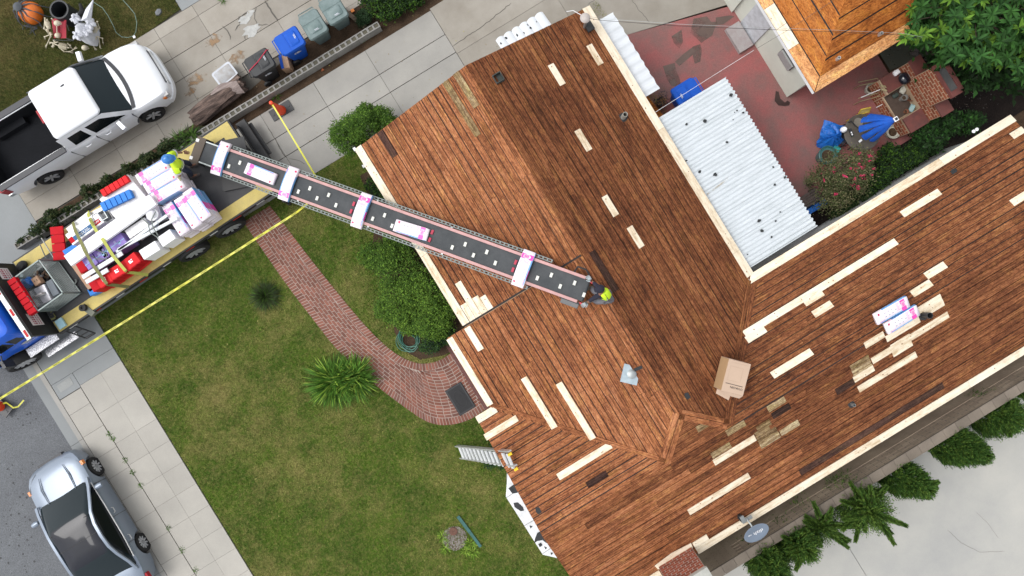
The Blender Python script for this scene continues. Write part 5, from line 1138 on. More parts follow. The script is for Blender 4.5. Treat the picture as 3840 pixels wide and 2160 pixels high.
b=thing('blue_helmet','dark blue hard hat lying inside the wire cage','hard hat',q('E',490,605,1.55)); MB().lathe([(.19,0),(.17,.03),(.15,.05),(.13,.12),(.08,.16),(0,.18)],seg=18).build('shell',mat('helmet_blue',(.02,.16,.55),bump=0,rough=.25,coat=.4),b)
b=thing('water_bottle','clear water bottle lying inside the wire cage','bottle',q('E',400,520,1.5),1.); MB().tube([(-.14,0,.05),(.07,0,.05),(.12,0,.05),(.15,0,.05)],[.045,.045,.02,.02],10).build('bottle_body',mat('pale_clear_plastic',(.45,.6,.62),rough=.1,bump=0),b)
jk=MB()
for i in range(26):
    p=q('E',random.uniform(640,860),random.uniform(300,560),1.35); jk.cbox((0,0,0),(random.uniform(.05,.25),random.uniform(.03,.07),random.uniform(.03,.09)),i%3,T=frame((p.x,p.y,1.3+random.uniform(0,.25)),random.uniform(0,3),Matrix.Rotation(random.uniform(-.5,.5),4,'X')))
jk.build('loose_tools',[M_black,mat('rust_brown_metal',(.12,.07,.04)),mat('dull_steel',(.3,.3,.3))],None,label='heap of loose dark tools and scraps inside the wire cage',cat='tools',kind='stuff')
A_,B_,C_=(130,590),(255,495),(650,1110)
carton('ridge_vent_strip','bright red ribbed strip laid along the cage edge by the headboard','plastic strip','E',(255,500),(650,1110),(530,1180),2.12,.13,M_rf,'strip_body',extra=ribs(7,M_rf))
carton('paper_pad','pale blue stack of papers at the near corner of the deck','papers','E',(945,1290),(1060,1215),(1140,1360),1.3,.08,mat('pale_blue_paper',(.42,.66,.75),bump=0))
b=thing('green_strap_bundle','crumpled olive strap with ratchet beside the cage corner','strap',q('B',820,330,1.25)); m=MB()
for i in range(7): m.cbox((0,0,0),(.14,.05,.04),i%2,T=frame((q('B',815+i*4,290+i*17,1.25).x,q('B',815+i*4,290+i*17,1.25).y,1.24+random.uniform(0,.05)),random.uniform(0,3)))
m.build('webbing',[M_ol,M_trim],b,world=True)
m=thing('black_bag','black cloth bag on the yellow deck edge behind the cage','bag',q('E',400,320,1.25),.3); MB().lathe([(0,0),(.2,.01),(.21,.08),(.14,.15),(0,.17)],seg=14,T=Matrix.Diagonal((1,.7,1,1))).build('bag_body',M_black,m)
# ---------------- conveyor
CA,CB=q(4,752,492,1.72),q(11,1140,553,4.36)
ux=(CB-CA).normalized(); uy=Vector((0,0,1)).cross(ux).normalized(); uz=ux.cross(uy)
CM=Matrix(((ux.x,uy.x,uz.x,CA.x),(ux.y,uy.y,uz.y,CA.y),(ux.z,uy.z,uz.z,CA.z),(0,0,0,1))); CL=(CB-CA).length
cv=thing('conveyor','long black belt conveyor with pink rails reaching from truck to roof','conveyor',M=CM)
M_belt=mat('black_belt',(.022,.027,.031),(.062,.066,.07),sc=2.5,contrast=.8,fine=.2,fsc=60,bump=.2,rough=.7); M_prail=mat('faded_pink_rail',(.50,.27,.26),var=.15,sc=4,rough=.45,bump=.05)
HWB=.30
m=MB(); m.box((0,-HWB,-.03),(CL,HWB,0)); m.tube([(CL,-HWB,-.05),(CL,HWB,-.05)],.055,12,0); m.box((.1,-HWB,-.14),(CL-.1,HWB,-.12)); m.build('belt',M_belt,cv)
for sy in (-1,1):
    m=MB(); m.box((.9,sy*(HWB+.045)-.04,-.10),(CL-.1,sy*(HWB+.045)+.04,.03)); m.build('side_rail',M_prail,cv)
    m=MB(); m.box((0,sy*(HWB+.03)-.02,-.14),(.9,sy*(HWB+.03)+.02,.02)); m.build('lower_rail',M_steel,cv)
    m=MB(); x0,x1=.95,(CL-1.15 if sy>0 else CL-1.55); y=sy*(HWB+.165)
    m.box((x0,y-.045,-.05),(x1,y-.022,-.02)); m.box((x0,y+.022,-.05),(x1,y+.045,-.02)); m.box((x0,y-.045,-.22),(x1,y-.03,-.2)); m.box((x0,y+.03,-.22),(x1,y+.045,-.2))
    n=int((x1-x0)/.13)
    for i in range(n+1): xx=x0+(x1-x0)*i/n; m.box((xx-.02,y-.045,-.045),(xx+.02,y+.045,-.025)); m.box((xx-.012,y-.006,-.21),(xx+.012,y+.006,-.03))
    m.build('truss',mat('dull_grey_truss',(.20,.23,.22),bump=0,rough=.5),cv)
    for i in range(5):
        xx=1.2+i*(CL-3)/4; MB().box((xx-.03,sy*(HWB+.07) if sy>0 else -(HWB+.14),-.09),(xx+.03,sy*(HWB+.14) if sy>0 else -(HWB+.07),-.05)).build('bracket',M_steel,cv)
Pn=uz
M_cleat=mat('white_cleat',(.72,.72,.66),bump=0,rough=.5); M_rcl=mat('red_cleat',(.5,.05,.09),bump=0)
clm=MB().cbox((0,0,.02),(.075,.125,.04)); clm=clm.mesh('cleat',M_cleat); clr=MB().cbox((0,0,.02),(.07,.13,.04)).mesh('cleat',M_rcl)
for k,x,y,c_ in [(4,1045,650,0),(4,1165,612,0),(8,533,47,0),(8,637,17,0),(8,702,107,0),(8,807,77,0),(8,873,170,0),(8,1205,292,0),(8,1313,260,0),(8,1380,357,0),(8,1743,413,1),(8,1720,482,1),('L',403,58,0),('L',503,34,0),('L',566,118,0),('L',668,93,0),('L',734,178,0),(11,77,132,0),(11,168,252,0),(11,625,415,0),(11,777,382,0),(11,873,505,0),(11,1030,468,0),(11,1130,597,0),(11,390,243,1),(11,360,325,1),('I',1305,985,1),('I',1270,1080,1)]:
    p=hit(k,x,y,CA,Pn); l=CM.inverted()@p; link('cleat',clr if c_ else clm,cv,Matrix.Translation((l.x,l.y,0)))
# lower end: feed box, base plates; upper end: motor, handles
m=MB(); m.box((-.28,-.42,-.32),(0.02,.42,-.02)); m.box((-.32,-.42,-.05),(-.0,.42,.04),1); m.box((-.33,.24,.041),(-.22,.34,.05),2); m.box((-.33,-.34,.041),(-.22,-.24,.05),2); m.build('feed_box',[M_frm,mat('rusty_brown_steel',(.10,.075,.055)),M_wr],cv)
m=MB(); 
for a_,b__,c in (((4,1095,450),.75,-.1),((4,1090,790),.8,-.5)): 
    p=q(*a_,1.3); m.cbox((0,0,0),(b__,.62,.03),0,T=frame((p.x,p.y,1.27),R(-20)))
m.build('base_plate',M_frm,cv,world=True)
m=MB(); p=q(4,1010,720,1.5); m.tube([p,p+Vector((.5,-.25,.1))],.05,8); p2=q(4,1090,640,1.25); m.lathe([(.3,0),(.3,.05),(.12,.08),(.12,.4)],c=(p2.x,p2.y,1.22),seg=18); m.build('turntable',M_frm,cv,world=True)
m=MB(); m.cbox((CL-.28,-(HWB+.17),-.03),(.5,.12,.12)); m.box((CL-.6,-(HWB+.12),-.14),(CL-.02,-(HWB+.06),.0),1); m.build('motor_box',[mat('motor_grey',(.16,.16,.16)),M_frm],cv)
m=MB(); m.tube([(CL-.45,HWB+.08,0),(CL-.4,HWB+.25,.12),(CL-.15,HWB+.25,.15),(CL-.03,HWB+.15,.08)],.025,8,0); m.tube([(CL-.05,HWB+.1,.05),(CL+.05,HWB+.05,.06)],.02,6,1); m.tube([(CL+.05,HWB-.02,.05),(CL+.3,HWB-.07,.1)],.02,6,1)
m.tube([(CL-.02,-HWB-.05,.03),(CL+.12,-HWB-.08,.05)],.022,6,1); m.tube([(CL+.1,-HWB-.1,.0),(CL+.15,-HWB-.35,-.1),(CL+.35,-HWB-.3,-.15),(CL+.5,-.2,-.2),(CL+.45,.2,-.1)],.012,6,2)
m.build('control_handle',[M_black,mat('handle_red',(.6,.03,.06),bump=0,rough=.4),mat('orange_hose',(.35,.1,.03),bump=0)],cv)
# support legs down to the deck and roof
m=MB(); 
for sy in (-1,1):
    a=CM@Vector((1.0,sy*.35,-.2)); m.tube([a,Vector((a.x-.1,a.y,DZ+.03))],.035,6)
a=CM@Vector((CL-1.7,.3,-.2)); b_=CM@Vector((CL-1.7,-.3,-.2))
for p in (a,b_): m.tube([p,Vector((p.x,p.y,3.75))],.03,6)
m.build('support_leg',M_frm,cv,world=True)
# bundles riding the belt
def on_belt(k,p0,p1,lab,bent):
    a,b=hit(k,*p0,CA+uz*.1,uz),hit(k,*p1,CA+uz*.1,uz); c=CM.inverted()@((a+b)/2); d=CM.inverted().to_3x3()@(b-a)
    bundle(CM@Matrix.Translation((c.x,c.y,.005 if not bent else .035))@Matrix.Rotation(math.atan2(d.y,d.x),4,'Z'),lab,'shingle bundles riding the conveyor',bent)
on_belt(4,(880,735),(1000,385),'shingle bundle lying crosswise at the foot of the conveyor',True)
on_belt(4,(1215,660),(1545,795),'shingle bundle lying lengthwise over the yellow deck edge on the conveyor',False)
on_belt(4,(1615,1015),(1745,655),'shingle bundle lying crosswise just past the truck end',True)
on_belt(8,(1150,60),(1040,370),'shingle bundle lying crosswise above the lawn between path and house',True)
on_belt(8,(1705,440),(1395,345),'shingle bundle lying lengthwise where the conveyor crosses the eave',False)
on_belt(11,(545,110),(395,510),'shingle bundle lying crosswise high over the roof',True)
# two bundles on the far roof slope
for p0,p1,lb,dz in (((1385,700),(1680,520),'shingle bundle on the rear roof slope, the one further up the photo',0),((1490,790),(1780,640),'shingle bundle on the rear roof slope beside the vent pipe',.02)):
    if lb.startswith('x'): continue
def on_roof(k,p0,p1,pn,lab,h=.02,flip=False):
    a=Vector(pn.P(*pn.on(k,*p0))); b=Vector(pn.P(*pn.on(k,*p1))); u=(b-a).normalized(); w=Vector((-pn.b,pn.c,1)).normalized(); v=w.cross(u); c=(a+b)/2+w*h
    bundle(Matrix(((u.x,v.x,w.x,c.x),(u.y,v.y,w.y,c.y),(u.z,v.z,w.z,c.z),(0,0,0,1))),lab,'shingle bundles set down on the roof')
on_roof(18,(1680,545),(1385,715),B_F,'shingle bundle on the long roof slope, further from the pipe',.03)
on_roof(18,(1765,620),(1475,800),B_F,'shingle bundle on the long roof slope, touching the vent pipe boards',.05)
# ---------------- people
def skin(name,J,E,m,parent,root=0,sub=1,sm=True):
    me=bpy.data.meshes.new(name); me.from_pydata([tuple(j[:3]) for j in J],E,[]); o=bpy.data.objects.new('tmp_s',me); COL.objects.link(o)
    sk=o.modifiers.new('s','SKIN'); sk.use_smooth_shade=True
    if not me.skin_vertices: me.attributes.new('x','FLOAT','POINT')
    for i,j in enumerate(J):
        sv=me.skin_vertices[0].data[i]; r=j[3]; sv.radius=(r,j[4] if len(j)>4 else r); sv.use_root=(i==root)
    su=o.modifiers.new('u','SUBSURF'); su.levels=sub; su.render_levels=sub
    dg=bpy.context.evaluated_depsgraph_get(); r=bpy.data.meshes.new_from_object(o.evaluated_get(dg),depsgraph=dg); bpy.data.objects.remove(o)
    r.materials.clear(); r.materials.append(m)
    for p in r.polygons: p.use_smooth=True
    r.name=name; return link(name,r,parent)
M_skin=mat('brown_skin',(.22,.10,.06),var=.1,bump=0,rough=.55); M_hiv=mat('hi_vis_yellow',(.60,.85,.02),(.50,.74,.02),sc=7,fine=.06,bump=.4,bsc=12,bd=.02,rough=.7); M_refl=mat('reflective_grey',(.62,.65,.66),bump=0,rough=.3); M_jean=mat('dark_jeans',(.02,.028,.055),var=.2,bump=.2,rough=.9); M_shoe=mat('grey_shoe',(.10,.085,.08),bump=.1)
M_navy=mat('navy_cloth',(.018,.018,.035),bump=.2,rough=.9); M_glove=mat('pale_glove',(.5,.5,.28),bump=.1); M_gglove=mat('grey_work_glove',(.35,.40,.42),bump=.1)
def hand(name,parent,w,f,u,m,sc=1.,grip=.6):
    """palm at w, pointing f, back of the hand u; five skinned finger chains rooted in the palm"""
    w,f,u=Vector(w),Vector(f).normalized(),Vector(u).normalized(); s=f.cross(u).normalized(); J=[];E=[]
    def add(p,r,j=None):
        J.append((*p,r*sc)); 
        if j is not None: E.append((j,len(J)-1))
        return len(J)-1
    r0=add(w,.03); pc=add(w+f*.05*sc,.038,r0)
    for i,(o,l) in enumerate(((-.036,.072),(-.012,.082),(.012,.078),(.034,.062))):
        a=add(w+(f*.085+s*o)*sc,.013,pc); d1=(f*math.cos(grip*.5)-u*math.sin(grip*.5)); d2=(f*math.cos(grip*1.4)-u*math.sin(grip*1.4))
        b=add(Vector(J[a][:3])+d1*l*.5*sc,.011,a); add(Vector(J[b][:3])+d2*l*.55*sc,.009,b)
    a=add(w+(f*.03-s*.045)*sc,.015,r0); b=add(Vector(J[a][:3])+(f*.035-s*.02-u*.01)*sc,.012,a); add(Vector(J[b][:3])+(f*.03-u*.012)*sc,.010,b)
    return skin(name,J,E,m,parent)
def headpart(parent,c,d,hat):
    """c centre of skull, d facing direction (3D)"""
    d=Vector(d).normalized(); x=Vector((-d.y,d.x,0)).normalized(); z=d.cross(-x).normalized()
    if z.z<0: z=-z
    x=d.cross(z)*-1
    T=Matrix(((d.x,x.x,z.x,c[0]),(d.y,x.y,z.y,c[1]),(d.z,x.z,z.z,c[2]),(0,0,0,1)))
    h=MB(); h.grid(lambda a,b:((.105+.008*math.cos(2*pi*a))*math.sin(pi*b)*math.cos(2*pi*a)+ (.012 if .3<b<.9 else 0), .08*math.sin(pi*b)*math.sin(2*pi*a)*(1 if b<.55 else .86), .125*math.cos(pi*b)-.01),20,12,0,T)
    h.lathe([(.0,.03),(.014,.01),(.02,-.02),(0,-.025)],c=(.112,0,-.015),seg=8,T=T)      # nose
    for sy in (-1,1): h.lathe([(0,-.012),(.028,0),(0,.012)],c=(0,sy*.083,-.01),seg=10,axis='Y',T=T); h.lathe([(0,-.006),(.011,0),(0,.006)],c=(.103,sy*.032,.02),seg=8,T=T,mi=1)
    h.cbox((.105,0,-.062),(.012,.045,.009),2,T=T)
    h.build('head',[M_skin,M_black,mat('lip_brown',(.16,.05,.04),bump=0)],parent)
    return T
W1=thing('person','worker in hi-vis yellow shirt and blue hard hat standing on the truck deck','person',(0,0,0))
fA,fB=q(4,655,635,1.26),q(4,665,750,1.26); hd=q(4,378,572,2.93)
W1.matrix_local=frame(((fA.x+fB.x)/2,(fA.y+fB.y)/2,DZ)); WM[W1.name]=W1.matrix_local.copy(); o1=Vector(((fA.x+fB.x)/2,(fA.y+fB.y)/2,DZ))
def L1_(p): return Vector(p)-o1
fA,fB,hd=L1_(fA),L1_(fB),L1_(hd)
up=Vector((hd.x,hd.y,0)); side=(fA-fB); side.z=0; side.normalize(); fw=Vector((0,0,1)).cross(side)*-1
fw=Vector((math.cos(R(-8)),math.sin(R(-8)),0)); side=Vector((-fw.y,fw.x,0))
hip=Vector((hd.x*.35-.02,hd.y*.35,.98)); ch=Vector((hd.x*.75,hd.y*.75,1.38)); nk=Vector((hd.x*.92,hd.y*.92,1.54)); 
hipL,hipR=hip+side*.11,hip-side*.11; knL=(hipL+fA)/2+fw*.06; knR=(hipR+fB)/2+fw*.05; knL.z=knR.z=.52; anL=fA+Vector((0,0,.09))-fw*.05; anR=fB+Vector((0,0,.09))-fw*.05; anL.z=anR.z=.1
shL,shR=ch+side*.21+Vector((0,0,.06)),ch-side*.21+Vector((0,0,.06))
haL=L1_(q(4,540,500,2.3)); haR=L1_(q(4,500,765,2.25))
elL=(shL+haL)/2+side*.06+Vector((0,0,-.08)); elR=(shR+haR)/2-side*.07+Vector((0,0,-.08))
J=[(*hip,.13,.11),(*((hip+ch)/2),.135,.11),(*ch,.15,.11),(*nk,.055),(*(hd-Vector((0,0,.08))),.06),(*shL,.065),(*elL,.045),(*haL,.03),(*shR,.065),(*elR,.045),(*haR,.03),(*hipL,.095),(*knL,.065),(*anL,.045),(*hipR,.095),(*knR,.065),(*anR,.045),(*(anL+fw*.15-Vector((0,0,.05))),.035),(*(anR+fw*.15-Vector((0,0,.05))),.035)]
E_=[(0,1),(1,2),(2,3),(3,4),(2,5),(5,6),(6,7),(2,8),(8,9),(9,10),(0,11),(11,12),(12,13),(0,14),(14,15),(15,16),(13,17),(16,18)]
skin('body',J,E_,M_skin,W1)
g=1.28
skin('shirt',[(*(hip-Vector((0,0,.10))),.20,.17),(*((hip+ch)/2),.21,.175),(*(ch+Vector((0,0,.02))),.215,.165),(*nk,.085),(*shL,.125),(*shL.lerp(elL,.9),.10),(*shR,.125),(*shR.lerp(elR,.9),.10)],[(0,1),(1,2),(2,3),(2,4),(4,5),(2,6),(6,7)],M_hiv,W1)
skin('trousers',[(*hip,.15,.13),(*hipL,.115),(*knL,.085),(*(anL+Vector((0,0,.06))),.065),(*hipR,.115),(*knR,.085),(*(anR+Vector((0,0,.06))),.065)],[(0,1),(1,2),(2,3),(0,4),(4,5),(5,6)],M_jean,W1)
for a in (anL,anR):
    m=MB(); m.loft([[(x,y,z) for x,y,z in ((-.09,-.04*w,0),(-.09,.04*w,0),(-.09,.04*w,h),(-.09,-.04*w,h))] if False else [tuple(a+fw*x+side*(-.045*w)+Vector((0,0,-.1))),tuple(a+fw*x+side*(.045*w)+Vector((0,0,-.1))),tuple(a+fw*x+side*(.035*w)+Vector((0,0,h-.1))),tuple(a+fw*x+side*(-.035*w)+Vector((0,0,h-.1)))] for x,w,h in ((-.09,.8,.09),(-.03,1.1,.12),(.08,1.15,.09),(.18,1.1,.06),(.22,.6,.03))]); m.build('shoe',M_shoe,W1)
hand('hand',W1,haL,haL-elL,(0,0,1),M_skin,1.1); hand('glove',W1,haR,haR-elR,(0,0,1),M_glove,1.2)
T=headpart(W1,hd,fw*.9+Vector((0,0,-.45)),0)
hz=MB(); hz.lathe([(.165,-.0),(.15,.012),(.143,.05),(.125,.1),(.08,.145),(0,.158)],seg=24,T=T@Matrix.Translation((-.005,0,.03))@Matrix.Diagonal((1.12,.95,1,1)))
hz.grid(lambda u,v:(.12+.09*u,(v-.5)*.2*(1-.35*u),.04-.025*u),3,8,0,T); 
for yy in (-.03,0,.03): hz.tube([(-.12,yy,.15),(0,yy,.192),(.12,yy,.15)],.008,5,0,T)
hz.build('hard_hat',mat('hat_blue',(.03,.22,.62),bump=0,rough=.25,coat=.4),W1)
def band(parent,c,nrm,rx,ry,w,m,name='reflective_band',a0=0,a1=360):
    nrm=Vector(nrm).normalized(); x=side if abs(side.dot(nrm))<.9 else fw; x=(x-nrm*x.dot(nrm)).normalized(); y=nrm.cross(x); b=MB(); V=[];n=24
    for i in range(n+1):
        t=R(a0+(a1-a0)*i/n); p=Vector(c)+x*rx*math.cos(t)+y*ry*math.sin(t); V+=[p-nrm*w/2,p+nrm*w/2]
    b.add(V,[(2*i,2*i+2,2*i+3,2*i+1) for i in range(n)]); return b.build(name,m,parent)
ax=(ch-hip).normalized(); band(W1,(hip*.55+ch*.45),ax,.232,.195,.055,M_refl); band(W1,(hip*.3+ch*.7)+ax*.0,ax,.235,.19,.025,M_refl)
for s_,e_ in ((shL,elL),(shR,elR)): band(W1,s_.lerp(e_,.55),(e_-s_),.12,.12,.05,M_refl)
# second worker, crouching at the top end of the conveyor
rz0=B_F.z; f1=q(11,1230,545,4.0); 
o2=Vector((2.15,-1.35,A_R.z(2.3,1.3))); W2=thing('person','worker in dark cap and hi-vis vest crouched on the roof at the conveyor head','person',tuple(o2))
hd2=q(11,1308,530,4.95)-o2; hip=q(11,1385,620,4.5)-o2; ch=hd2.lerp(hip,.38)+Vector((0,0,-.02)); nk=hd2.lerp(ch,.5)
fw=(hd2-hip); fw.z=0; fw.normalize(); side=Vector((-fw.y,fw.x,0))
fw=Vector((-1,.25,0)).normalized(); side=Vector((-fw.y,fw.x,0))
def gz(p): 
    S,T_=p.x+o2.x,-(p.y+o2.y); return min(A_R.z(S,T_),A_L.z(S,T_) if S<2.15 else 9)+.03-o2.z
def ground(p): p=Vector(p); p.z=gz(p); return p
fL=ground(q(11,1205,520,4.0)-o2); fR=ground(q(11,1235,655,4.0)-o2)
hipL,hipR=hip-side*.1,hip+side*.1
if (fL-hip).dot(side)>0: fL,fR=fR,fL
knL=(fL+hipL)/2+fw*.12; knL.z=max(fL.z+.42,.4); knR=(fR+hipR)/2+fw*.12; knR.z=max(fR.z+.42,.4)
haA=q(11,1215,445,4.55)-o2; haB=q(11,1165,680,4.5)-o2
shA=ch+(haA-ch).normalized()*.18; shB=ch+(haB-ch).normalized()*.18; shA.z=shB.z=ch.z
elA=(shA+haA)/2+Vector((0,0,-.06)); elB=(shB+haB)/2+Vector((0,0,-.06))
J=[(*hip,.12),(*((hip+ch)/2),.12),(*ch,.13),(*nk,.055),(*hd2,.06),(*shA,.06),(*elA,.045),(*haA,.03),(*shB,.06),(*elB,.045),(*haB,.03),(*hipL,.09),(*knL,.06),(*(fL+Vector((0,0,.08))),.045),(*hipR,.09),(*knR,.06),(*(fR+Vector((0,0,.08))),.045)]
skin('body',J,[(0,1),(1,2),(2,3),(3,4),(2,5),(5,6),(6,7),(2,8),(8,9),(9,10),(0,11),(11,12),(12,13),(0,14),(14,15),(15,16)],M_skin,W2)
skin('shirt',[(*hip,.14),(*((hip+ch)/2),.145),(*ch,.155),(*shA,.08),(*elA,.062),(*(elA.lerp(haA,.7)),.05),(*shB,.08),(*elB,.062),(*(elB.lerp(haB,.7)),.05)],[(0,1),(1,2),(2,3),(3,4),(4,5),(2,6),(6,7),(7,8)],M_navy,W2)
skin('safety_vest',[(*(hip+Vector((0,0,.02))),.165,.17),(*((hip+ch)/2+Vector((0,0,.02))),.17,.17),(*(ch+Vector((0,0,.02))),.175,.16),(*(ch.lerp(nk,.5)),.11)],[(0,1),(1,2),(2,3)],M_hiv,W2)
skin('trousers',[(*(hip-Vector((0,0,.03))),.145),(*hipL,.11),(*knL,.085),(*(fL+Vector((0,0,.12))),.065),(*hipR,.11),(*knR,.085),(*(fR+Vector((0,0,.12))),.065)],[(0,1),(1,2),(2,3),(0,4),(4,5),(5,6)],mat('grey_trousers',(.16,.16,.18),bump=.2,rough=.9),W2)
for a in (fL,fR):
    m=MB(); m.loft([[tuple(a+fw*x+side*(-.045*w)),tuple(a+fw*x+side*(.045*w)),tuple(a+fw*x+side*(.035*w)+Vector((0,0,h))),tuple(a+fw*x+side*(-.035*w)+Vector((0,0,h)))] for x,w,h in ((-.09,.8,.09),(-.03,1.1,.12),(.08,1.15,.09),(.18,1.1,.06),(.22,.6,.03))]); m.build('shoe',mat('brown_boot',(.13,.11,.08),bump=.1),W2)
hand('glove',W2,haA,haA-elA,(0,0,1),M_gglove,1.3); hand('glove',W2,haB,haB-elB,(0,0,1),M_gglove,1.3)
T=headpart(W2,hd2,fw*.8+Vector((0,0,-.6)),0)
hz=MB(); hz.lathe([(.118,-.03),(.12,.02),(.11,.07),(.07,.115),(0,.13)],seg=20,T=T@Matrix.Translation((-.0,0,.02))@Matrix.Diagonal((1.1,.95,1,1))); hz.grid(lambda u,v:(.10+.09*u,(v-.5)*.17*(1-.4*u),.03-.02*u),3,8,0,T); hz.build('cap',M_navy,W2)
mid=(hip+ch)/2; axx=(ch-hip).normalized()
for s_ in (-1,1):
    m=MB(); V=[]
    for i in range(9):
        f=i/8; p=ch.lerp(hip,f)+side*s_*(.05+.05*f)+Vector((0,0,.18-.01*f)); V+=[p-side*.022,p+side*.022]
    m.add(V,[(2*i,2*i+1,2*i+3,2*i+2) for i in range(8)]); m.build('harness_strap',mat('khaki_webbing',(.15,.12,.06),bump=.1),W2)
m=MB(); P=[mid+side*a*.17+Vector((0,0,.185-.12*a*a)) for a in (-1,-.7,-.35,0,.35,.7,1)]; V=[]
for p in P: V+=[p-axx*.03,p+axx*.03]
m.add(V,[(2*i,2*i+1,2*i+3,2*i+2) for i in range(6)]); m.build('reflective_band',M_refl,W2)
# ================================================================= VEGETATION
rng=np.random.default_rng(5)
def leafm(name,c,c2,isl=.55,tr=.2): return mat(name,c,c2,sc=1.7,fine=.1,fsc=12,bump=0,island=isl,rough=.6,spec=.15,trans=tr)
G_hedge=leafm('hedge_leaf',(.07,.145,.018),(.04,.092,.012)); G_hlight=leafm('hedge_new_leaf',(.16,.27,.035),(.10,.19,.022)); G_dark=leafm('dark_leaf',(.022,.05,.015),(.014,.032,.011))
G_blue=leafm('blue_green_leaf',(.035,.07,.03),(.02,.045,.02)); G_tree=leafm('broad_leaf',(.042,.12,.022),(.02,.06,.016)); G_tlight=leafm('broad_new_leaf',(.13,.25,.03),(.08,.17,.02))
G_cyp=leafm('cypress_spray',(.07,.145,.028),(.034,.082,.017)); G_cypl=leafm('cypress_tip',(.14,.225,.04),(.08,.145,.025)); G_lily=leafm('lily_blade',(.10,.22,.03),(.06,.14,.02)); G_lilyl=leafm('lily_yellow_blade',(.30,.42,.07),(.20,.32,.04))
G_grs=leafm('ornamental_grass',(.05,.075,.025),(.025,.04,.015)); G_oliv=leafm('olive_leaf',(.09,.11,.04),(.05,.065,.025)); G_pink=mat('magenta_blossom',(.5,.02,.09),bump=0,island=.3); M_bark=mat('bark',(.12,.085,.06),(.06,.045,.035),sc=8,fine=.2,bump=.5,rough=.95)
def leafmesh(name,P,D,size,width,mats,mi=None,bend=.25,up=None):
    """one 4-corner leaf per point: P base, D unit direction"""
    n=len(P); D=D/np.linalg.norm(D,axis=1,keepdims=True)
    U=np.tile(np.array([[0,0,1.]]),(n,1)) if up is None else up
    S=np.cross(D,U); S/=np.linalg.norm(S,axis=1,keepdims=True)+1e-9; Nn=np.cross(S,D)
    size=np.broadcast_to(size,(n,))[:,None]; w=np.broadcast_to(width,(n,))[:,None]
    V=np.stack([P,P+D*size*.45+S*w*.5+Nn*size*.06,P+D*size-Nn*size*bend,P+D*size*.45-S*w*.5+Nn*size*.06],1).reshape(-1,3)
    return npmesh(name,V,np.arange(4*n).reshape(-1,4),mats,mi)
def randdir(n,upb=.3):
    d=rng.normal(size=(n,3)); d/=np.linalg.norm(d,axis=1,keepdims=True); d[:,2]=abs(d[:,2])*.6+upb*rng.random(n); return d
def shrub(name,label,cat,blobs,n,size,mats,pl=.25,group=None,trunk=True,parentless=False,upb=.2,clump=.16,flower=None,flat_=1.,lumpy=True):
    """blobs: (x,y,z,rx,ry,rz); leaves sit in small clumps over the blobs' surfaces and inside them"""
    x0=sum(b[0] for b in blobs)/len(blobs); y0=sum(b[1] for b in blobs)/len(blobs)
    t=thing(name,label,cat,(x0,y0,0),0,group)
    if lumpy:
        nb_=[]
        for b in blobs:
            nb_.append(b)
            for _ in range(7):
                a=random.uniform(0,2*pi); e=random.uniform(.1,1.2); f=random.uniform(.6,.9); k_=random.uniform(.28,.5)
                nb_.append((b[0]+b[3]*f*math.cos(a)*math.cos(e),b[1]+b[4]*f*math.sin(a)*math.cos(e),b[2]+b[5]*f*math.sin(e),b[3]*k_,b[4]*k_,b[5]*k_))
        blobs_=nb_
    else: blobs_=blobs
    blobs0,blobs=blobs,blobs_
    vol=np.array([b[3]*b[4]+b[3]*b[5] for b in blobs]); vol/=vol.sum(); Ps=[]
    for b,f in zip(blobs,vol):
        k=max(6,int(n*f/14)); d=rng.normal(size=(k,3)); d/=np.linalg.norm(d,axis=1,keepdims=True); d[:,2]=np.where(d[:,2]<-.2,-d[:,2],d[:,2])
        r=rng.uniform(.72,1.04,k)+.07*np.sin(d[:,0]*7+b[0])+.06*np.sin(d[:,1]*9)
        c=np.array(b[:3])+d*r[:,None]*np.array(b[3:]); c[:,2]=np.maximum(c[:,2],.03)
        p=np.repeat(c,14,0)+rng.normal(size=(k*14,3))*clump*min(b[3:])*.6; Ps.append(p)
    P=np.concatenate(Ps); P[:,2]=np.maximum(P[:,2],.02); D=randdir(len(P),upb)
    mi=(rng.random(len(P))<pl).astype(int) if len(mats)>1 else None
    sz=size*rng.uniform(.6,1.3,len(P))
    P0=P-np.array([x0,y0,0]); link('foliage',leafmesh('foliage',P0,D,sz,sz*.5,mats[:2],mi),t)
    if trunk:
        b=MB()
        for bl in blobs0:
            c=Vector((bl[0]-x0,bl[1]-y0,0))
            for i in range(5):
                a=random.uniform(0,2*pi); e=Vector((bl[3]*.7*math.cos(a),bl[4]*.7*math.sin(a),bl[2]+bl[5]*.4)); b.tube([c+Vector((random.uniform(-.05,.05),random.uniform(-.05,.05),0)),c+e*.5+Vector((0,0,.05)),c+e],[.025,.015,.006],5)
        b.build('branch',M_bark,t,kind='stuff')
    if flower:
        k=flower; idx=rng.choice(len(P0),k); C=P0[idx]; C=C[C[:,2]>np.median(P0[:,2])]
        FP=np.repeat(C,9,0)+rng.normal(size=(len(C)*9,3))*.022+np.array([0,0,.05]); link('blossom',leafmesh('blossom',FP,randdir(len(FP),.4),.05,.045,[G_pink]),t,kind='stuff')
    return t
def b2(k,x,y,z,rx,ry,rz,zg=None): p=q(k,x,y,z); return (p.x,p.y,zg if zg is not None else z*.55,rx,ry,rz)
HG=[G_hedge,G_hlight]
shrub('hedge_shrub','rounded clipped green shrub at the upper left corner of the roof','shrub',[(-1.95,6.95,.75,.62,.55,.75),(-1.3,7.0,.75,.6,.5,.8),(-.75,6.85,.7,.45,.4,.7)],26000,.05,HG,.22,clump=.2)
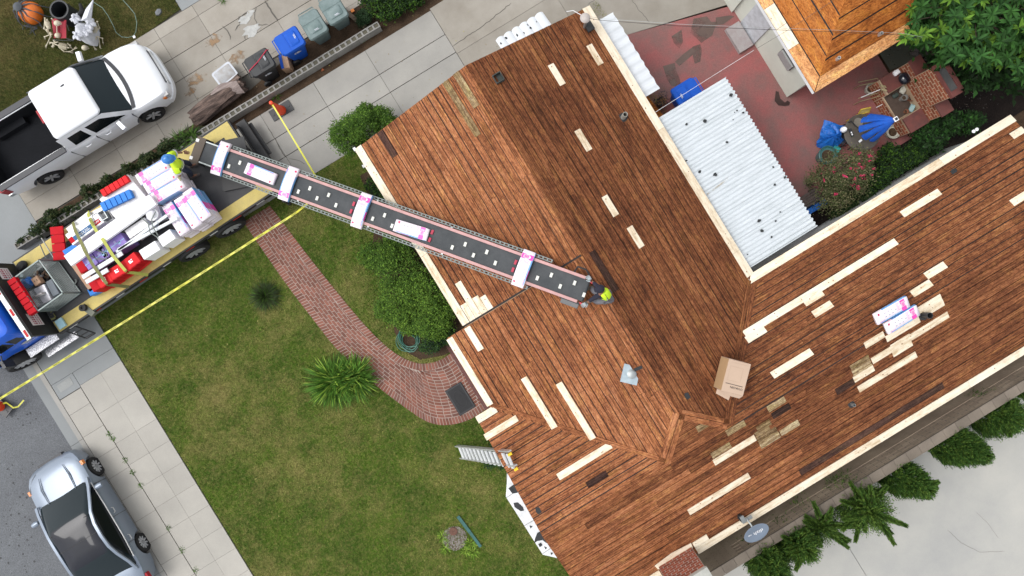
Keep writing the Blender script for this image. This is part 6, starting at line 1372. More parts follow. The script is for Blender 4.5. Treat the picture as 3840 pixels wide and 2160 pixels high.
shrub('hedge_shrub','bright green bush between the brick path bend and the long eave','shrub',[(-3.35,1.5,.45,.75,.8,.75),(-2.75,.5,.45,.65,.7,.7),(-3.2,.85,.4,.55,.7,.6),(-2.45,1.3,.5,.6,.8,.75)],34000,.06,HG,.45,clump=.2)
shrub('hedge_shrub','mid green bush under the conveyor beside the eave','shrub',[(-2.85,2.6,.4,.7,.8,.7),(-2.35,3.3,.3,.5,.6,.5),(-3.3,3.3,.2,.5,.5,.35)],15000,.06,[G_hedge,G_hlight],.3,clump=.22)
shrub('hedge_shrub','low reddish green bush at the top of the planting bed','shrub',[(-2.3,4.6,.25,.35,.55,.4),(-2.1,5.3,.15,.3,.35,.25)],2600,.07,[G_dark,G_hedge],.4,clump=.25)
shrub('small_shrub','dark blue green shrub beside the coiled hose','shrub',[(-3.25,-.2,.25,.42,.3,.35),(-2.7,-.25,.2,.35,.25,.3)],5200,.05,[G_blue,G_hedge],.3,clump=.25)
shrub('small_shrub','sparse low plant on the lawn under the ladder','shrub',[(-3.45,-4.65,.1,.35,.3,.2),(-3.1,-4.2,.1,.25,.3,.2)],1700,.06,[G_blue,G_hedge],.2,clump=.3,trunk=False)
shrub('hedge_row','dark leafy hedge growing over the end of the planter wall','hedge',[(1.2,10.5,.35,.55,.5,.45),(1.9,10.55,.35,.6,.6,.5),(2.6,10.5,.35,.6,.6,.5),(3.3,10.6,.3,.6,.7,.5),(1.5,9.95,.25,.5,.3,.35),(2.2,9.9,.2,.4,.3,.3)],24000,.07,[G_dark,G_hedge],.35,clump=.22)
shrub('small_shrub','small round dark shrub beside the green bins','shrub',[(.52,10.25,.2,.3,.25,.25)],3600,.045,[G_blue,G_dark],.4,clump=.25)
for x,y,r,lb in ((-12.25,9.75,.35,'dark bush at the cab end of the planter wall'),(-11.6,9.95,.28,'twiggy plant second from the cab end of the planter wall'),(-10.25,10.05,.3,'twiggy plant beside the light red ribbed strip'),(-9.5,10.0,.24,'small twiggy plant behind the film wrapped load'),(-8.7,9.95,.3,'twiggy plant beside the front pickup door shadow'),(-8.0,9.9,.34,'twiggy plant just before the helmeted worker'),(-7.3,9.95,.36,'twiggy plant directly behind the helmeted worker')):
    shrub('wall_plant',lb,'plant',[(x,y+.02,.3,r*.9,r*.5,.45),(x+.35,y-.05,.2,r*.8,r*.35,.3)],900,.06,[G_oliv,G_dark],.55,group='plants along the planter wall',clump=.3,upb=.5)
gc_=shrub('ground_cover','dark low ground cover growing along and over the planter wall','ground cover',[(x,9.85+.05*math.sin(x*3),.12,.35,.16+.05*math.sin(x*2),.32) for x in np.arange(-13,-6.2,.45)],9000,.06,[G_dark,G_oliv],.35,clump=.35,trunk=False); gc_.children[0]['kind']='stuff'
def tuft(name,label,cat,c,n,L,w,mats,pl,spread=.2,h0=.05,elev=(15,75),droop=.35,group=None):
    t=thing(name,label,cat,(c[0],c[1],0),0,group); a=rng.uniform(0,2*pi,n); e=np.radians(rng.uniform(*elev,n)); r=spread*np.sqrt(rng.random(n))
    b0=np.column_stack([r*np.cos(a)+rng.normal(0,.03,n),r*np.sin(a)+rng.normal(0,.03,n),np.full(n,h0)]); D=np.column_stack([np.cos(a)*np.cos(e),np.sin(a)*np.cos(e),np.sin(e)]); l=L*rng.uniform(.6,1.1,n)
    S=np.column_stack([-np.sin(a),np.cos(a),0*a]); W=w*rng.uniform(.7,1.2,n)
    V=[];segs=4
    for i in range(segs+1):
        f=i/segs; c_=b0+D*(l*f)[:,None]; c_[:,2]-=droop*l*f*f; c_[:,2]=np.maximum(c_[:,2],.015); ww=(W*(1-f)**.6*(.6+.4*min(1,f*4)))[:,None] if i<segs else (W*.05)[:,None]
        V+=[c_-S*ww/2,c_+S*ww/2]
    V=np.stack(V,1).reshape(-1,3); base=np.arange(n)[:,None]*(2*(segs+1)); F=np.concatenate([base+np.array([[2*i,2*i+1,2*i+3,2*i+2]]) for i in range(segs)],0); mi=np.tile((rng.random(n)<pl).astype(int),segs)
    link('leaf_blades',npmesh('leaf_blades',V,F,mats,mi),t); return t
tuft('strap_leaf_clump','large bright green strap leaved clump on the lawn by the path','plant',(-6.72,.45),620,.88,.05,[G_lily,G_lilyl],.2,.35,.1,(20,80),.3)
tuft('strap_leaf_clump','bright strap leaved clump that leans over the brick path edge','plant',(-6.1,.22),620,.82,.05,[G_lily,G_lilyl],.18,.32,.1,(20,80),.3)
tuft('grass_clump','dark spiky ornamental grass clump beside the upper path','plant',(-7.2,4.1),650,.62,.018,[G_grs,G_lily],.12,.14,.05,(10,85),.45)
for k,x,y,z,lb in ((4,620,330,.5,'grassy green tuft growing over the planter wall by the truck rear'),(4,510,370,.5,'grassy green tuft just left of the log'),(12,350,0,.1,'weed'),):
    if lb=='weed': continue
    p=q(k,x,y,z); tuft('grass_tuft',lb,'plant',(p.x,p.y),130,.5,.03,[G_grs,G_lily],.4,.12,.35,(10,70),.4)
for k,x,y,lb in (('D',522,552,'tiny weed in the pavement joint, the upper one of the first pair'),('D',545,580,'spidery weed in the pavement joint, lower one of the first pair'),('D',625,713,'spidery weed in the pavement joint beside the sedan bonnet'),('D',672,790,'small weed in the pavement joint beside the sedan wing mirror'),('D',725,875,'bushy green weed in the pavement joint, the largest one'),('D',900,1145,'spidery weed where the pavement joints cross'),('D',985,1280,'small bushy weed in the pavement joint near the rear wheel'),('D',1068,1410,'weed in the pavement joint at the bottom edge'),('F',870,5,'green weed on the neighbour driveway at the top edge'),(12,280,340,'yellowish weed on the bare strip beside the driveway'),(3,970,1040,'small weed behind the traffic cone')):
    p=q(k,x,y,0); tuft('weed',lb,'weed',(p.x,p.y),36,.085 if k=='D' else .2,.018,[G_hedge,G_lily],.3,.05,.02,(5,60),.3,group='weeds in the concrete joints')
# cypresses along the block wall
def cypress(k,x,y,t0,R0,label,splay=0.,n=2600,hmul=1.):
    p0=q(k,x,y,0); h=HC*(1-t0/(-p0.y)); s0=p0.x*(t0/(-p0.y)); h=max(1.6,min(h*1.17,3.9))*hmul; R0*=1.3
    t=thing('cypress',label,'conifer',(s0,-t0,0),0,'cypresses along the block wall'); MB().tube([(0,0,0),(0,0,h*.5),(0,0,h*.9)],[.07,.045,.015],7).build('trunk',M_bark,t)
    f=rng.random(n)**.85; a=rng.uniform(0,2*pi,n); prof=np.sin(np.clip(f*1.02+.02,0,1)**.6*pi)**.55*.9+.1; prof*=np.where(f>.8,1-(f-.8)*2.2,1)
    r=R0*prof*rng.uniform(.75,1.05,n)*(1+.13*np.sin(3*a+f*6)); z=.12+f*h*.93
    base=np.column_stack([r*.75*np.cos(a),r*.75*np.sin(a),z]); lean=.35+splay*.9*rng.random(n); D=np.column_stack([np.cos(a)*lean,np.sin(a)*lean,np.ones(n)])+rng.normal(size=(n,3))*.12; D/=np.linalg.norm(D,axis=1,keepdims=True)
    L=rng.uniform(.2,.42,n)*(1+splay*.7); m=9; j=np.tile(np.arange(m),n)/m; B=np.repeat(base,m,0); DD=np.repeat(D,m,0); LL_=np.repeat(L,m); P=B+DD*(LL_*j)[:,None]
    sg=np.where(np.tile(np.arange(m),n)%2==0,1,-1)[:,None]; S=np.cross(DD,rng.normal(size=(n,3)).repeat(m,0)); S/=np.linalg.norm(S,axis=1,keepdims=True); d=DD*.85+S*sg*.5
    mi=(np.repeat((rng.random(n)<.22+.25*splay),m)&(j>.1)).astype(int)
    link('foliage',leafmesh('foliage',P,d,.10*(1.15-j*.5),.026,[G_cyp,G_cypl],mi,bend=.05,up=S),t)
    if splay:
        for i in range(int(9*splay)+4):
            a=random.uniform(0,2*pi); L=random.uniform(.75,1.15)*(.45+.6*splay); zb=h*random.uniform(.62,.95); d=Vector((math.cos(a),math.sin(a),.75)).normalized(); pts=[Vector((0,0,zb))+d*L*s-Vector((0,0,.25*L*s*s)) for s in np.linspace(0,1,6)]
            lift=max([0]+[2.08-p.z for p in pts if -t0+p.y>-11.05]); pts=[p+Vector((0,0,lift*min(1,j_/2))) for j_,p in enumerate(pts)]
            nn=760; s_=rng.random(nn); ix=np.minimum((s_*5).astype(int),4); A=np.array([list(p) for p in pts]); fr=(s_*5-ix)[:,None]; C=A[ix]*(1-fr)+A[ix+1]*fr; T_=A[ix+1]-A[ix]; T_/=np.linalg.norm(T_,axis=1,keepdims=True); N_=rng.normal(size=(nn,3)); S=np.cross(T_,N_); S/=np.linalg.norm(S,axis=1,keepdims=True)
            C=C+S*(.13*(1-s_)*rng.random(nn))[:,None]; link('branch_spray',leafmesh('branch_spray',C,T_+S*.55,.13,.028,[G_cyp,G_cypl],(rng.random(nn)<.5).astype(int),bend=.05,up=N_),t)
            MB().tube(pts,[.016,.013,.011,.008,.005,.003],5).build('branch',M_bark,t)
    return t
cypress(20,1660,310,11.5,.62,'leaning green cypress with a tuft of light sprays nearest the right edge',.35)
cypress(20,1440,560,11.55,.56,'smooth dense cypress, the second from the right edge',0,3400)
cypress(20,1040,800,11.5,.5,'smooth dense cypress between the spreading and the second one',.08,3000)
cypress(20,700,985,11.45,.5,'widely splayed cypress with a brown heart, the largest one',1.25,1700,.9)
cypress(20,330,1090,11.35,.38,'ragged cypress with long upright sprays by the satellite dish',1.1,1000,.85)
cypress(20,230,1250,11.4,.5,'dark bushy cypress in front of the ragged one',.45,2400,.9)
cypress(20,10,1400,11.45,.52,'cypress cut by the lower edge of the picture',.45,2400,.95)
cypress(20,1800,60,11.3,.4,'cypress top at the far right picture edge',.2,1500,.7)
# broad leaved tree at the top right
tr_=thing('broadleaf_tree','broad leaved green tree hanging over the top right corner','tree',(16.2,-.6,0))
MB().tube([(0,0,0),(-.1,.1,1.2),(-.3,.5,2.4)],[.16,.13,.1],9).build('trunk',M_bark,tr_)
CC=[]; tries=0
OUT=[(700,-60),(520,160),(560,280),(480,470),(560,540),(700,560),(840,620),(800,700),(900,740),(1060,680),(1160,700),(1290,830),(1480,850),(1640,870),(1850,830),(1850,1000),(1990,1010),(2300,900),(2600,600),(2600,-300),(700,-300)]
while len(CC)<300 and tries<9000:
    tries+=1; x=random.uniform(460,2500); y=random.uniform(-250,1020)
    if not inpoly(np.array([[x,y]]),OUT)[0]: continue
    z=random.uniform(3.0,4.9)-.0006*max(0,1100-x); p=q('A',x,y,z)
    if any((p-c).length<.27 for c in CC): continue
    CC.append(p)
P=[];D=[];Z=[];MI=[];
for c in CC:
    n=random.randint(11,16); lt=random.random()<.2; ax=Vector((random.uniform(-.35,.35),random.uniform(-.35,.35),1)).normalized()
    for i in range(n):
        a=2*pi*i*.381966*1.0+random.uniform(-.2,.2); e=random.uniform(-.15,.75); d=Vector((math.cos(a)*math.cos(e),math.sin(a)*math.cos(e),math.sin(e)))
        d=ax.to_track_quat('Z','Y')@d; P.append(c+ax*random.uniform(0,.04)); D.append(d); Z.append(random.uniform(.2,.33)); MI.append(1 if lt and random.random()<.75 else 0)
P=np.array([list(p) for p in P]); D=np.array([list(d) for d in D]); Z=np.array(Z)
W0=np.array([16.2,-.6,0]); P-=W0
S=np.cross(D,[0,0,1.]); S/=np.linalg.norm(S,axis=1,keepdims=True); Nn=np.cross(S,D); n=len(P); z_=Z[:,None]
pts=[P]; 
for f,w,dn in ((.3,.11,.03),(.65,.13,-.02),(1.,.0,-.16)): pts+=[P+D*z_*f+S*z_*w+Nn*z_*(dn+.05),P+D*z_*f+Nn*z_*dn,P+D*z_*f-S*z_*w+Nn*z_*(dn+.05)] if w else [P+D*z_*f+Nn*z_*dn]
V=np.stack(pts,1).reshape(-1,3); b=np.arange(n)[:,None]*8; T3=np.concatenate([b+np.array([[0,2,1,1]])]*0+[b+np.array([t4]) for t4 in ([0,2,1],[0,3,2],[4,7,7],)][:2],0)
Q4=np.concatenate([b+np.array([[1,2,5,4]]),b+np.array([[2,3,6,5]])],0); T3=np.concatenate([b+np.array([[0,2,1]]),b+np.array([[0,3,2]]),b+np.array([[4,5,7]]),b+np.array([[5,6,7]])],0)
mi=np.array(MI)
Tall=np.concatenate([T3,Q4[:,[0,1,2]],Q4[:,[0,2,3]]],0)
link('crown',npmesh('crown',V,Tall,[G_tree,G_tlight],np.concatenate([np.tile(mi,4),np.tile(mi,2),np.tile(mi,2)])),tr_)
m=MB()
for c in CC[:110]:
    e=c-Vector((16.2,-.6,0)); s_=Vector((-.3,.5,2.4)); m.tube([s_.lerp(e,.0),s_.lerp(e,.5)+Vector((0,0,.25)),e],[.04,.02,.008],5)
m.build('branch',M_bark,tr_,kind='stuff')
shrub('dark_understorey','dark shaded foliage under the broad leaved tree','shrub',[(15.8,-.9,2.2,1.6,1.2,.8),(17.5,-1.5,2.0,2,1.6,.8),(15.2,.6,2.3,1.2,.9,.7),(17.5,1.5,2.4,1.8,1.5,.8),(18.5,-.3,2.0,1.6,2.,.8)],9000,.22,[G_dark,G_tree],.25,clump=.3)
# flowering shrub, back yard shrubs
shrub('flowering_shrub','loose olive shrub with magenta flowers beside the blue tarpaulin','shrub',[(10.75,-2.35,1.0,.62,.55,.8),(11.2,-2.75,.9,.55,.5,.75),(10.35,-2.9,.75,.5,.5,.7),(11.55,-2.25,1.2,.35,.4,.5),(10.3,-2.2,.8,.4,.35,.5)],7500,.065,[G_oliv,mat('dry_olive_leaf',(.13,.12,.05),(.09,.08,.035),island=.5,bump=0)],.4,clump=.42,flower=70)
for bl,n,sz,mm,lb in (([(12.75,-3.1,.35,.7,.35,.45),(12.1,-3.3,.3,.5,.3,.4)],4200,.08,[G_dark,G_hedge],'dark green shrub against the pale rear wall'),([(14.2,-3.0,.5,.6,.4,.55),(14.75,-2.8,.6,.45,.4,.5)],3000,.13,[G_dark,G_tree],'large leaved shrub beside the barbecue'),([(13.45,-3.15,.4,.6,.35,.5),(13.0,-2.75,.25,.4,.3,.3)],3400,.08,[G_dark,G_hedge],'dense shrub in the middle of the rear bed'),([(15.6,-3.2,.5,.4,.3,.5)],900,.12,[G_dark,G_tree],'small shrub at the end of the rear bed'),([(11.4,-3.55,.3,.5,.25,.35),(10.7,-3.5,.3,.5,.25,.3)],2400,.08,[G_dark,G_oliv],'low shrub behind the flowering one')):
    shrub('bed_shrub',lb,'shrub',bl,n,sz,mm,.3,group='shrubs in the rear bed',clump=.3)
lt=MB()
for i in range(900):
    x=random.uniform(12.3,17); y=random.uniform(-3.3,1.5); a=random.uniform(0,6.3); l=random.uniform(.02,.07)
    if x<14.8: x=random.uniform(14.8,17.5)
    lt.add([(x,y,.02),(x+l*math.cos(a),y+l*math.sin(a),.03),(x+.6*l*math.cos(a+.8),y+.6*l*math.sin(a+.8),.025)],[(0,1,2)],i%3)
lt.build('leaf_litter',[mat('litter_brown',(.10,.06,.035),bump=0),M_dsoil,mat('litter_grey',(.12,.11,.1),bump=0)],None,label='fallen leaves on the dark soil of the back yard',cat='leaf litter',kind='stuff')
# stones near the grey slab
for i in range(16):
    p=q('A',random.uniform(560,860),random.uniform(570,720),.03); t=thing('stone','grey brown stone in the little heap behind the barbecue','stone',(p.x,p.y,0),random.uniform(0,3),'stones heaped behind the barbecue'); r=random.uniform(.05,.1); MB().lathe([(0,0),(r,.01),(r*1.1,r*.5),(r*.6,r),(0,r*1.1)],seg=7,T=Matrix.Diagonal((1.2,.8,1,1))).build('stone_body',mat('river_stone',(.10,.085,.08),rnd=.3,bump=.2),t)
# ================================================================= STREET AND GARDEN THINGS
def bin_(label,c,rz,m,ml=None,group=None,strap_=False,L=.84,W=.68,H=1.1,patch=None):
    t=thing('wheelie_bin',label,'wheelie bin',(c[0],c[1],0),rz,group)
    def rr(l,w,z,x0=0,r=.07): return [(x+x0,y,z) for x,y,_ in slabring(-l/2,l/2,w/2,w/2,0,r,3)]
    b=MB(); b.loft([rr(L*.6,W*.72,.04,-.04),rr(L*.72,W*.82,.5,-.02),rr(L*.88,W*.93,H-.12),rr(L*.95,W,H-.1),rr(L*.95,W,H-.06)]); b.build('bin_body',m,t)
    ml=ml or m; b=MB(); b.loft([rr(L,W*1.04,H-.05,.01,.09),rr(L,W*1.04,H-.02,.01,.09),rr(L*.93,W*.96,H+.03,.01,.09)]); b.build('lid',ml,t)
    b=MB(); b.loft([rr(L*.42,W*.7,H+.028,.12,.06),rr(L*.36,W*.6,H+.06,.12,.06)]); b.box((-L*.12,-W*.46,H+.028),(-L*.105,W*.46,H+.04)); b.build('lid_panel',ml,t)
    b=MB(); b.tube([(-L/2-.03,-W*.4,H),(-L/2-.06,-W*.38,H+.02),(-L/2-.06,W*.38,H+.02),(-L/2-.03,W*.4,H)],.018,6); b.box((-L/2-.01,-W*.42,H-.06),(-L/2+.03,W*.42,H+.02)); b.build('handle',m,t)
    for sy in (-1,1):
        w=MB(); w.lathe([(.04,-.04),(.13,-.04),(.14,-.02),(.14,.02),(.13,.04),(.04,.04)],c=(-L*.3,sy*(W*.42),.14),axis='Y',seg=16); w.build('wheel',M_black,t)
    b=MB(); b.box((-.10,-W/2*.985-.004,.80),(-.04,-W/2*.96,.86)); 
    for i in range(3): b.box((-.02,-W/2*.985-.004,.79+i*.03),(.14-.03*i,-W/2*.96,.805+i*.03))
    b.box((.2,-.06,H+.062),(.22,.08,H+.066)); b.box((.235,-.04,H+.062),(.25,.1,H+.066)); b.build('printed_mark',mat('bin_white_print',(.6,.63,.68),bump=0),t,kind='stuff')
    if strap_: b=MB(); b.tube([(-.34,W*.55,H-.1),(-.3,W*.5,H+.04),(-.02,.03,H+.055),(.24,-W*.38+.3,H+.075),(.36,W*.12,H+.04),(.44,W*.05,H-.05)][:0] or [(-.44,-.08,H-.03),(-.4,-.06,H+.035),(-.02,.03,H+.06),(.3,.16,H+.06),(.40,.22,H+.03),(.45,.24,H-.06)],.018,6); b.build('bungee_strap',mat('red_strap',(.5,.03,.07),bump=.1),t)
    return t
M_bbin=mat('blue_bin_plastic',(.012,.095,.50),var=.1,fine=.03,bump=.05,rough=.5,spec=.2); M_gbin=mat('grey_green_bin_plastic',(.10,.15,.145),(.17,.22,.22),sc=4,fine=.1,fsc=30,bump=.05,rough=.55); M_kbin=mat('black_bin_plastic',(.025,.027,.03),fine=.05,bump=.05,rough=.5)
bin_('black wheelie bin with a red strap over its lid',(-3.13,10.39),0,M_kbin,strap_=True); bin_('blue wheelie bin between the black and the green ones',(-1.95,10.49),0,M_bbin)
bin_('grey green wheelie bin next to the blue one',(-1.02,10.55),R(-90),M_gbin); bin_('grey green wheelie bin with dusty lid, furthest up the driveway',(-.22,10.62),R(-90),M_gbin)
bin_('blue wheelie bin half under the patio cover',(8.06,2.42),R(180),M_bbin)
carton('cardboard_box','opened brown cardboard box with blue edge beside the blue bin','cardboard box',3,(1000,610),(1090,590),(1165,720),.5,.5,M_kraft,extra=lambda t,L,W,h,s:MB().box((-L/2,-W*.5,h),(-L/2+.09,W*.5,h+.03)).build('blue_edge',M_bbin,t))
t=thing('storage_tote','pale plastic storage tote with dirt on its lid on the driveway','storage tote',(-4.42,11.03,0),R(6)); b=MB(); b.loft([[(x,y,z) for x,y,_ in slabring(-l/2,l/2,w/2,w/2,0,.08,3)] for l,w,z in ((.6,.42,.0),(.68,.5,.3),(.74,.56,.31),(.74,.56,.35))]); b.build('tote_body',mat('pale_blue_grey_plastic',(.55,.58,.63),bump=0,rough=.35),t)
b=MB(); b.loft([[(x,y,z) for x,y,_ in slabring(-l/2,l/2,w/2,w/2,0,.05,3)] for l,w,z in ((.62,.44,.351),(.58,.40,.365))]); b.build('lid_panel',mat('tote_lid_grey',(.42,.44,.47),(.28,.25,.22),sc=5,bump=0),t)
# log
t=thing('log','big bark covered tree log lying beside the planter wall','log',(-5.05,10.4,0)); a=Vector((-6.1,10.32,.3)); b_=Vector((-4.05,10.5,.33)); m=MB(); rings=[]
for i in range(15):
    f=i/14; c=a.lerp(b_,f); r=.26+.05*math.sin(f*5)+.07*f*f
    rings.append([(c.x+ (.05*math.sin(k*2.1) if i in(0,14) else 0),c.y+r*math.cos(2*pi*k/20)*(1+.10*math.sin(k*3+i*.3)+.05*math.sin(k*7+i*.5)),max(.0,c.z+r*math.sin(2*pi*k/20)*(1+.08*math.sin(k*4.3+i*.5)))) for k in range(20)])
m.loft(rings); m.build('trunk',mat('furrowed_bark',(.20,.14,.115),(.04,.027,.024),sc=3.5,fine=.4,fsc=18,bump=1.,bsc=16,bd=.04,rough=.95,stretch=(.35,3,3),contrast=1.6),t,world=True)
m=MB(); m.grid(lambda u,v:(-5.15+u*1.0,10.62-.42*v+.12*math.sin(u*4),.57-.20*(v-.35)**2*2.2+.07*u),8,4); m.build('bare_wood_patch',mat('weathered_bare_wood',(.33,.27,.25),(.16,.12,.11),sc=5,fine=.2,bump=.7,stretch=(.4,4,4),rough=.9),t,world=True)
t=thing('plank','short weathered plank beside the furthest green bin','plank',(.24,10.42,.06),R(-70)); MB().box((-.42,-.07,0),(.42,.07,.06)).build('plank_body',mat('grey_plank',(.22,.15,.10),var=.3,sc=6),t)
t=thing('plant_pot','tall grey blue plant pot at the top edge','plant pot',(.95,10.75,0)); MB().lathe([(.14,0),(.2,.35),(.23,.6),(.2,.6),(.17,.5),(0,.5)],seg=18).build('pot',mat('blue_grey_pot',(.22,.27,.33),bump=.05),t)
t=thing('toy_block','small orange plastic piece on the soil beside the green bins','toy',(.3,10.75,.02)); MB().box((-.06,-.05,0),(.06,.05,.05)).build('block_body',M_oran,t)
# cones, base mats, tape
def cone(label,c,rz,matl):
    t=thing('traffic_cone',label,'traffic cone',(c[0],c[1],.02),rz); b=MB(); b.box((-.39,-.19,0),(.39,.19,.045)); b.box((-.33,-.03,.045),(-.25,.03,.06)); b.box((.25,-.03,.045),(.33,.03,.06)); b.build('base',M_blackp,t)
    b=MB(); b.lathe([(.17,.045),(.15,.10),(.155,.12),(.145,.14),(.15,.17),(.135,.2),(.055,.85),(.03,.95),(.06,.97),(.06,1.02),(.03,1.04),(0,1.04)],seg=20); b.build('cone_body',mat('orange_cone',(.85,.075,.02),var=.1,bump=0,rough=.4),t); return t
cone('orange traffic cone on a black base at the driveway edge',(-3.5,9.14),0,0); cone('orange traffic cone at the left edge on the street',(-16.75,5.6),R(-68),0)
M_tape=mat('caution_tape_yellow',(.62,.60,.05),var=.06,bump=0,rough=.4)
TX=None
def tape(name,label,pts,w=.07,txt=True,zr=0,step=.44,off=.2):
    global TX
    t=thing(name,label,'caution tape',tuple(pts[0])); P=[]
    for a,b in zip(pts,pts[1:]):
        L=(b-a).length; n=max(3,int(L/.3))
        for i in range(n):
            f=i/n; p=a.lerp(b,f); p.z-=4*f*(1-f)*L*.012; P.append(p)
    P.append(pts[-1]); V=[]
    for i,p in enumerate(P):
        d=(P[min(i+1,len(P)-1)]-P[max(i-1,0)]); d.z=0; d.normalize(); n=Vector((-d.y,d.x,.25*math.sin(i*.6))).normalized(); V+=[p+n*w/2,p-n*w/2]
    MB().add(V,[(2*i,2*i+1,2*i+3,2*i+2) for i in range(len(P)-1)]).build('tape_strip',M_tape,t,world=True)
    if txt:
        x=off; 
        for a,b in zip(P,P[1:]):
            L=(b-a).length
            while x<L:
                p=a.lerp(b,x/L)+Vector((0,0,.008)); d=b-a; M=WM[t.name].inverted()@Matrix.Translation(p)@Matrix.Rotation(math.atan2(d.y,d.x)+zr,4,'Z')
                if TX is None: TX=text('CAUTION',t,M,.058,M_black,'tape_lettering',.0005).data
                else: link('tape_lettering',TX,t,M)
                x+=step
            x-=L
    return t
tape('caution_tape','long yellow caution tape from the conveyor down to the street',[Vector((-4.1,5.62,1.55)),Vector((-4.6,5.64,1.25)),Vector((-16.6,5.62,.85))],zr=0)
tape('caution_tape','short yellow caution tape from the cone to the conveyor',[Vector((-3.5,9.14,.98)),Vector((-3.46,6.2,1.35))],w=.05,txt=False)
tape('caution_tape','curled yellow tape tail on the street cone base',[q(6,0,1290,.1),q(6,45,1275,.1),q(6,95,1312,.08),q(6,130,1305,.05),q(6,172,1257,.04)],w=.05,txt=False)
# hose coil, doormat, lawn ring, ladder, downspout
def hose(name,label,pts,r,m,cat='garden hose'):
    t=thing(name,label,cat,tuple(pts[0])); MB().tube(pts,r,6).build('hose_tube',m,t,world=True); return t
M_hose=mat('green_hose',(.03,.16,.11),bump=0,rough=.4)
P=[]
for i in range(140):
    a=i*.36; rr_=.34+.07*math.sin(i*.21)+.03*math.sin(i*.9); P.append(Vector((-3.95+rr_*math.cos(a)*.85+.004*i*.3,.33+rr_*math.sin(a),.05+.0012*i+.03*math.sin(i*.7))))
hose('garden_hose','coiled green garden hose beside the brick path',P,.014,M_hose)
hose('garden_hose','thin pale green hose looped on the neighbouring lawn',[Vector((a,b,.03)) for a,b in ((-7.0,15.6),(-6.82,15.23),(-6.8,14.9),(-6.83,14.5),(-6.87,14.3),(-6.78,14.06),(-6.6,13.93),(-6.42,13.89),(-6.28,13.97),(-6.1,14.2),(-6.0,14.5),(-6.04,14.8),(-6.1,15.1))],.013,mat('pale_green_hose',(.2,.3,.25),bump=0))
t=thing('door_mat','black rubber door mat on the brick path at the porch','door mat',(-3.43,-2.27,.035)); b=MB(); b.box((-.31,-.49,0),(.31,.49,.012)); b.build('mat_body',M_black,t)
b=MB()
for s in (-1,1): b.box((s*.27-.02,-.46,.012),(s*.27+.02,.46,.018)); b.box((-.25,s*.45-.02,.012),(.25,s*.45+.02,.018))
for k in range(24):
    a=k*pi/12; b.cbox((0,0,0),(.05,.012,.012),0,T=Matrix.Translation((.17*math.cos(a),.3*math.sin(a),.018))@Matrix.Rotation(a+pi/2,4,'Z'))
b.build('raised_pattern',M_blackp,t)
p=q(10,780,1070); t=thing('stump_ring','patch of pale wood chips round an old red brown stump on the lawn','tree stump',(p.x,p.y,0)); b=MB(); b.lathe([(.15,0),(.14,.06),(.08,.07),(0,.05)],seg=12,T=Matrix.Translation((.1,.18,0))); b.build('stump',mat('red_brown_stump',(.17,.075,.05),(.09,.045,.03),sc=14,fine=.3,bump=.8,bd=.03),t)
c=MB()
for i in range(1500):
    a=random.uniform(0,6.3); r=.42*math.sqrt(random.random()); x,y=r*math.cos(a),r*.95*math.sin(a)-.05
    c.cbox((0,0,0),(random.uniform(.02,.05),random.uniform(.01,.02),.008),i%2,T=Matrix.Translation((x,y,.012+random.uniform(0,.03)))@Matrix.Rotation(random.uniform(0,3),4,'Z')@Matrix.Rotation(random.uniform(-.4,.4),4,'X'))
c.build('wood_chips',[mat('pale_chip',(.34,.31,.28),bump=0),mat('brown_chip',(.2,.15,.12),bump=0)],t,kind='stuff')
P=q(10,870,1180); 
for i,(x,y,r) in enumerate(((-5.95,-6.75,.2),(-5.7,-6.6,.15),(-6.35,-5.9,.2),(-6.5,-6.3,.16),(-5.75,-6.9,.12))): tuft('weed',('leafy light green weed at the lower left of the wood chip patch','small leafy weed directly under the wood chip patch','leafy weed at the upper left rim of the wood chip patch','leafy weed left of the wood chip patch','little weed at the lower right of the wood chip patch')[i],'weed',(x,y),60,.2,.03,[G_hlight,G_lilyl],.4,.1,.02,(5,70),.3,group='weeds round the wood chip patch')
t=thing('board','narrow teal painted board lying in the lawn','board',tuple((q(10,830,870,.03)+q(10,1040,1170,.03))/2),ang(q(10,820,870,.03),q(10,1045,1170,.03))); b=MB(); b.box((-.66,-.055,0),(.02,.055,.03)); b.box((.03,-.05,0),(.62,.05,.025)); b.build('board_body',mat('teal_board',(.035,.13,.13),(.03,.09,.07),sc=8,bump=.1),t)
A1,A2,B1,B2=q(10,800,190,.02),q(10,845,305,.02),q(10,1325,265,3.35),q(10,1385,410,3.35)
t=thing('extension_ladder','aluminium extension ladder leaning on the roof edge from the lawn','ladder',tuple((A1+A2)/2)); w_=(A2-A1).normalized(); 
for nm,o in (('stile',0),('stile',.06)):
    for X,Y,s in ((A1,B1,1),(A2,B2,-1)):
        a=X+w_*o*s*0; n_=(B1-A1).cross(w_).normalized(); a=X+n_*o*.9; b_=Y+n_*o*.9; d=(b_-a).normalized(); L=(b_-a).length; z=d.cross(w_).normalized()
        M=Matrix(((d.x,w_.x,z.x,a.x),(d.y,w_.y,z.y,a.y),(d.z,w_.z,z.z,a.z),(0,0,0,1))); MB().box((0,-.02,-.035),(L,.02,.035)).build(nm,M_alu,t,world=False).matrix_local=WM[t.name].inverted()@M
M_rung=mat('bright_rung',(.78,.8,.82),bump=0,rough=.3,metal=.2)
for i in range(1,14):
    f=i/13.6; a,b_=A1.lerp(B1,f),A2.lerp(B2,f); d=(b_-a).normalized(); up_=(B1-A1).normalized(); z=d.cross(up_).normalized(); y=z.cross(d)
    M=Matrix(((d.x,y.x,z.x,a.x),(d.y,y.y,z.y,a.y),(d.z,y.z,z.z,a.z),(0,0,0,1))); m=MB(); m.box((0,-.075,-.02),((b_-a).length,.075,.02)); link('rung',m.mesh('rung',M_rung),t,WM[t.name].inverted()@M)
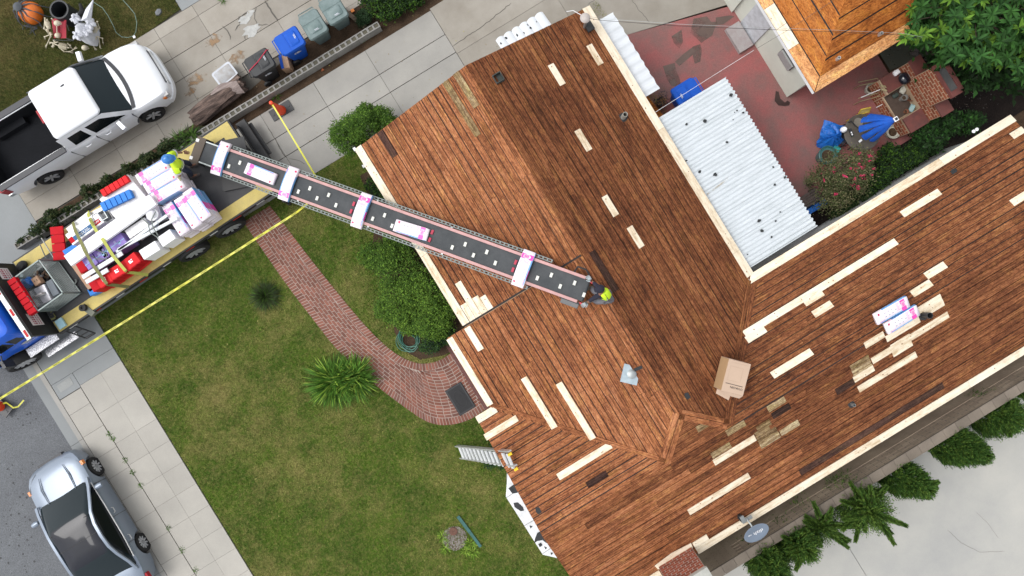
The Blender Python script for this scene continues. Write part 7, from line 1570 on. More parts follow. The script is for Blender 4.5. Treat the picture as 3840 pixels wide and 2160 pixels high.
for p in (B1,B2): MB().cbox((p.x,p.y,p.z+.02),(.12,.07,.09)).build('end_cap',mat('yellow_cap',(.8,.55,.02),bump=0),t,world=True)
t=thing('downspout','white square downspout end below the upper left eave','downspout',(-2.05,6.09,0)); b=MB(); b.box((-.1,-.05,0),(.22,.05,.1)); b.box((.14,-.05,.1),(.22,.05,2.3)); b.box((-.105,-.038,.015),(-.1,.038,.085),1); b.build('pipe_body',[M_white,M_black],t)
t=thing('terracotta_shard','orange brown shard lying on the driveway strip','debris',(-1.6,9.6,0)); MB().prism([(-.06,-.03),(.05,-.04),(.02,.06)],0,.03).build('shard',mat('shard_orange',(.45,.13,.05),bump=0),t)
# ================================================================= ON THE ROOF
def onroof(k,x,y,pn,h=0): return pn.P(*pn.on(k,x,y),h)
def roofthing(name,label,cat,P,pn,rz=0):
    w=Vector((-pn.b,pn.c,1)).normalized(); return thing(name,label,cat,M=Matrix.Translation(P)@w.to_track_quat('Z','Y').to_matrix().to_4x4()@Matrix.Rotation(rz,4,'Z'))
t=thing('roof_vent','small square black roof vent on the upper left slope','roof vent',tuple(onroof(12,1495,715,A_R)),0)
b=MB()
for a_,b__ in (((-.13,-.11),(-.11,.11)),((.11,-.11),(.13,.11)),((-.13,-.13),(.13,-.11)),((-.13,.11),(.13,.13))): b.box((*a_,-.1),(*b__,.16))
b.box((-.11,-.11,.0),(.11,.11,.02)); b.build('duct_wall',mat('dark_green_grey',(.05,.06,.055),bump=0),t)
def pipe(label,P,r,h,tilt=(0,0),m=M_steel): 
    t=thing('vent_pipe',label,'vent pipe',tuple(P)); MB().lathe([(r,-.05),(r,h),(r*.8,h),(r*.8,0),(0,0)],seg=14,T=Matrix.Rotation(tilt[0],4,'X')@Matrix.Rotation(tilt[1],4,'Y')).build('pipe_body',m,t)
    MB().lathe([(r+.06,.03),(r+.05,.035),(r,.04)],seg=14).build('collar',M_tar,t)
pipe('short grey vent pipe on the right slope beside the long patio cover',onroof(13,690,1065,A_R),.075,.35,(0,.05),mat('grey_pipe',(.33,.32,.28),bump=0)); pipe('black vent pipe beside the two roof bundles',onroof(18,1835,680,B_F),.09,.35,m=M_blackp); pipe('small grey vent pipe in a dark hole on the long slope',onroof(20,555,220,B_F),.045,.2)
t=thing('metal_vent','shiny metal vent with round cap lying on the left slope','roof vent',tuple(onroof(17,430,405,A_P,.04)),R(45)); b=MB(); b.box((-.26,-.24,0),(.26,.24,.012)); b.build('flashing',mat('bright_galvanised',(.52,.60,.64),(.3,.38,.42),sc=5,metal=.4,rough=.3,bump=0),t)
for r,z in ((.13,.012),(.115,.06),(.10,.10)): MB().lathe([(r,z),(r,z+.035),(r-.02,z+.045),(0,z+.045)],seg=20,c=(.02,-.03,0)).build('vent_ring',M_steel,t)
t=thing('tar_paper_scrap','black tar paper scrap beside the shiny metal vent','tar paper',tuple(onroof(17,505,345,A_P,.05)),R(-8)); MB().box((-.12,-.045,0),(.12,.045,.015)).build('scrap',M_tar,t)
for k,x,y,pn,lb in ((17,990,615,A_R,'small black scrap near the lower end of the right slope'),(10,1600,810,B_F,'small black scrap at the left gable edge'),('G',460,770,B_RR,'tiny black scrap on the rear slope near its eave')):
    t=thing('tar_paper_scrap',lb,'tar paper',tuple(onroof(k,x,y,pn,.03)),random.uniform(0,3)); MB().prism([(-.09,-.06),(.07,-.07),(.1,.03),(.0,.08),(-.1,.05)],0,.01).build('scrap',M_tar,t)
# cardboard box in the valley
pb=onroof(17,1430,460,A_R,.02)
t=thing('cardboard_box','large open flapped brown cardboard box standing in the roof valley','cardboard box',(3.83,-5.12,3.45)); A4=[q(17,*p,z) for p,z in (((1390,250),4.3),((1605,305),4.3),((1575,615),4.3),((1335,570),4.3))]
u=(A4[1]-A4[0]).normalized(); v=(A4[3]-A4[0]); v=(v-u*v.dot(u)); hW=(A4[1]-A4[0]).length; hL=v.length; v.normalize(); c=sum(A4,Vector())/4; T=Matrix(((u.x,-v.x,0,c.x),(u.y,-v.y,0,c.y),(0,0,1,0),(0,0,0,1)))
M_kr2=mat('clean_kraft_card',(.47,.34,.25),var=.06,fine=.03,bump=0,rough=.7)
b=MB(); b.box((-hW/2,-hL/2,3.6),(hW/2,hL/2,4.3),0,T); b.build('carton',M_kr2,t,world=True)
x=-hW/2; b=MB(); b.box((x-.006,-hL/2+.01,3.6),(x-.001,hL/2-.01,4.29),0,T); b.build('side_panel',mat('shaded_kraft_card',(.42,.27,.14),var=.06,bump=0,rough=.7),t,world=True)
b=MB(); b.add([T@Vector(p) for p in ((-hW/2+.08,-hL/2-.003,4.3),(hW/2,-hL/2-.003,4.3),(hW/2-.05,-hL/2-.10,4.22),(-hW/2-.0,-hL/2-.09,4.22))],[(0,1,2,3)]); b.add([T@Vector(p) for p in ((-hW/2-.02,-hL/2-.01,4.0),(hW/2-.22,-hL/2-.02,4.0),(hW/2-.22,-hL/2-.24,3.93),(-hW/2-.0,-hL/2-.14,3.93))],[(0,1,2,3)]); b.build('end_flap',M_kr2,t,world=True)
b=MB(); b.box((-.24,-.22,4.302),(.24,-.205,4.304),0,T)
for x0,y0,x1,y1 in ((-.22,-.12,.14,-.117),(-.22,.27,.14,.273),(-.22,-.12,-.217,.27),(.137,-.12,.14,.27),(-.2,.38,.25,.383),(-.2,.44,.25,.443)): b.box((x0,y0,4.302),(x1,y1,4.304),1,T)
b.build('printed_frame',[M_black,mat('faint_brown_print',(.38,.26,.19),bump=0)],t,world=True)
text("O'HAGIN",t,WM[t.name].inverted()@T@Matrix.Translation((.08,-.29,4.303))@Matrix.Rotation(pi,4,'Z'),.085,M_black)
# satellite dish
t=thing('satellite_dish','grey oval satellite dish lettered dish HD over the long eave','satellite dish',(2.36,-9.5,2.75)); dc=q(19,2050,800,3.2)
Td=Matrix.Translation(dc)@Matrix.Rotation(R(-4),4,'Z')@Matrix.Rotation(R(30),4,'X')
b=MB(); b.lathe([(0,-.055),(.12,-.05),(.24,-.03),(.36,0),(.365,.006),(.36,.008),(.24,-.02),(.12,-.04),(0,-.045)],seg=36,T=Td@Matrix.Diagonal((1.08,.98,1,1))); b.build('reflector',mat('slate_dish',(.16,.20,.26),var=.05,fine=.05,bump=0,rough=.5),t,world=True)
tx=Matrix.Translation(dc+Vector((.07,-.03,.0)))@Matrix.Rotation(R(30),4,'X')@Matrix.Translation((0,0,-.03))@Matrix.Rotation(R(174),4,'Z'); text('dish',t,WM[t.name].inverted()@tx,.2,M_wc); text('HD',t,WM[t.name].inverted()@tx@Matrix.Translation((.28,-.03,0)),.075,M_wc)
b=MB(); a=q(19,1940,640,2.9); e=q(19,1975,690,3.0); b.tube([a,e,dc+Vector((0,0,-.08))],.028,8); b.cbox((a.x,a.y,a.z-.03),(.34,.10,.03)); b.cbox((a.x-.1,a.y+.06,a.z-.02),(.12,.22,.04)); b.build('mount_arm',M_steel,t,world=True)
b=MB(); p=q(19,1900,615,2.85); b.prism([(p.x-.08+.07*math.cos(k)*1.2,p.y+.13*math.sin(k)) for k in range(6)],2.7,2.86); b.build('sealant_pad',M_tar,t,world=True)
# floodlight and mast at the top corner, power line
t=thing('service_mast','round pale cap and black flashing at the top right roof corner','mast',(5.85,5.5,2.75)); pm_=q(13,350,160,3.5); b=MB(); b.lathe([(.04,0),(.04,.75)],c=(pm_.x+.05,pm_.y-.02,2.75),seg=10); b.build('pole',M_steel,t,world=True); MB().lathe([(.13,0),(.15,.03),(.13,.08),(.07,.12),(0,.13)],c=(pm_.x,pm_.y,3.45),seg=20).build('cap',mat('pale_pink_cap',(.52,.47,.44),bump=0),t,world=True); p=q(13,388,228,2.95); MB().cbox((p.x,p.y,2.85),(.22,.28,.1)).build('flashing',M_tar,t,world=True)
def wire(label,pts,r,m): t=thing('overhead_wire',label,'wire',tuple(pts[0])); MB().tube(pts,r,5).build('wire_strand',m,t,world=True)
ww=[q(13,385,165,3.5),q(13,480,183,4.0),q(13,1200,235,4.6),q(13,1930,265,5.0),q(14,1200,385,5.1),q(14,2050,425,5.1),q('A',700,470,5.1)]
wire('black service cable crossing the red patio from the roof corner',ww,.006,M_black); wire('second thin service cable twisted beside the black one',[p+Vector((.02,.03,.03)) for p in ww],.004,M_steel)
wire('white clothes line running from the eave towards the garage',[q(13,985,1015,2.7),q(13,1500,690,2.66),q(13,1875,455,2.6)],.005,M_white); wire('thin line crossing the garage wall and orange roof',[q(14,285,585,2.75),q(14,655,365,3.1),q(14,1200,10,3.5)],.005,M_joint)
hose('loose_cable','thin pale cable curling at the top roof corner',[q(13,180,105,3.2),q(13,240,95,3.2),q(13,310,135,3.4)],.01,M_white,'cable')
# ================================================================= BACK YARD
bq=thing('brick_barbecue','big red brick outdoor barbecue with chimney and side counters','barbecue',(14.4,-1.45,0)); M_morY=mat('buff_mortar',(.46,.33,.22),fine=.1); M_redcap=mat('red_concrete_cap',(.19,.055,.045),(.10,.04,.036),sc=4,fine=.1,rough=.6)
b=MB(); b.box((14.36,-2.45,0),(14.7,-.47,1.55)); b.box((14.2,-2.0,1.5),(14.55,-.95,2.55)); b.box((13.66,-1.02,0),(14.35,-.48,.84)); b.box((13.66,-2.46,0),(14.35,-1.93,.84)); b.box((13.66,-1.93,0),(14.35,-1.02,.55)); b.build('core',M_morY,bq,world=True)
M_bbk=mat('barbecue_brick',(.30,.09,.045),(.20,.06,.035),sc=3,fine=.15,fsc=60,bump=.3,rnd=.25,rough=.85,spec=.2)
def face_s(x,y0,y1,z0,z1): brickface(bq,y0,y1,x,z0,z1,.235,.125,.03,M_bbk,axis='y')
face_s(14.36,-2.45,-.47,.84,1.52); face_s(14.2,-2.0,-.95,1.53,2.5)
face_s(13.66,-1.02,-.48,.0,.8); face_s(13.66,-1.93,-1.02,0,.5); face_s(13.66,-2.46,-1.93,.0,.8)
for a_,b__,z in (((14.3,-.98),(14.74,-.44),1.6),((14.3,-2.48),(14.74,-2.02),1.6),((13.7,-1.0),(14.32,-.46),.9),((13.64,-2.48),(14.34,-1.95),.9)): MB().box((*a_,z-.05),(*b__,z)).build('counter_cap',M_redcap,bq,world=True)
b=MB(); 
for a_,b__ in (((14.19,-2.04),(14.24,-.92)),((14.5,-2.04),(14.62,-.92)),((14.24,-2.04),(14.5,-1.86)),((14.24,-1.1),(14.5,-.92))): b.box((*a_,2.5),(*b__,2.62))
b.box((14.24,-1.86,2.45),(14.5,-1.1,2.57),1); b.build('chimney_cap',[M_redcap,mat('grey_flue',(.10,.10,.10),bump=.3)],bq,world=True)
MB().box((13.7,-1.9,.551),(14.33,-1.05,.565)).build('fire_tray',mat('rusty_tray',(.09,.06,.045),var=.3,sc=6,bump=.3),bq,world=True)
t=thing('kettle_grill','black round kettle grill standing on the barbecue counter','kettle grill',(14.28,-.85,.9)); MB().lathe([(0,0),(.13,.04),(.2,.15),(.2,.19),(.16,.27),(.08,.31),(0,.32)],seg=20).build('grill_bowl',mat('black_enamel',(.01,.012,.02),bump=0,rough=.15,coat=.5),t); MB().lathe([(.055,0),(.055,.02),(0,.025)],c=(.1,0,.29),seg=12).build('vent_disc',M_steel,t)
def pot(label,c,z,r,h,m,rim=None,name='plant_pot'):
    t=thing(name,label,'plant pot',(c.x,c.y,z)); MB().lathe([(r*.7,0),(r,h),(r*1.06,h),(r*1.06,h-.04),(r*.9,h-.02),(r*.85,h-.06),(0,h-.07)],seg=20).build('pot',m,t); MB().lathe([(r*.86,0),(0,.01)],c=(0,0,h-.065),seg=14).build('soil',M_soil,t); return t
M_terra=mat('terracotta',(.28,.11,.06),var=.2,bump=.05); M_pw=mat('dirty_white_pot',(.5,.49,.42),var=.15,bump=.05); M_teal=mat('teal_pot',(.04,.14,.14),bump=.05,rough=.3)
pot('white pot inside a wider white ring beside the blue umbrella',q('K',1215,550,.3),0,.22,.3,M_pw); pot('low brown pot behind the blue umbrella top',q('K',1215,290,.3),0,.2,.28,M_terra); pot('large teal glazed pot with brown inside below the tarpaulin',q(15,250,925,.45),0,.3,.5,M_teal); pot('white rimmed terracotta pot between the bent chair frames',q('A',90,1070,.25),0,.17,.25,M_pw)
pot('upright grey pot in the barbecue tray',q('A',495,1175,.8),.565,.10,.24,mat('grey_clay_pot',(.25,.24,.22),bump=0)); pot('brown clay pot at the right of the tray',q('A',580,1180,.75),.565,.10,.16,M_terra); pot('small orange clay pot in the front of the tray',q('A',520,1340,.7),.565,.07,.13,M_terra)
def junk(name,label,cat,k,x,y,z,dims,m,rz=0.): p=q(k,x,y,z); t=thing(name,label,cat,(p.x,p.y,z-dims[2]),rz); b=MB(); b.loft([[(x_*dims[0]/2*s,y_*dims[1]/2*s,h*dims[2]) for x_,y_ in ((-1,-.8),(-.7,-1),(.8,-1),(1,-.6),(.9,.9),(-.2,1),(-1,.7))] for s,h in ((.9,0),(1,.6),(.7,1))],sm=False); b.build('body',m,t); return t
junk('paper_scrap','crumpled white rag lying in the barbecue tray','rag','A',485,1075,.72,(.28,.2,.1),M_pw,.5); junk('dark_rock','dark green stone in the barbecue tray','stone','A',390,1145,.7,(.2,.15,.1),mat('dark_green_stone',(.05,.07,.06)),0); junk('blue_parcel','turquoise and white parcel in the front of the tray','parcel','A',590,1300,.7,(.26,.16,.1),mat('turquoise_film',(.15,.42,.48),(.5,.5,.45),sc=12,bump=.2),.6)
t=junk('paper_roll','white rolled pack standing on the counter edge','roll','A',410,865,1.05,(.18,.18,.18),M_wc); 
carton('stone_tray','white tray filled with pale pebbles in front of the barbecue','tray','A',(150,1110),(215,1075),(325,1230),.3,.12,M_pw,'tray'); pb=MB()
for i in range(160):
    p=q('A',random.uniform(190,290),random.uniform(1080,1220),.32); r=random.uniform(.02,.035); pb.cbox((0,0,0),(r*1.4,r,r*.7),i%2,T=frame((p.x,p.y,.31),random.uniform(0,3)))
pb.build('pebbles',[M_pw,mat('pebble_grey',(.36,.33,.3),bump=0)],bpy.data.objects['stone_tray'],world=True,kind='stuff')
junk('white_block','speckled white concrete block beside the pebble tray','block','A',330,1290,.2,(.2,.32,.2),mat('speckled_block',(.4,.38,.35),(.2,.18,.17),sc=20,bump=.1),.0)
for (x0,y0,x1,y1,x2,y2),lb in (((545,290,720,255,735,300),'bent brass coloured chair frame nearest the garage'),((545,435,735,385,740,330),'bent brass coloured chair frame nearest the table')):
    P=[q(15,x0,y0,.45),q(15,x1,y1,.5),q(15,x2,y2,.9)]; t=thing('chair_frame',lb,'chair frame',tuple(P[0])); b=MB()
    for dz in (0,.12): b.tube([P[0]+Vector((0,dz,0)),P[1]+Vector((0,dz,0)),P[2]+Vector((0,dz*.4,0)),P[2]+Vector((.1,dz*.4-.12,.05))],.013,6)
    b.tube([P[0],Vector((P[0].x,P[0].y,0))],.013,6); b.build('tube_frame',mat('brass_tube',(.42,.36,.2),metal=.3,rough=.4,bump=0),t,world=True)
t=thing('metal_pole','thin white metal pole lying over the chair frames','pole',tuple(q(15,690,340,.7))); MB().tube([q(15,552,400,.6),q(15,832,283,.75)],.014,6).build('rod',M_white,t,world=True)
t=thing('metal_pole','short pale pole pair in front of the pebble tray','pole',tuple(q(15,720,480,.4))); MB().tube([q(15,690,492,.3),q(15,760,455,.35)],.012,6).build('rod',M_white,t,world=True)
# table, folded umbrella, chairs, tarpaulin
tc=q('K',650,560,.78); t=thing('patio_table','round dark brown patio table under the folded umbrella','table',(tc.x,tc.y,0)); MB().lathe([(0,.73),(.56,.73),(.6,.75),(.6,.77),(.56,.78),(0,.78)],seg=36).build('table_top',mat('table_brown',(.10,.085,.07),var=.25,sc=4,rough=.4,bump=.05),t)
for i in range(4):
    a=pi/4+i*pi/2; MB().tube([(.42*math.cos(a),.42*math.sin(a),0),(.36*math.cos(a),.36*math.sin(a),.73)],.02,6).build('leg',M_trim,t)
t=thing('plate','grey round plate standing on the patio table','plate',tuple(q('K',570,385,.79))); MB().lathe([(0,0),(.09,.0),(.15,.02),(.15,.025),(.09,.01),(0,.01)],seg=20).build('plate_body',mat('grey_plate',(.2,.18,.15),bump=0),t)
t=thing('dark_device','flat black device with white keys on the table edge','device',tuple(q('K',440,570,.8)),ang(q('K',415,515,.8),q('K',460,630,.8))); MB().box((-.14,-.04,0),(.14,.04,.03)).build('device_body',M_blackp,t); 
for i in (0,1): MB().box((-.03+i*.07,-.02,.03),(.02+i*.07,.02,.035)).build('key',M_white,t)
t=thing('white_card','small white card on the front of the patio table','card',tuple(q('K',610,715,.8)),.2); MB().box((-.06,-.035,0),(.06,.035,.008)).build('card_body',M_white,t)
ut=q('K',1245,325,2.5); tt=thing('patio_umbrella','folded bright blue patio umbrella leaning over the table','umbrella',(tc.x,tc.y,.78)); base=Vector((tc.x+.05,tc.y,.8)); MB().tube([base,Vector((ut.x,ut.y,2.5))],.02,8).build('pole',M_alu,tt,world=True)
M_umb=mat('blue_umbrella_cloth',(.008,.11,.55),(.01,.075,.40),sc=6,fine=.04,bump=.3,bsc=10,bd=.03,rough=.6)
ends=[('K',650,335,1.35),('K',600,500,1.25),('K',670,655,1.2),('K',830,710,1.2),('K',760,270,1.5)]
for i,e in enumerate(ends):
    E=q(*e); Tp=Vector((ut.x,ut.y,2.46)); b=MB(); rings=[]; n=9
    sd=(Tp-E).cross(Vector((0,0,1))).normalized(); upv=sd.cross(Tp-E).normalized()
    for j in range(n+1):
        f=j/n; c=Tp.lerp(E,f)+Vector((0,0,.10*math.sin(f*pi))); w=.03+.075*f**.7*(1 if f<.8 else 1-.9*(f-.8)*(1 if f<.93 else -.3)); rings.append([tuple(c+sd*w*math.cos(2*pi*k/10)*(1+.15*math.sin(k*3+j))+upv*w*.45*math.sin(2*pi*k/10)) for k in range(10)])
    b.loft(rings); b.build('canopy_fold',M_umb,tt,world=True)
MB().cbox((ut.x,ut.y,2.53),(.13,.13,.03)).build('top_cap',M_wc,tt,world=True); MB().cbox((ut.x,ut.y,2.55),(.08,.08,.02)).build('cap_centre',M_trim,tt,world=True)
t=thing('folding_chair','yellow framed folded chair leaning on the patio table','chair',tuple(q('K',680,180,.6))); A,B_,C,D_=[q('K',x,y,z) for x,y,z in ((620,150,.8),(800,110,.95),(770,190,.75),(560,250,.6))]; b=MB(); b.add([A,B_,C,D_],[(0,3,2,1)]); b.build('seat',mat('tan_yellow_board',(.45,.33,.10),(.38,.28,.10),sc=6,bump=.05),t,world=True); b=MB(); b.tube([A,B_,C,D_,A],.022,6); b.tube([D_,Vector((D_.x-.1,D_.y,0))],.015,6); b.tube([C,Vector((C.x,C.y+.1,0))],.015,6); b.build('frame',mat('yellow_frame',(.6,.42,.04),bump=0),t,world=True)
t=thing('blue_tarpaulin','crumpled bright blue tarpaulin draped over a chair','tarpaulin',(11.5,-1.15,0)); pts=[q(15,*p) for p in ((220,600,.75),(400,660,.7),(370,730,.85),(395,790,.5),(330,850,.35),(240,890,.15),(140,830,.1),(170,770,.35))]; c=sum(pts,Vector())/8; c.z=.85; N=8; b=MB(); V=[c]; F=[]
M_tarp=mat('blue_tarp',(.012,.15,.55),(.015,.10,.40),sc=5,fine=.08,bump=.8,bsc=9,bd=.06,rough=.35)
rg=5
for r in range(1,rg+1):
    for k in range(32):
        f=k/32*N; i=int(f); e=pts[i].lerp(pts[(i+1)%N],f-i); p=c.lerp(e,r/rg); p.z+=.09*math.sin(k*1.9+r)*math.sin(r/rg*2.6)+random.uniform(-.02,.03); V.append(p)
F=[(0,1+(k+1)%32,1+k) for k in range(32)]+[(1+(r-1)*32+k,1+(r-1)*32+(k+1)%32,1+r*32+(k+1)%32,1+r*32+k) for r in range(1,rg) for k in range(32)]
b.add(V,F,0,True); b.build('tarp_sheet',M_tarp,t,world=True,sharp=70)
t=thing('patio_chair','black mesh patio chair beside the blue tarpaulin','chair',tuple(q('K',300,620,0))); cx=q('K',290,620,.45); T=frame((cx.x,cx.y,0),R(15)); b=MB(); b.box((-.22,-.22,.42),(.22,.22,.44),0,T)
b.build('seat',mat('black_mesh',(.03,.035,.05),bump=.2),t,world=True); b=MB(); b.tube([T@Vector(p) for p in ((-.24,-.24,0),(-.24,-.24,.6),(.2,-.24,.62),(.24,-.24,0))],.018,6); b.tube([T@Vector(p) for p in ((-.24,.24,0),(-.24,.24,.6),(.2,.24,.62),(.24,.24,0))],.018,6); b.tube([T@Vector(p) for p in ((.22,-.22,.44),(.3,-.22,.9),(.3,.22,.9),(.22,.22,.44))],.018,6); b.build('frame',M_black,t,world=True)
p=q('K',330,500,.95); t=thing('white_lamp','white plastic globe beside the tarpaulin','lamp',(p.x,p.y,0)); MB().lathe([(.03,0),(.03,.75),(.09,.8),(.1,.9),(.06,.97),(0,.98)],seg=14).build('globe',M_wc,t)
p=q('K',160,890,.4); t=thing('green_basket','turquoise edged basket under the tarpaulin corner','basket',(p.x,p.y,0),.4); b=MB(); b.tube([(-.15,-.1,.4),(.15,-.1,.4),(.15,.1,.4),(-.15,.1,.4),(-.15,-.1,.4)],.018,6); b.loft([[(-.1,-.07,0),(.1,-.07,0),(.1,.07,0),(-.1,.07,0)],[(-.14,-.1,.38),(.14,-.1,.38),(.14,.1,.38),(-.14,.1,.38)]],sm=False); b.build('basket_body',mat('turquoise_plastic',(.03,.35,.32),bump=0),t)
t=thing('garden_bench','grey slatted wooden bench with blue base beside the patio cover','bench',(9.95,-2.55,0))
for i in range(5): MB().box((9.55,-2.42-i*.085-.07,.42),(10.3,-2.42-i*.085,.45)).build('seat_slat',mat('grey_brown_slat',(.11,.085,.075),var=.3,sc=8,bump=.3),t,world=True)
for x in (9.6,10.2): MB().box((x,-2.85,0),(x+.06,-2.42,.42)).build('leg',M_trim,t,world=True)
t=thing('blue_tarp_strip','blue tarpaulin folded along the bench front','tarpaulin',(9.9,-3.0,0)); MB().box((9.55,-3.08,0),(10.4,-2.9,.35)).build('tarp_fold',M_tarp,t,world=True)
t=thing('wooden_post','orange stained timber beam beneath the gap between the two covers','timber',(7.05,2.7,0)); a,b_=Vector((7.0,3.25,.6)),Vector((7.15,2.05,.6)); MB().box((-.65,-.09,0),(.65,.09,.6),0,frame((7.05,2.62,0),R(-83))).build('timber_body',M_gar,t,world=True)
p=q(13,1050,900,.5); t=thing('fallen_plant_pot','dark pot with dry orange twigs beside the blue patio bin','plant pot',(p.x,p.y,0)); MB().lathe([(.1,0),(.15,.28),(.13,.28),(0,.2)],seg=14).build('pot',M_black,t)
V=rng.normal(size=(160,3))*.12+np.array([0,0,.35]); link('dry_twigs',leafmesh('dry_twigs',V,randdir(160),.1,.02,[mat('dry_orange_leaf',(.25,.12,.04),bump=0),M_black],(rng.random(160)<.5).astype(int)),t,kind='stuff')
t=thing('security_light','small white twin lamp on the rear eave','lamp',tuple(q('G',665,370,2.6))); p=WM[t.name].translation
for dx in (-.05,.06): MB().lathe([(.02,-.03),(.045,.0),(.05,.04),(0,.05)],c=(dx,.0,.02),seg=12).build('lamp_head',M_wc,t)
# ================================================================= NEIGHBOUR'S LAWN DECORATIONS
p=q(1,410,170,.35); t=thing('pumpkin','large orange pumpkin wrapped in grey webbing with a fake spider','pumpkin',(p.x,p.y,0)); b=MB(); b.grid(lambda u,v:(lambda r:(r*math.cos(2*pi*u),r*math.sin(2*pi*u),.32-.30*math.cos(pi*v)))(.36*math.sin(pi*v)**.8*(1+.05*abs(math.sin(8*pi*u)))),64,14); b.build('pumpkin_shell',mat('pumpkin_orange',(.72,.17,.02),bump=.05,rough=.4),t)
M_web=mat('grey_web',(.09,.10,.115),bump=.1); b=MB()
for i in range(9):
    a=i*.7; P=[Vector((.1*math.cos(a)-.12,.1*math.sin(a)+.12,.64))]; 
    for k in range(1,7): rr_=.1+.09*k; P.append(Vector((rr_*math.cos(a+.12*math.sin(k*2+i))-.1*(1-k/7),rr_*math.sin(a+.12*math.sin(k+i))+.1*(1-k/7),max(.03,.66-.02*k*k+.0*k))))
    b.tube(P,[.03-.003*k for k in range(7)],5)
b.lathe([(0,-.08),(.13,-.02),(.15,.04),(.09,.1),(0,.12)],c=(-.12,.14,.66),seg=14); b.build('spider',M_web,t)
for k,x,y,lb_ in ((1,260,230,'left of'),(1,430,370,'below'),(1,520,300,'at the lower right of')): 
    p=q(k,x,y,.03); t=thing('cobweb_netting','scrap of grey cobweb netting on the grass %s the pumpkin'%lb_,'netting',(p.x,p.y,0),0,'cobweb scraps round the pumpkin'); b=MB()
    for i in range(6): b.tube([(random.uniform(-.2,.2),random.uniform(-.2,.2),random.uniform(.03,.09)) for _ in range(5)],.008,4)
    b.build('netting_strand',M_web,t)
p=q(1,820,140,.75); t=thing('plastic_cauldron','tall open black plastic barrel on the lawn','barrel',(p.x,p.y,0)); T=Matrix.Identity(4); MB().lathe([(.0,0),(.24,.0),(.30,.1),(.31,.6),(.28,.74),(.31,.78),(.31,.82),(.26,.82),(.26,.74),(.27,.2),(0,.12)],seg=28).build('barrel_body',mat('dark_slate_plastic',(.025,.028,.032),bump=0,rough=.5),t)
M_bone=mat('bone_plastic',(.62,.56,.42),var=.12,bump=.05,rough=.5)
def skeleton(label,o,spine,arms,legs,skull,r=.11):
    """spine: list of points, ribs hang from its upper half"""
    t=thing('skeleton',label,'skeleton',tuple(o)); S=[Vector(p) for p in spine]; b=MB(); b.tube(S,.02,6); b.build('spine',M_bone,t,world=True); b=MB(); d=(S[-1]-S[0]).normalized(); sd=d.cross(Vector((0,0,1))).normalized(); up_=sd.cross(d)
    for i in range(9):
        c=S[0].lerp(S[-1],.42+.055*i); w=r*(1-.05*abs(i-4)); b.tube([c+sd*w*math.cos(a)*1.0+up_*(w*.6*math.sin(a)) for a in np.linspace(-.2,pi+.2,9)],.009,4,cap=False); b.tube([c+sd*w*math.cos(a)*1.0-up_*(w*.3*math.sin(a)) for a in np.linspace(0,pi,5)],.008,4,cap=False)
    b.build('rib_cage',M_bone,t,world=True); b=MB(); c=S[0]; b.tube([c-sd*.12,c-sd*.07+d*.05,c,c+sd*.07+d*.05,c+sd*.12],[.04,.035,.03,.035,.04],7); b.build('pelvis',M_bone,t,world=True)
    for L_,nm in ((arms,'arm_bone'),(legs,'leg_bone')):
        for ch in L_:
            C=[Vector(p) for p in ch]; b=MB()
            for a,e in zip(C,C[1:]): b.tube([a,a.lerp(e,.15),a.lerp(e,.85),e],[.028,.014,.014,.028],6)
            e=C[-1]; dd=(C[-1]-C[-2]).normalized(); s2=dd.cross(Vector((0,0,1))).normalized()
            for k in (-2,-1,0,1,2): b.tube([e,e+dd*.06+s2*k*.014,e+dd*.12+s2*k*.022],.006,4)
            b.build(nm,M_bone,t,world=True)
    k=Vector(skull); b=MB(); b.grid(lambda u,v:(.085*math.sin(pi*v)*math.cos(2*pi*u)*1.15,.085*math.sin(pi*v)*math.sin(2*pi*u),.09*math.cos(pi*v)),18,12,0,Matrix.Translation(k)); b.cbox((k.x+.05,k.y,k.z-.07),(.08,.09,.05),0); b.build('skull',M_bone,t,world=True); return t
def N1(x,y,z): return q(1,x,y,z)
skeleton('seated cream skeleton nearest the red chair',N1(680,350,0),[N1(665,440,.5),N1(650,400,.65),N1(640,260,.95)],[[N1(610,240,.9),N1(600,390,.7),N1(640,430,.6)],[N1(700,250,.9),N1(770,330,.7),N1(775,430,.6)]],[[N1(665,450,.5),N1(690,490,.5),N1(630,620,.1)],[N1(680,470,.5),N1(605,500,.4),N1(615,520,.1)]],N1(775,315,.95))
skeleton('cream skeleton lying on the grass in front of the red chair',N1(860,640,0),[N1(720,590,.15),N1(800,620,.16),N1(940,650,.18)],[[N1(960,620,.2),N1(920,590,.25),N1(960,640,.1)],[N1(900,700,.15),N1(960,700,.12),N1(1000,670,.1)]],[[N1(720,590,.15),N1(790,570,.2),N1(700,580,.1)],[N1(810,650,.15),N1(870,700,.15),N1(940,705,.08)]],N1(785,480,.55))
skeleton('cream skeleton with bent legs right of the white ghost',N1(1290,420,0),[N1(1270,500,.3),N1(1275,420,.5),N1(1300,310,.7)],[[N1(1320,290,.7),N1(1350,380,.5),N1(1340,390,.45)],[N1(1220,450,.4),N1(1250,590,.15),N1(1280,640,.08)]],[[N1(1290,500,.3),N1(1340,500,.35),N1(1360,630,.08)],[N1(1300,490,.3),N1(1390,520,.3),N1(1400,580,.08)]],N1(1150,650,.3))
M_rc=mat('red_chair_cloth',(.33,.012,.03),(.22,.015,.03),sc=8,bump=.2,rough=.7)
c0=N1(800,400,.4); t=thing('camping_chair','red cloth camping chair under the seated skeleton','chair',(c0.x,c0.y,0)); b=MB(); b.grid(lambda u,v:tuple(N1(700+110*u+30*v,260+260*v-20*u,.42+.05*math.sin(u*3))),6,6); b.build('seat',M_rc,t,world=True); b=MB(); b.grid(lambda u,v:tuple(N1(800+100*u,270+250*v,.42+.35*u-.04*math.sin(v*pi))),6,6); b.build('backrest',M_rc,t,world=True)
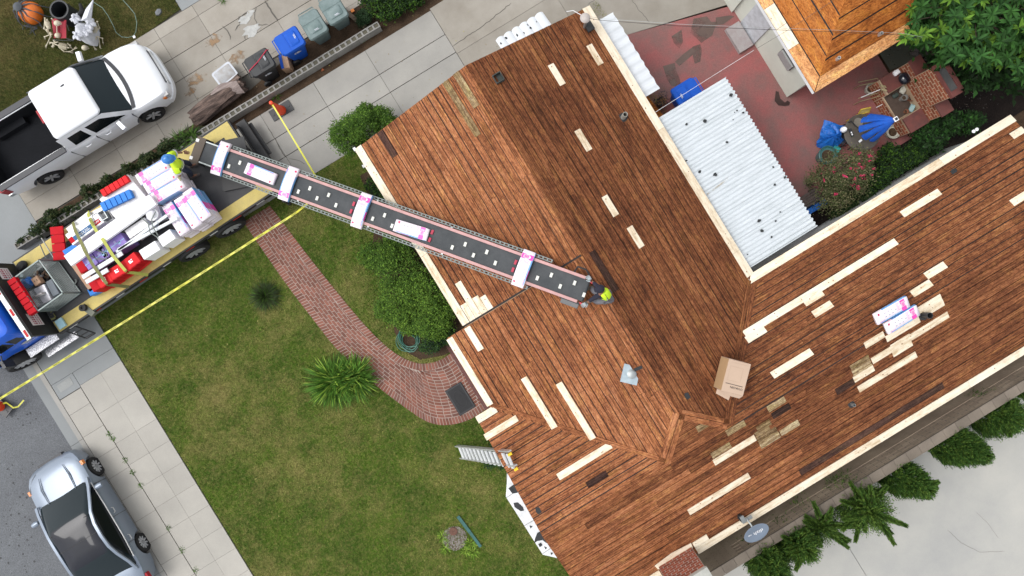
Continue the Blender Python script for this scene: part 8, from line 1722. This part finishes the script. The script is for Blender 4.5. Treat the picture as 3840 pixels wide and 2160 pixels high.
for a_,e_ in (((700,260),(960,330)),((900,520),(960,560)),((780,480),(1000,555)),((900,300),(940,420)),((720,540),(950,555))): b=MB(); b.tube([N1(*a_,.4),N1(*e_,.05)],.012,5); b.build('frame',M_steel,t,world=True)
M_ghost=mat('white_gauze',(.72,.73,.77),(.55,.56,.62),sc=8,fine=.06,bump=.8,bsc=18,bd=.03,rough=.7)
gc=N1(1085,395,.8); t=thing('ghost_figure','white draped winged ghost figure in the middle of the skeletons','halloween figure',(gc.x,gc.y,0)); b=MB(); o=gc
b.grid(lambda u,v:(o.x+(.27*math.sin(pi*v*.5)+.04*math.sin(u*40)*v)*math.cos(2*pi*u)*(1+.2*math.sin(4*pi*u)),o.y+(.27*math.sin(pi*v*.5)+.04*math.cos(u*34)*v)*math.sin(2*pi*u)*1.2,1.0-.85*v**1.5),48,12); b.build('gauze_body',M_ghost,t,world=True)
b=MB(); w0,w1,w2=N1(1100,280,1.1),N1(1265,-10,1.7),N1(1235,270,1.1); m_=N1(1160,130,1.35)
b.add([w0,m_,w1,w2,N1(1180,240,1.25)],[(0,1,4),(1,2,4),(2,3,4),(3,0,4)]); b.add([p-Vector((0,0,.03)) for p in (w0,m_,w1,w2)],[(3,2,1,0)]); b.build('wing',M_ghost,t,world=True)
for ex,ey in ((1030,250),(1230,330),(1060,480),(1180,420)):
    p=N1(ex,ey,.75); MB().grid(lambda u,v:(lambda r:(p.x+r*math.cos(2*pi*u)*1.1,p.y+r*math.sin(2*pi*u),p.z+.1*math.cos(pi*v)+.02*math.sin(u*50+v*9)))(.15*math.sin(pi*v)*(1+.22*math.sin(2*pi*u*5+ex)+.12*math.sin(2*pi*u*9+v*7))),40,12).build('gauze_lump',M_ghost,t,world=True)
b=MB(); b.tube([N1(1090,60,.8),N1(1120,140,.9),N1(1060,220,.7)],[.05,.08,.05],8); b.build('dark_limb',M_black,t,world=True)
p=N1(2140,155,.1); t=thing('grey_stone','flat grey stone in the neighbouring lawn corner','stone',(p.x,p.y,0),.4); MB().lathe([(0,0),(.15,0),(.13,.07),(0,.1)],seg=6,T=Matrix.Diagonal((1,.7,1,1))).build('stone_body',mat('slate_stone',(.16,.17,.18),bump=.2),t)
p=N1(1820,500,.05); t=thing('hose_connector','small white hose connector at the end of the loop','connector',(p.x,p.y,0)); MB().box((-.04,-.04,0),(.04,.04,.05)).build('connector_body',M_wc,t)

db=MB()
for i in range(520):
    x=random.uniform(-12,4) ; y=random.uniform(-8,10) if i%3 else random.uniform(6.8,13)
    if -6.9<x<-1.2 and -3.4<y<6 : continue
    if x>-2.9 and y<6.2: continue
    a=random.uniform(0,6.3); l=random.choice((.02,.03,.04,.06)); z=.075 if y<6.7 else .03
    db.add([(x,y,z),(x+l*math.cos(a),y+l*math.sin(a),z+.008),(x+l*.7*math.cos(a+.7),y+l*.7*math.sin(a+.7),z+.004)],[(0,1,2)],i%3)
db.build('leaf_debris',[mat('dry_leaf_tan',(.30,.22,.12),bump=0),mat('dry_leaf_brown',(.13,.08,.045),bump=0),mat('dry_leaf_yellow',(.42,.38,.12),bump=0)],None,label='small dry leaves scattered over the lawn and the driveways',cat='leaf litter',kind='stuff')
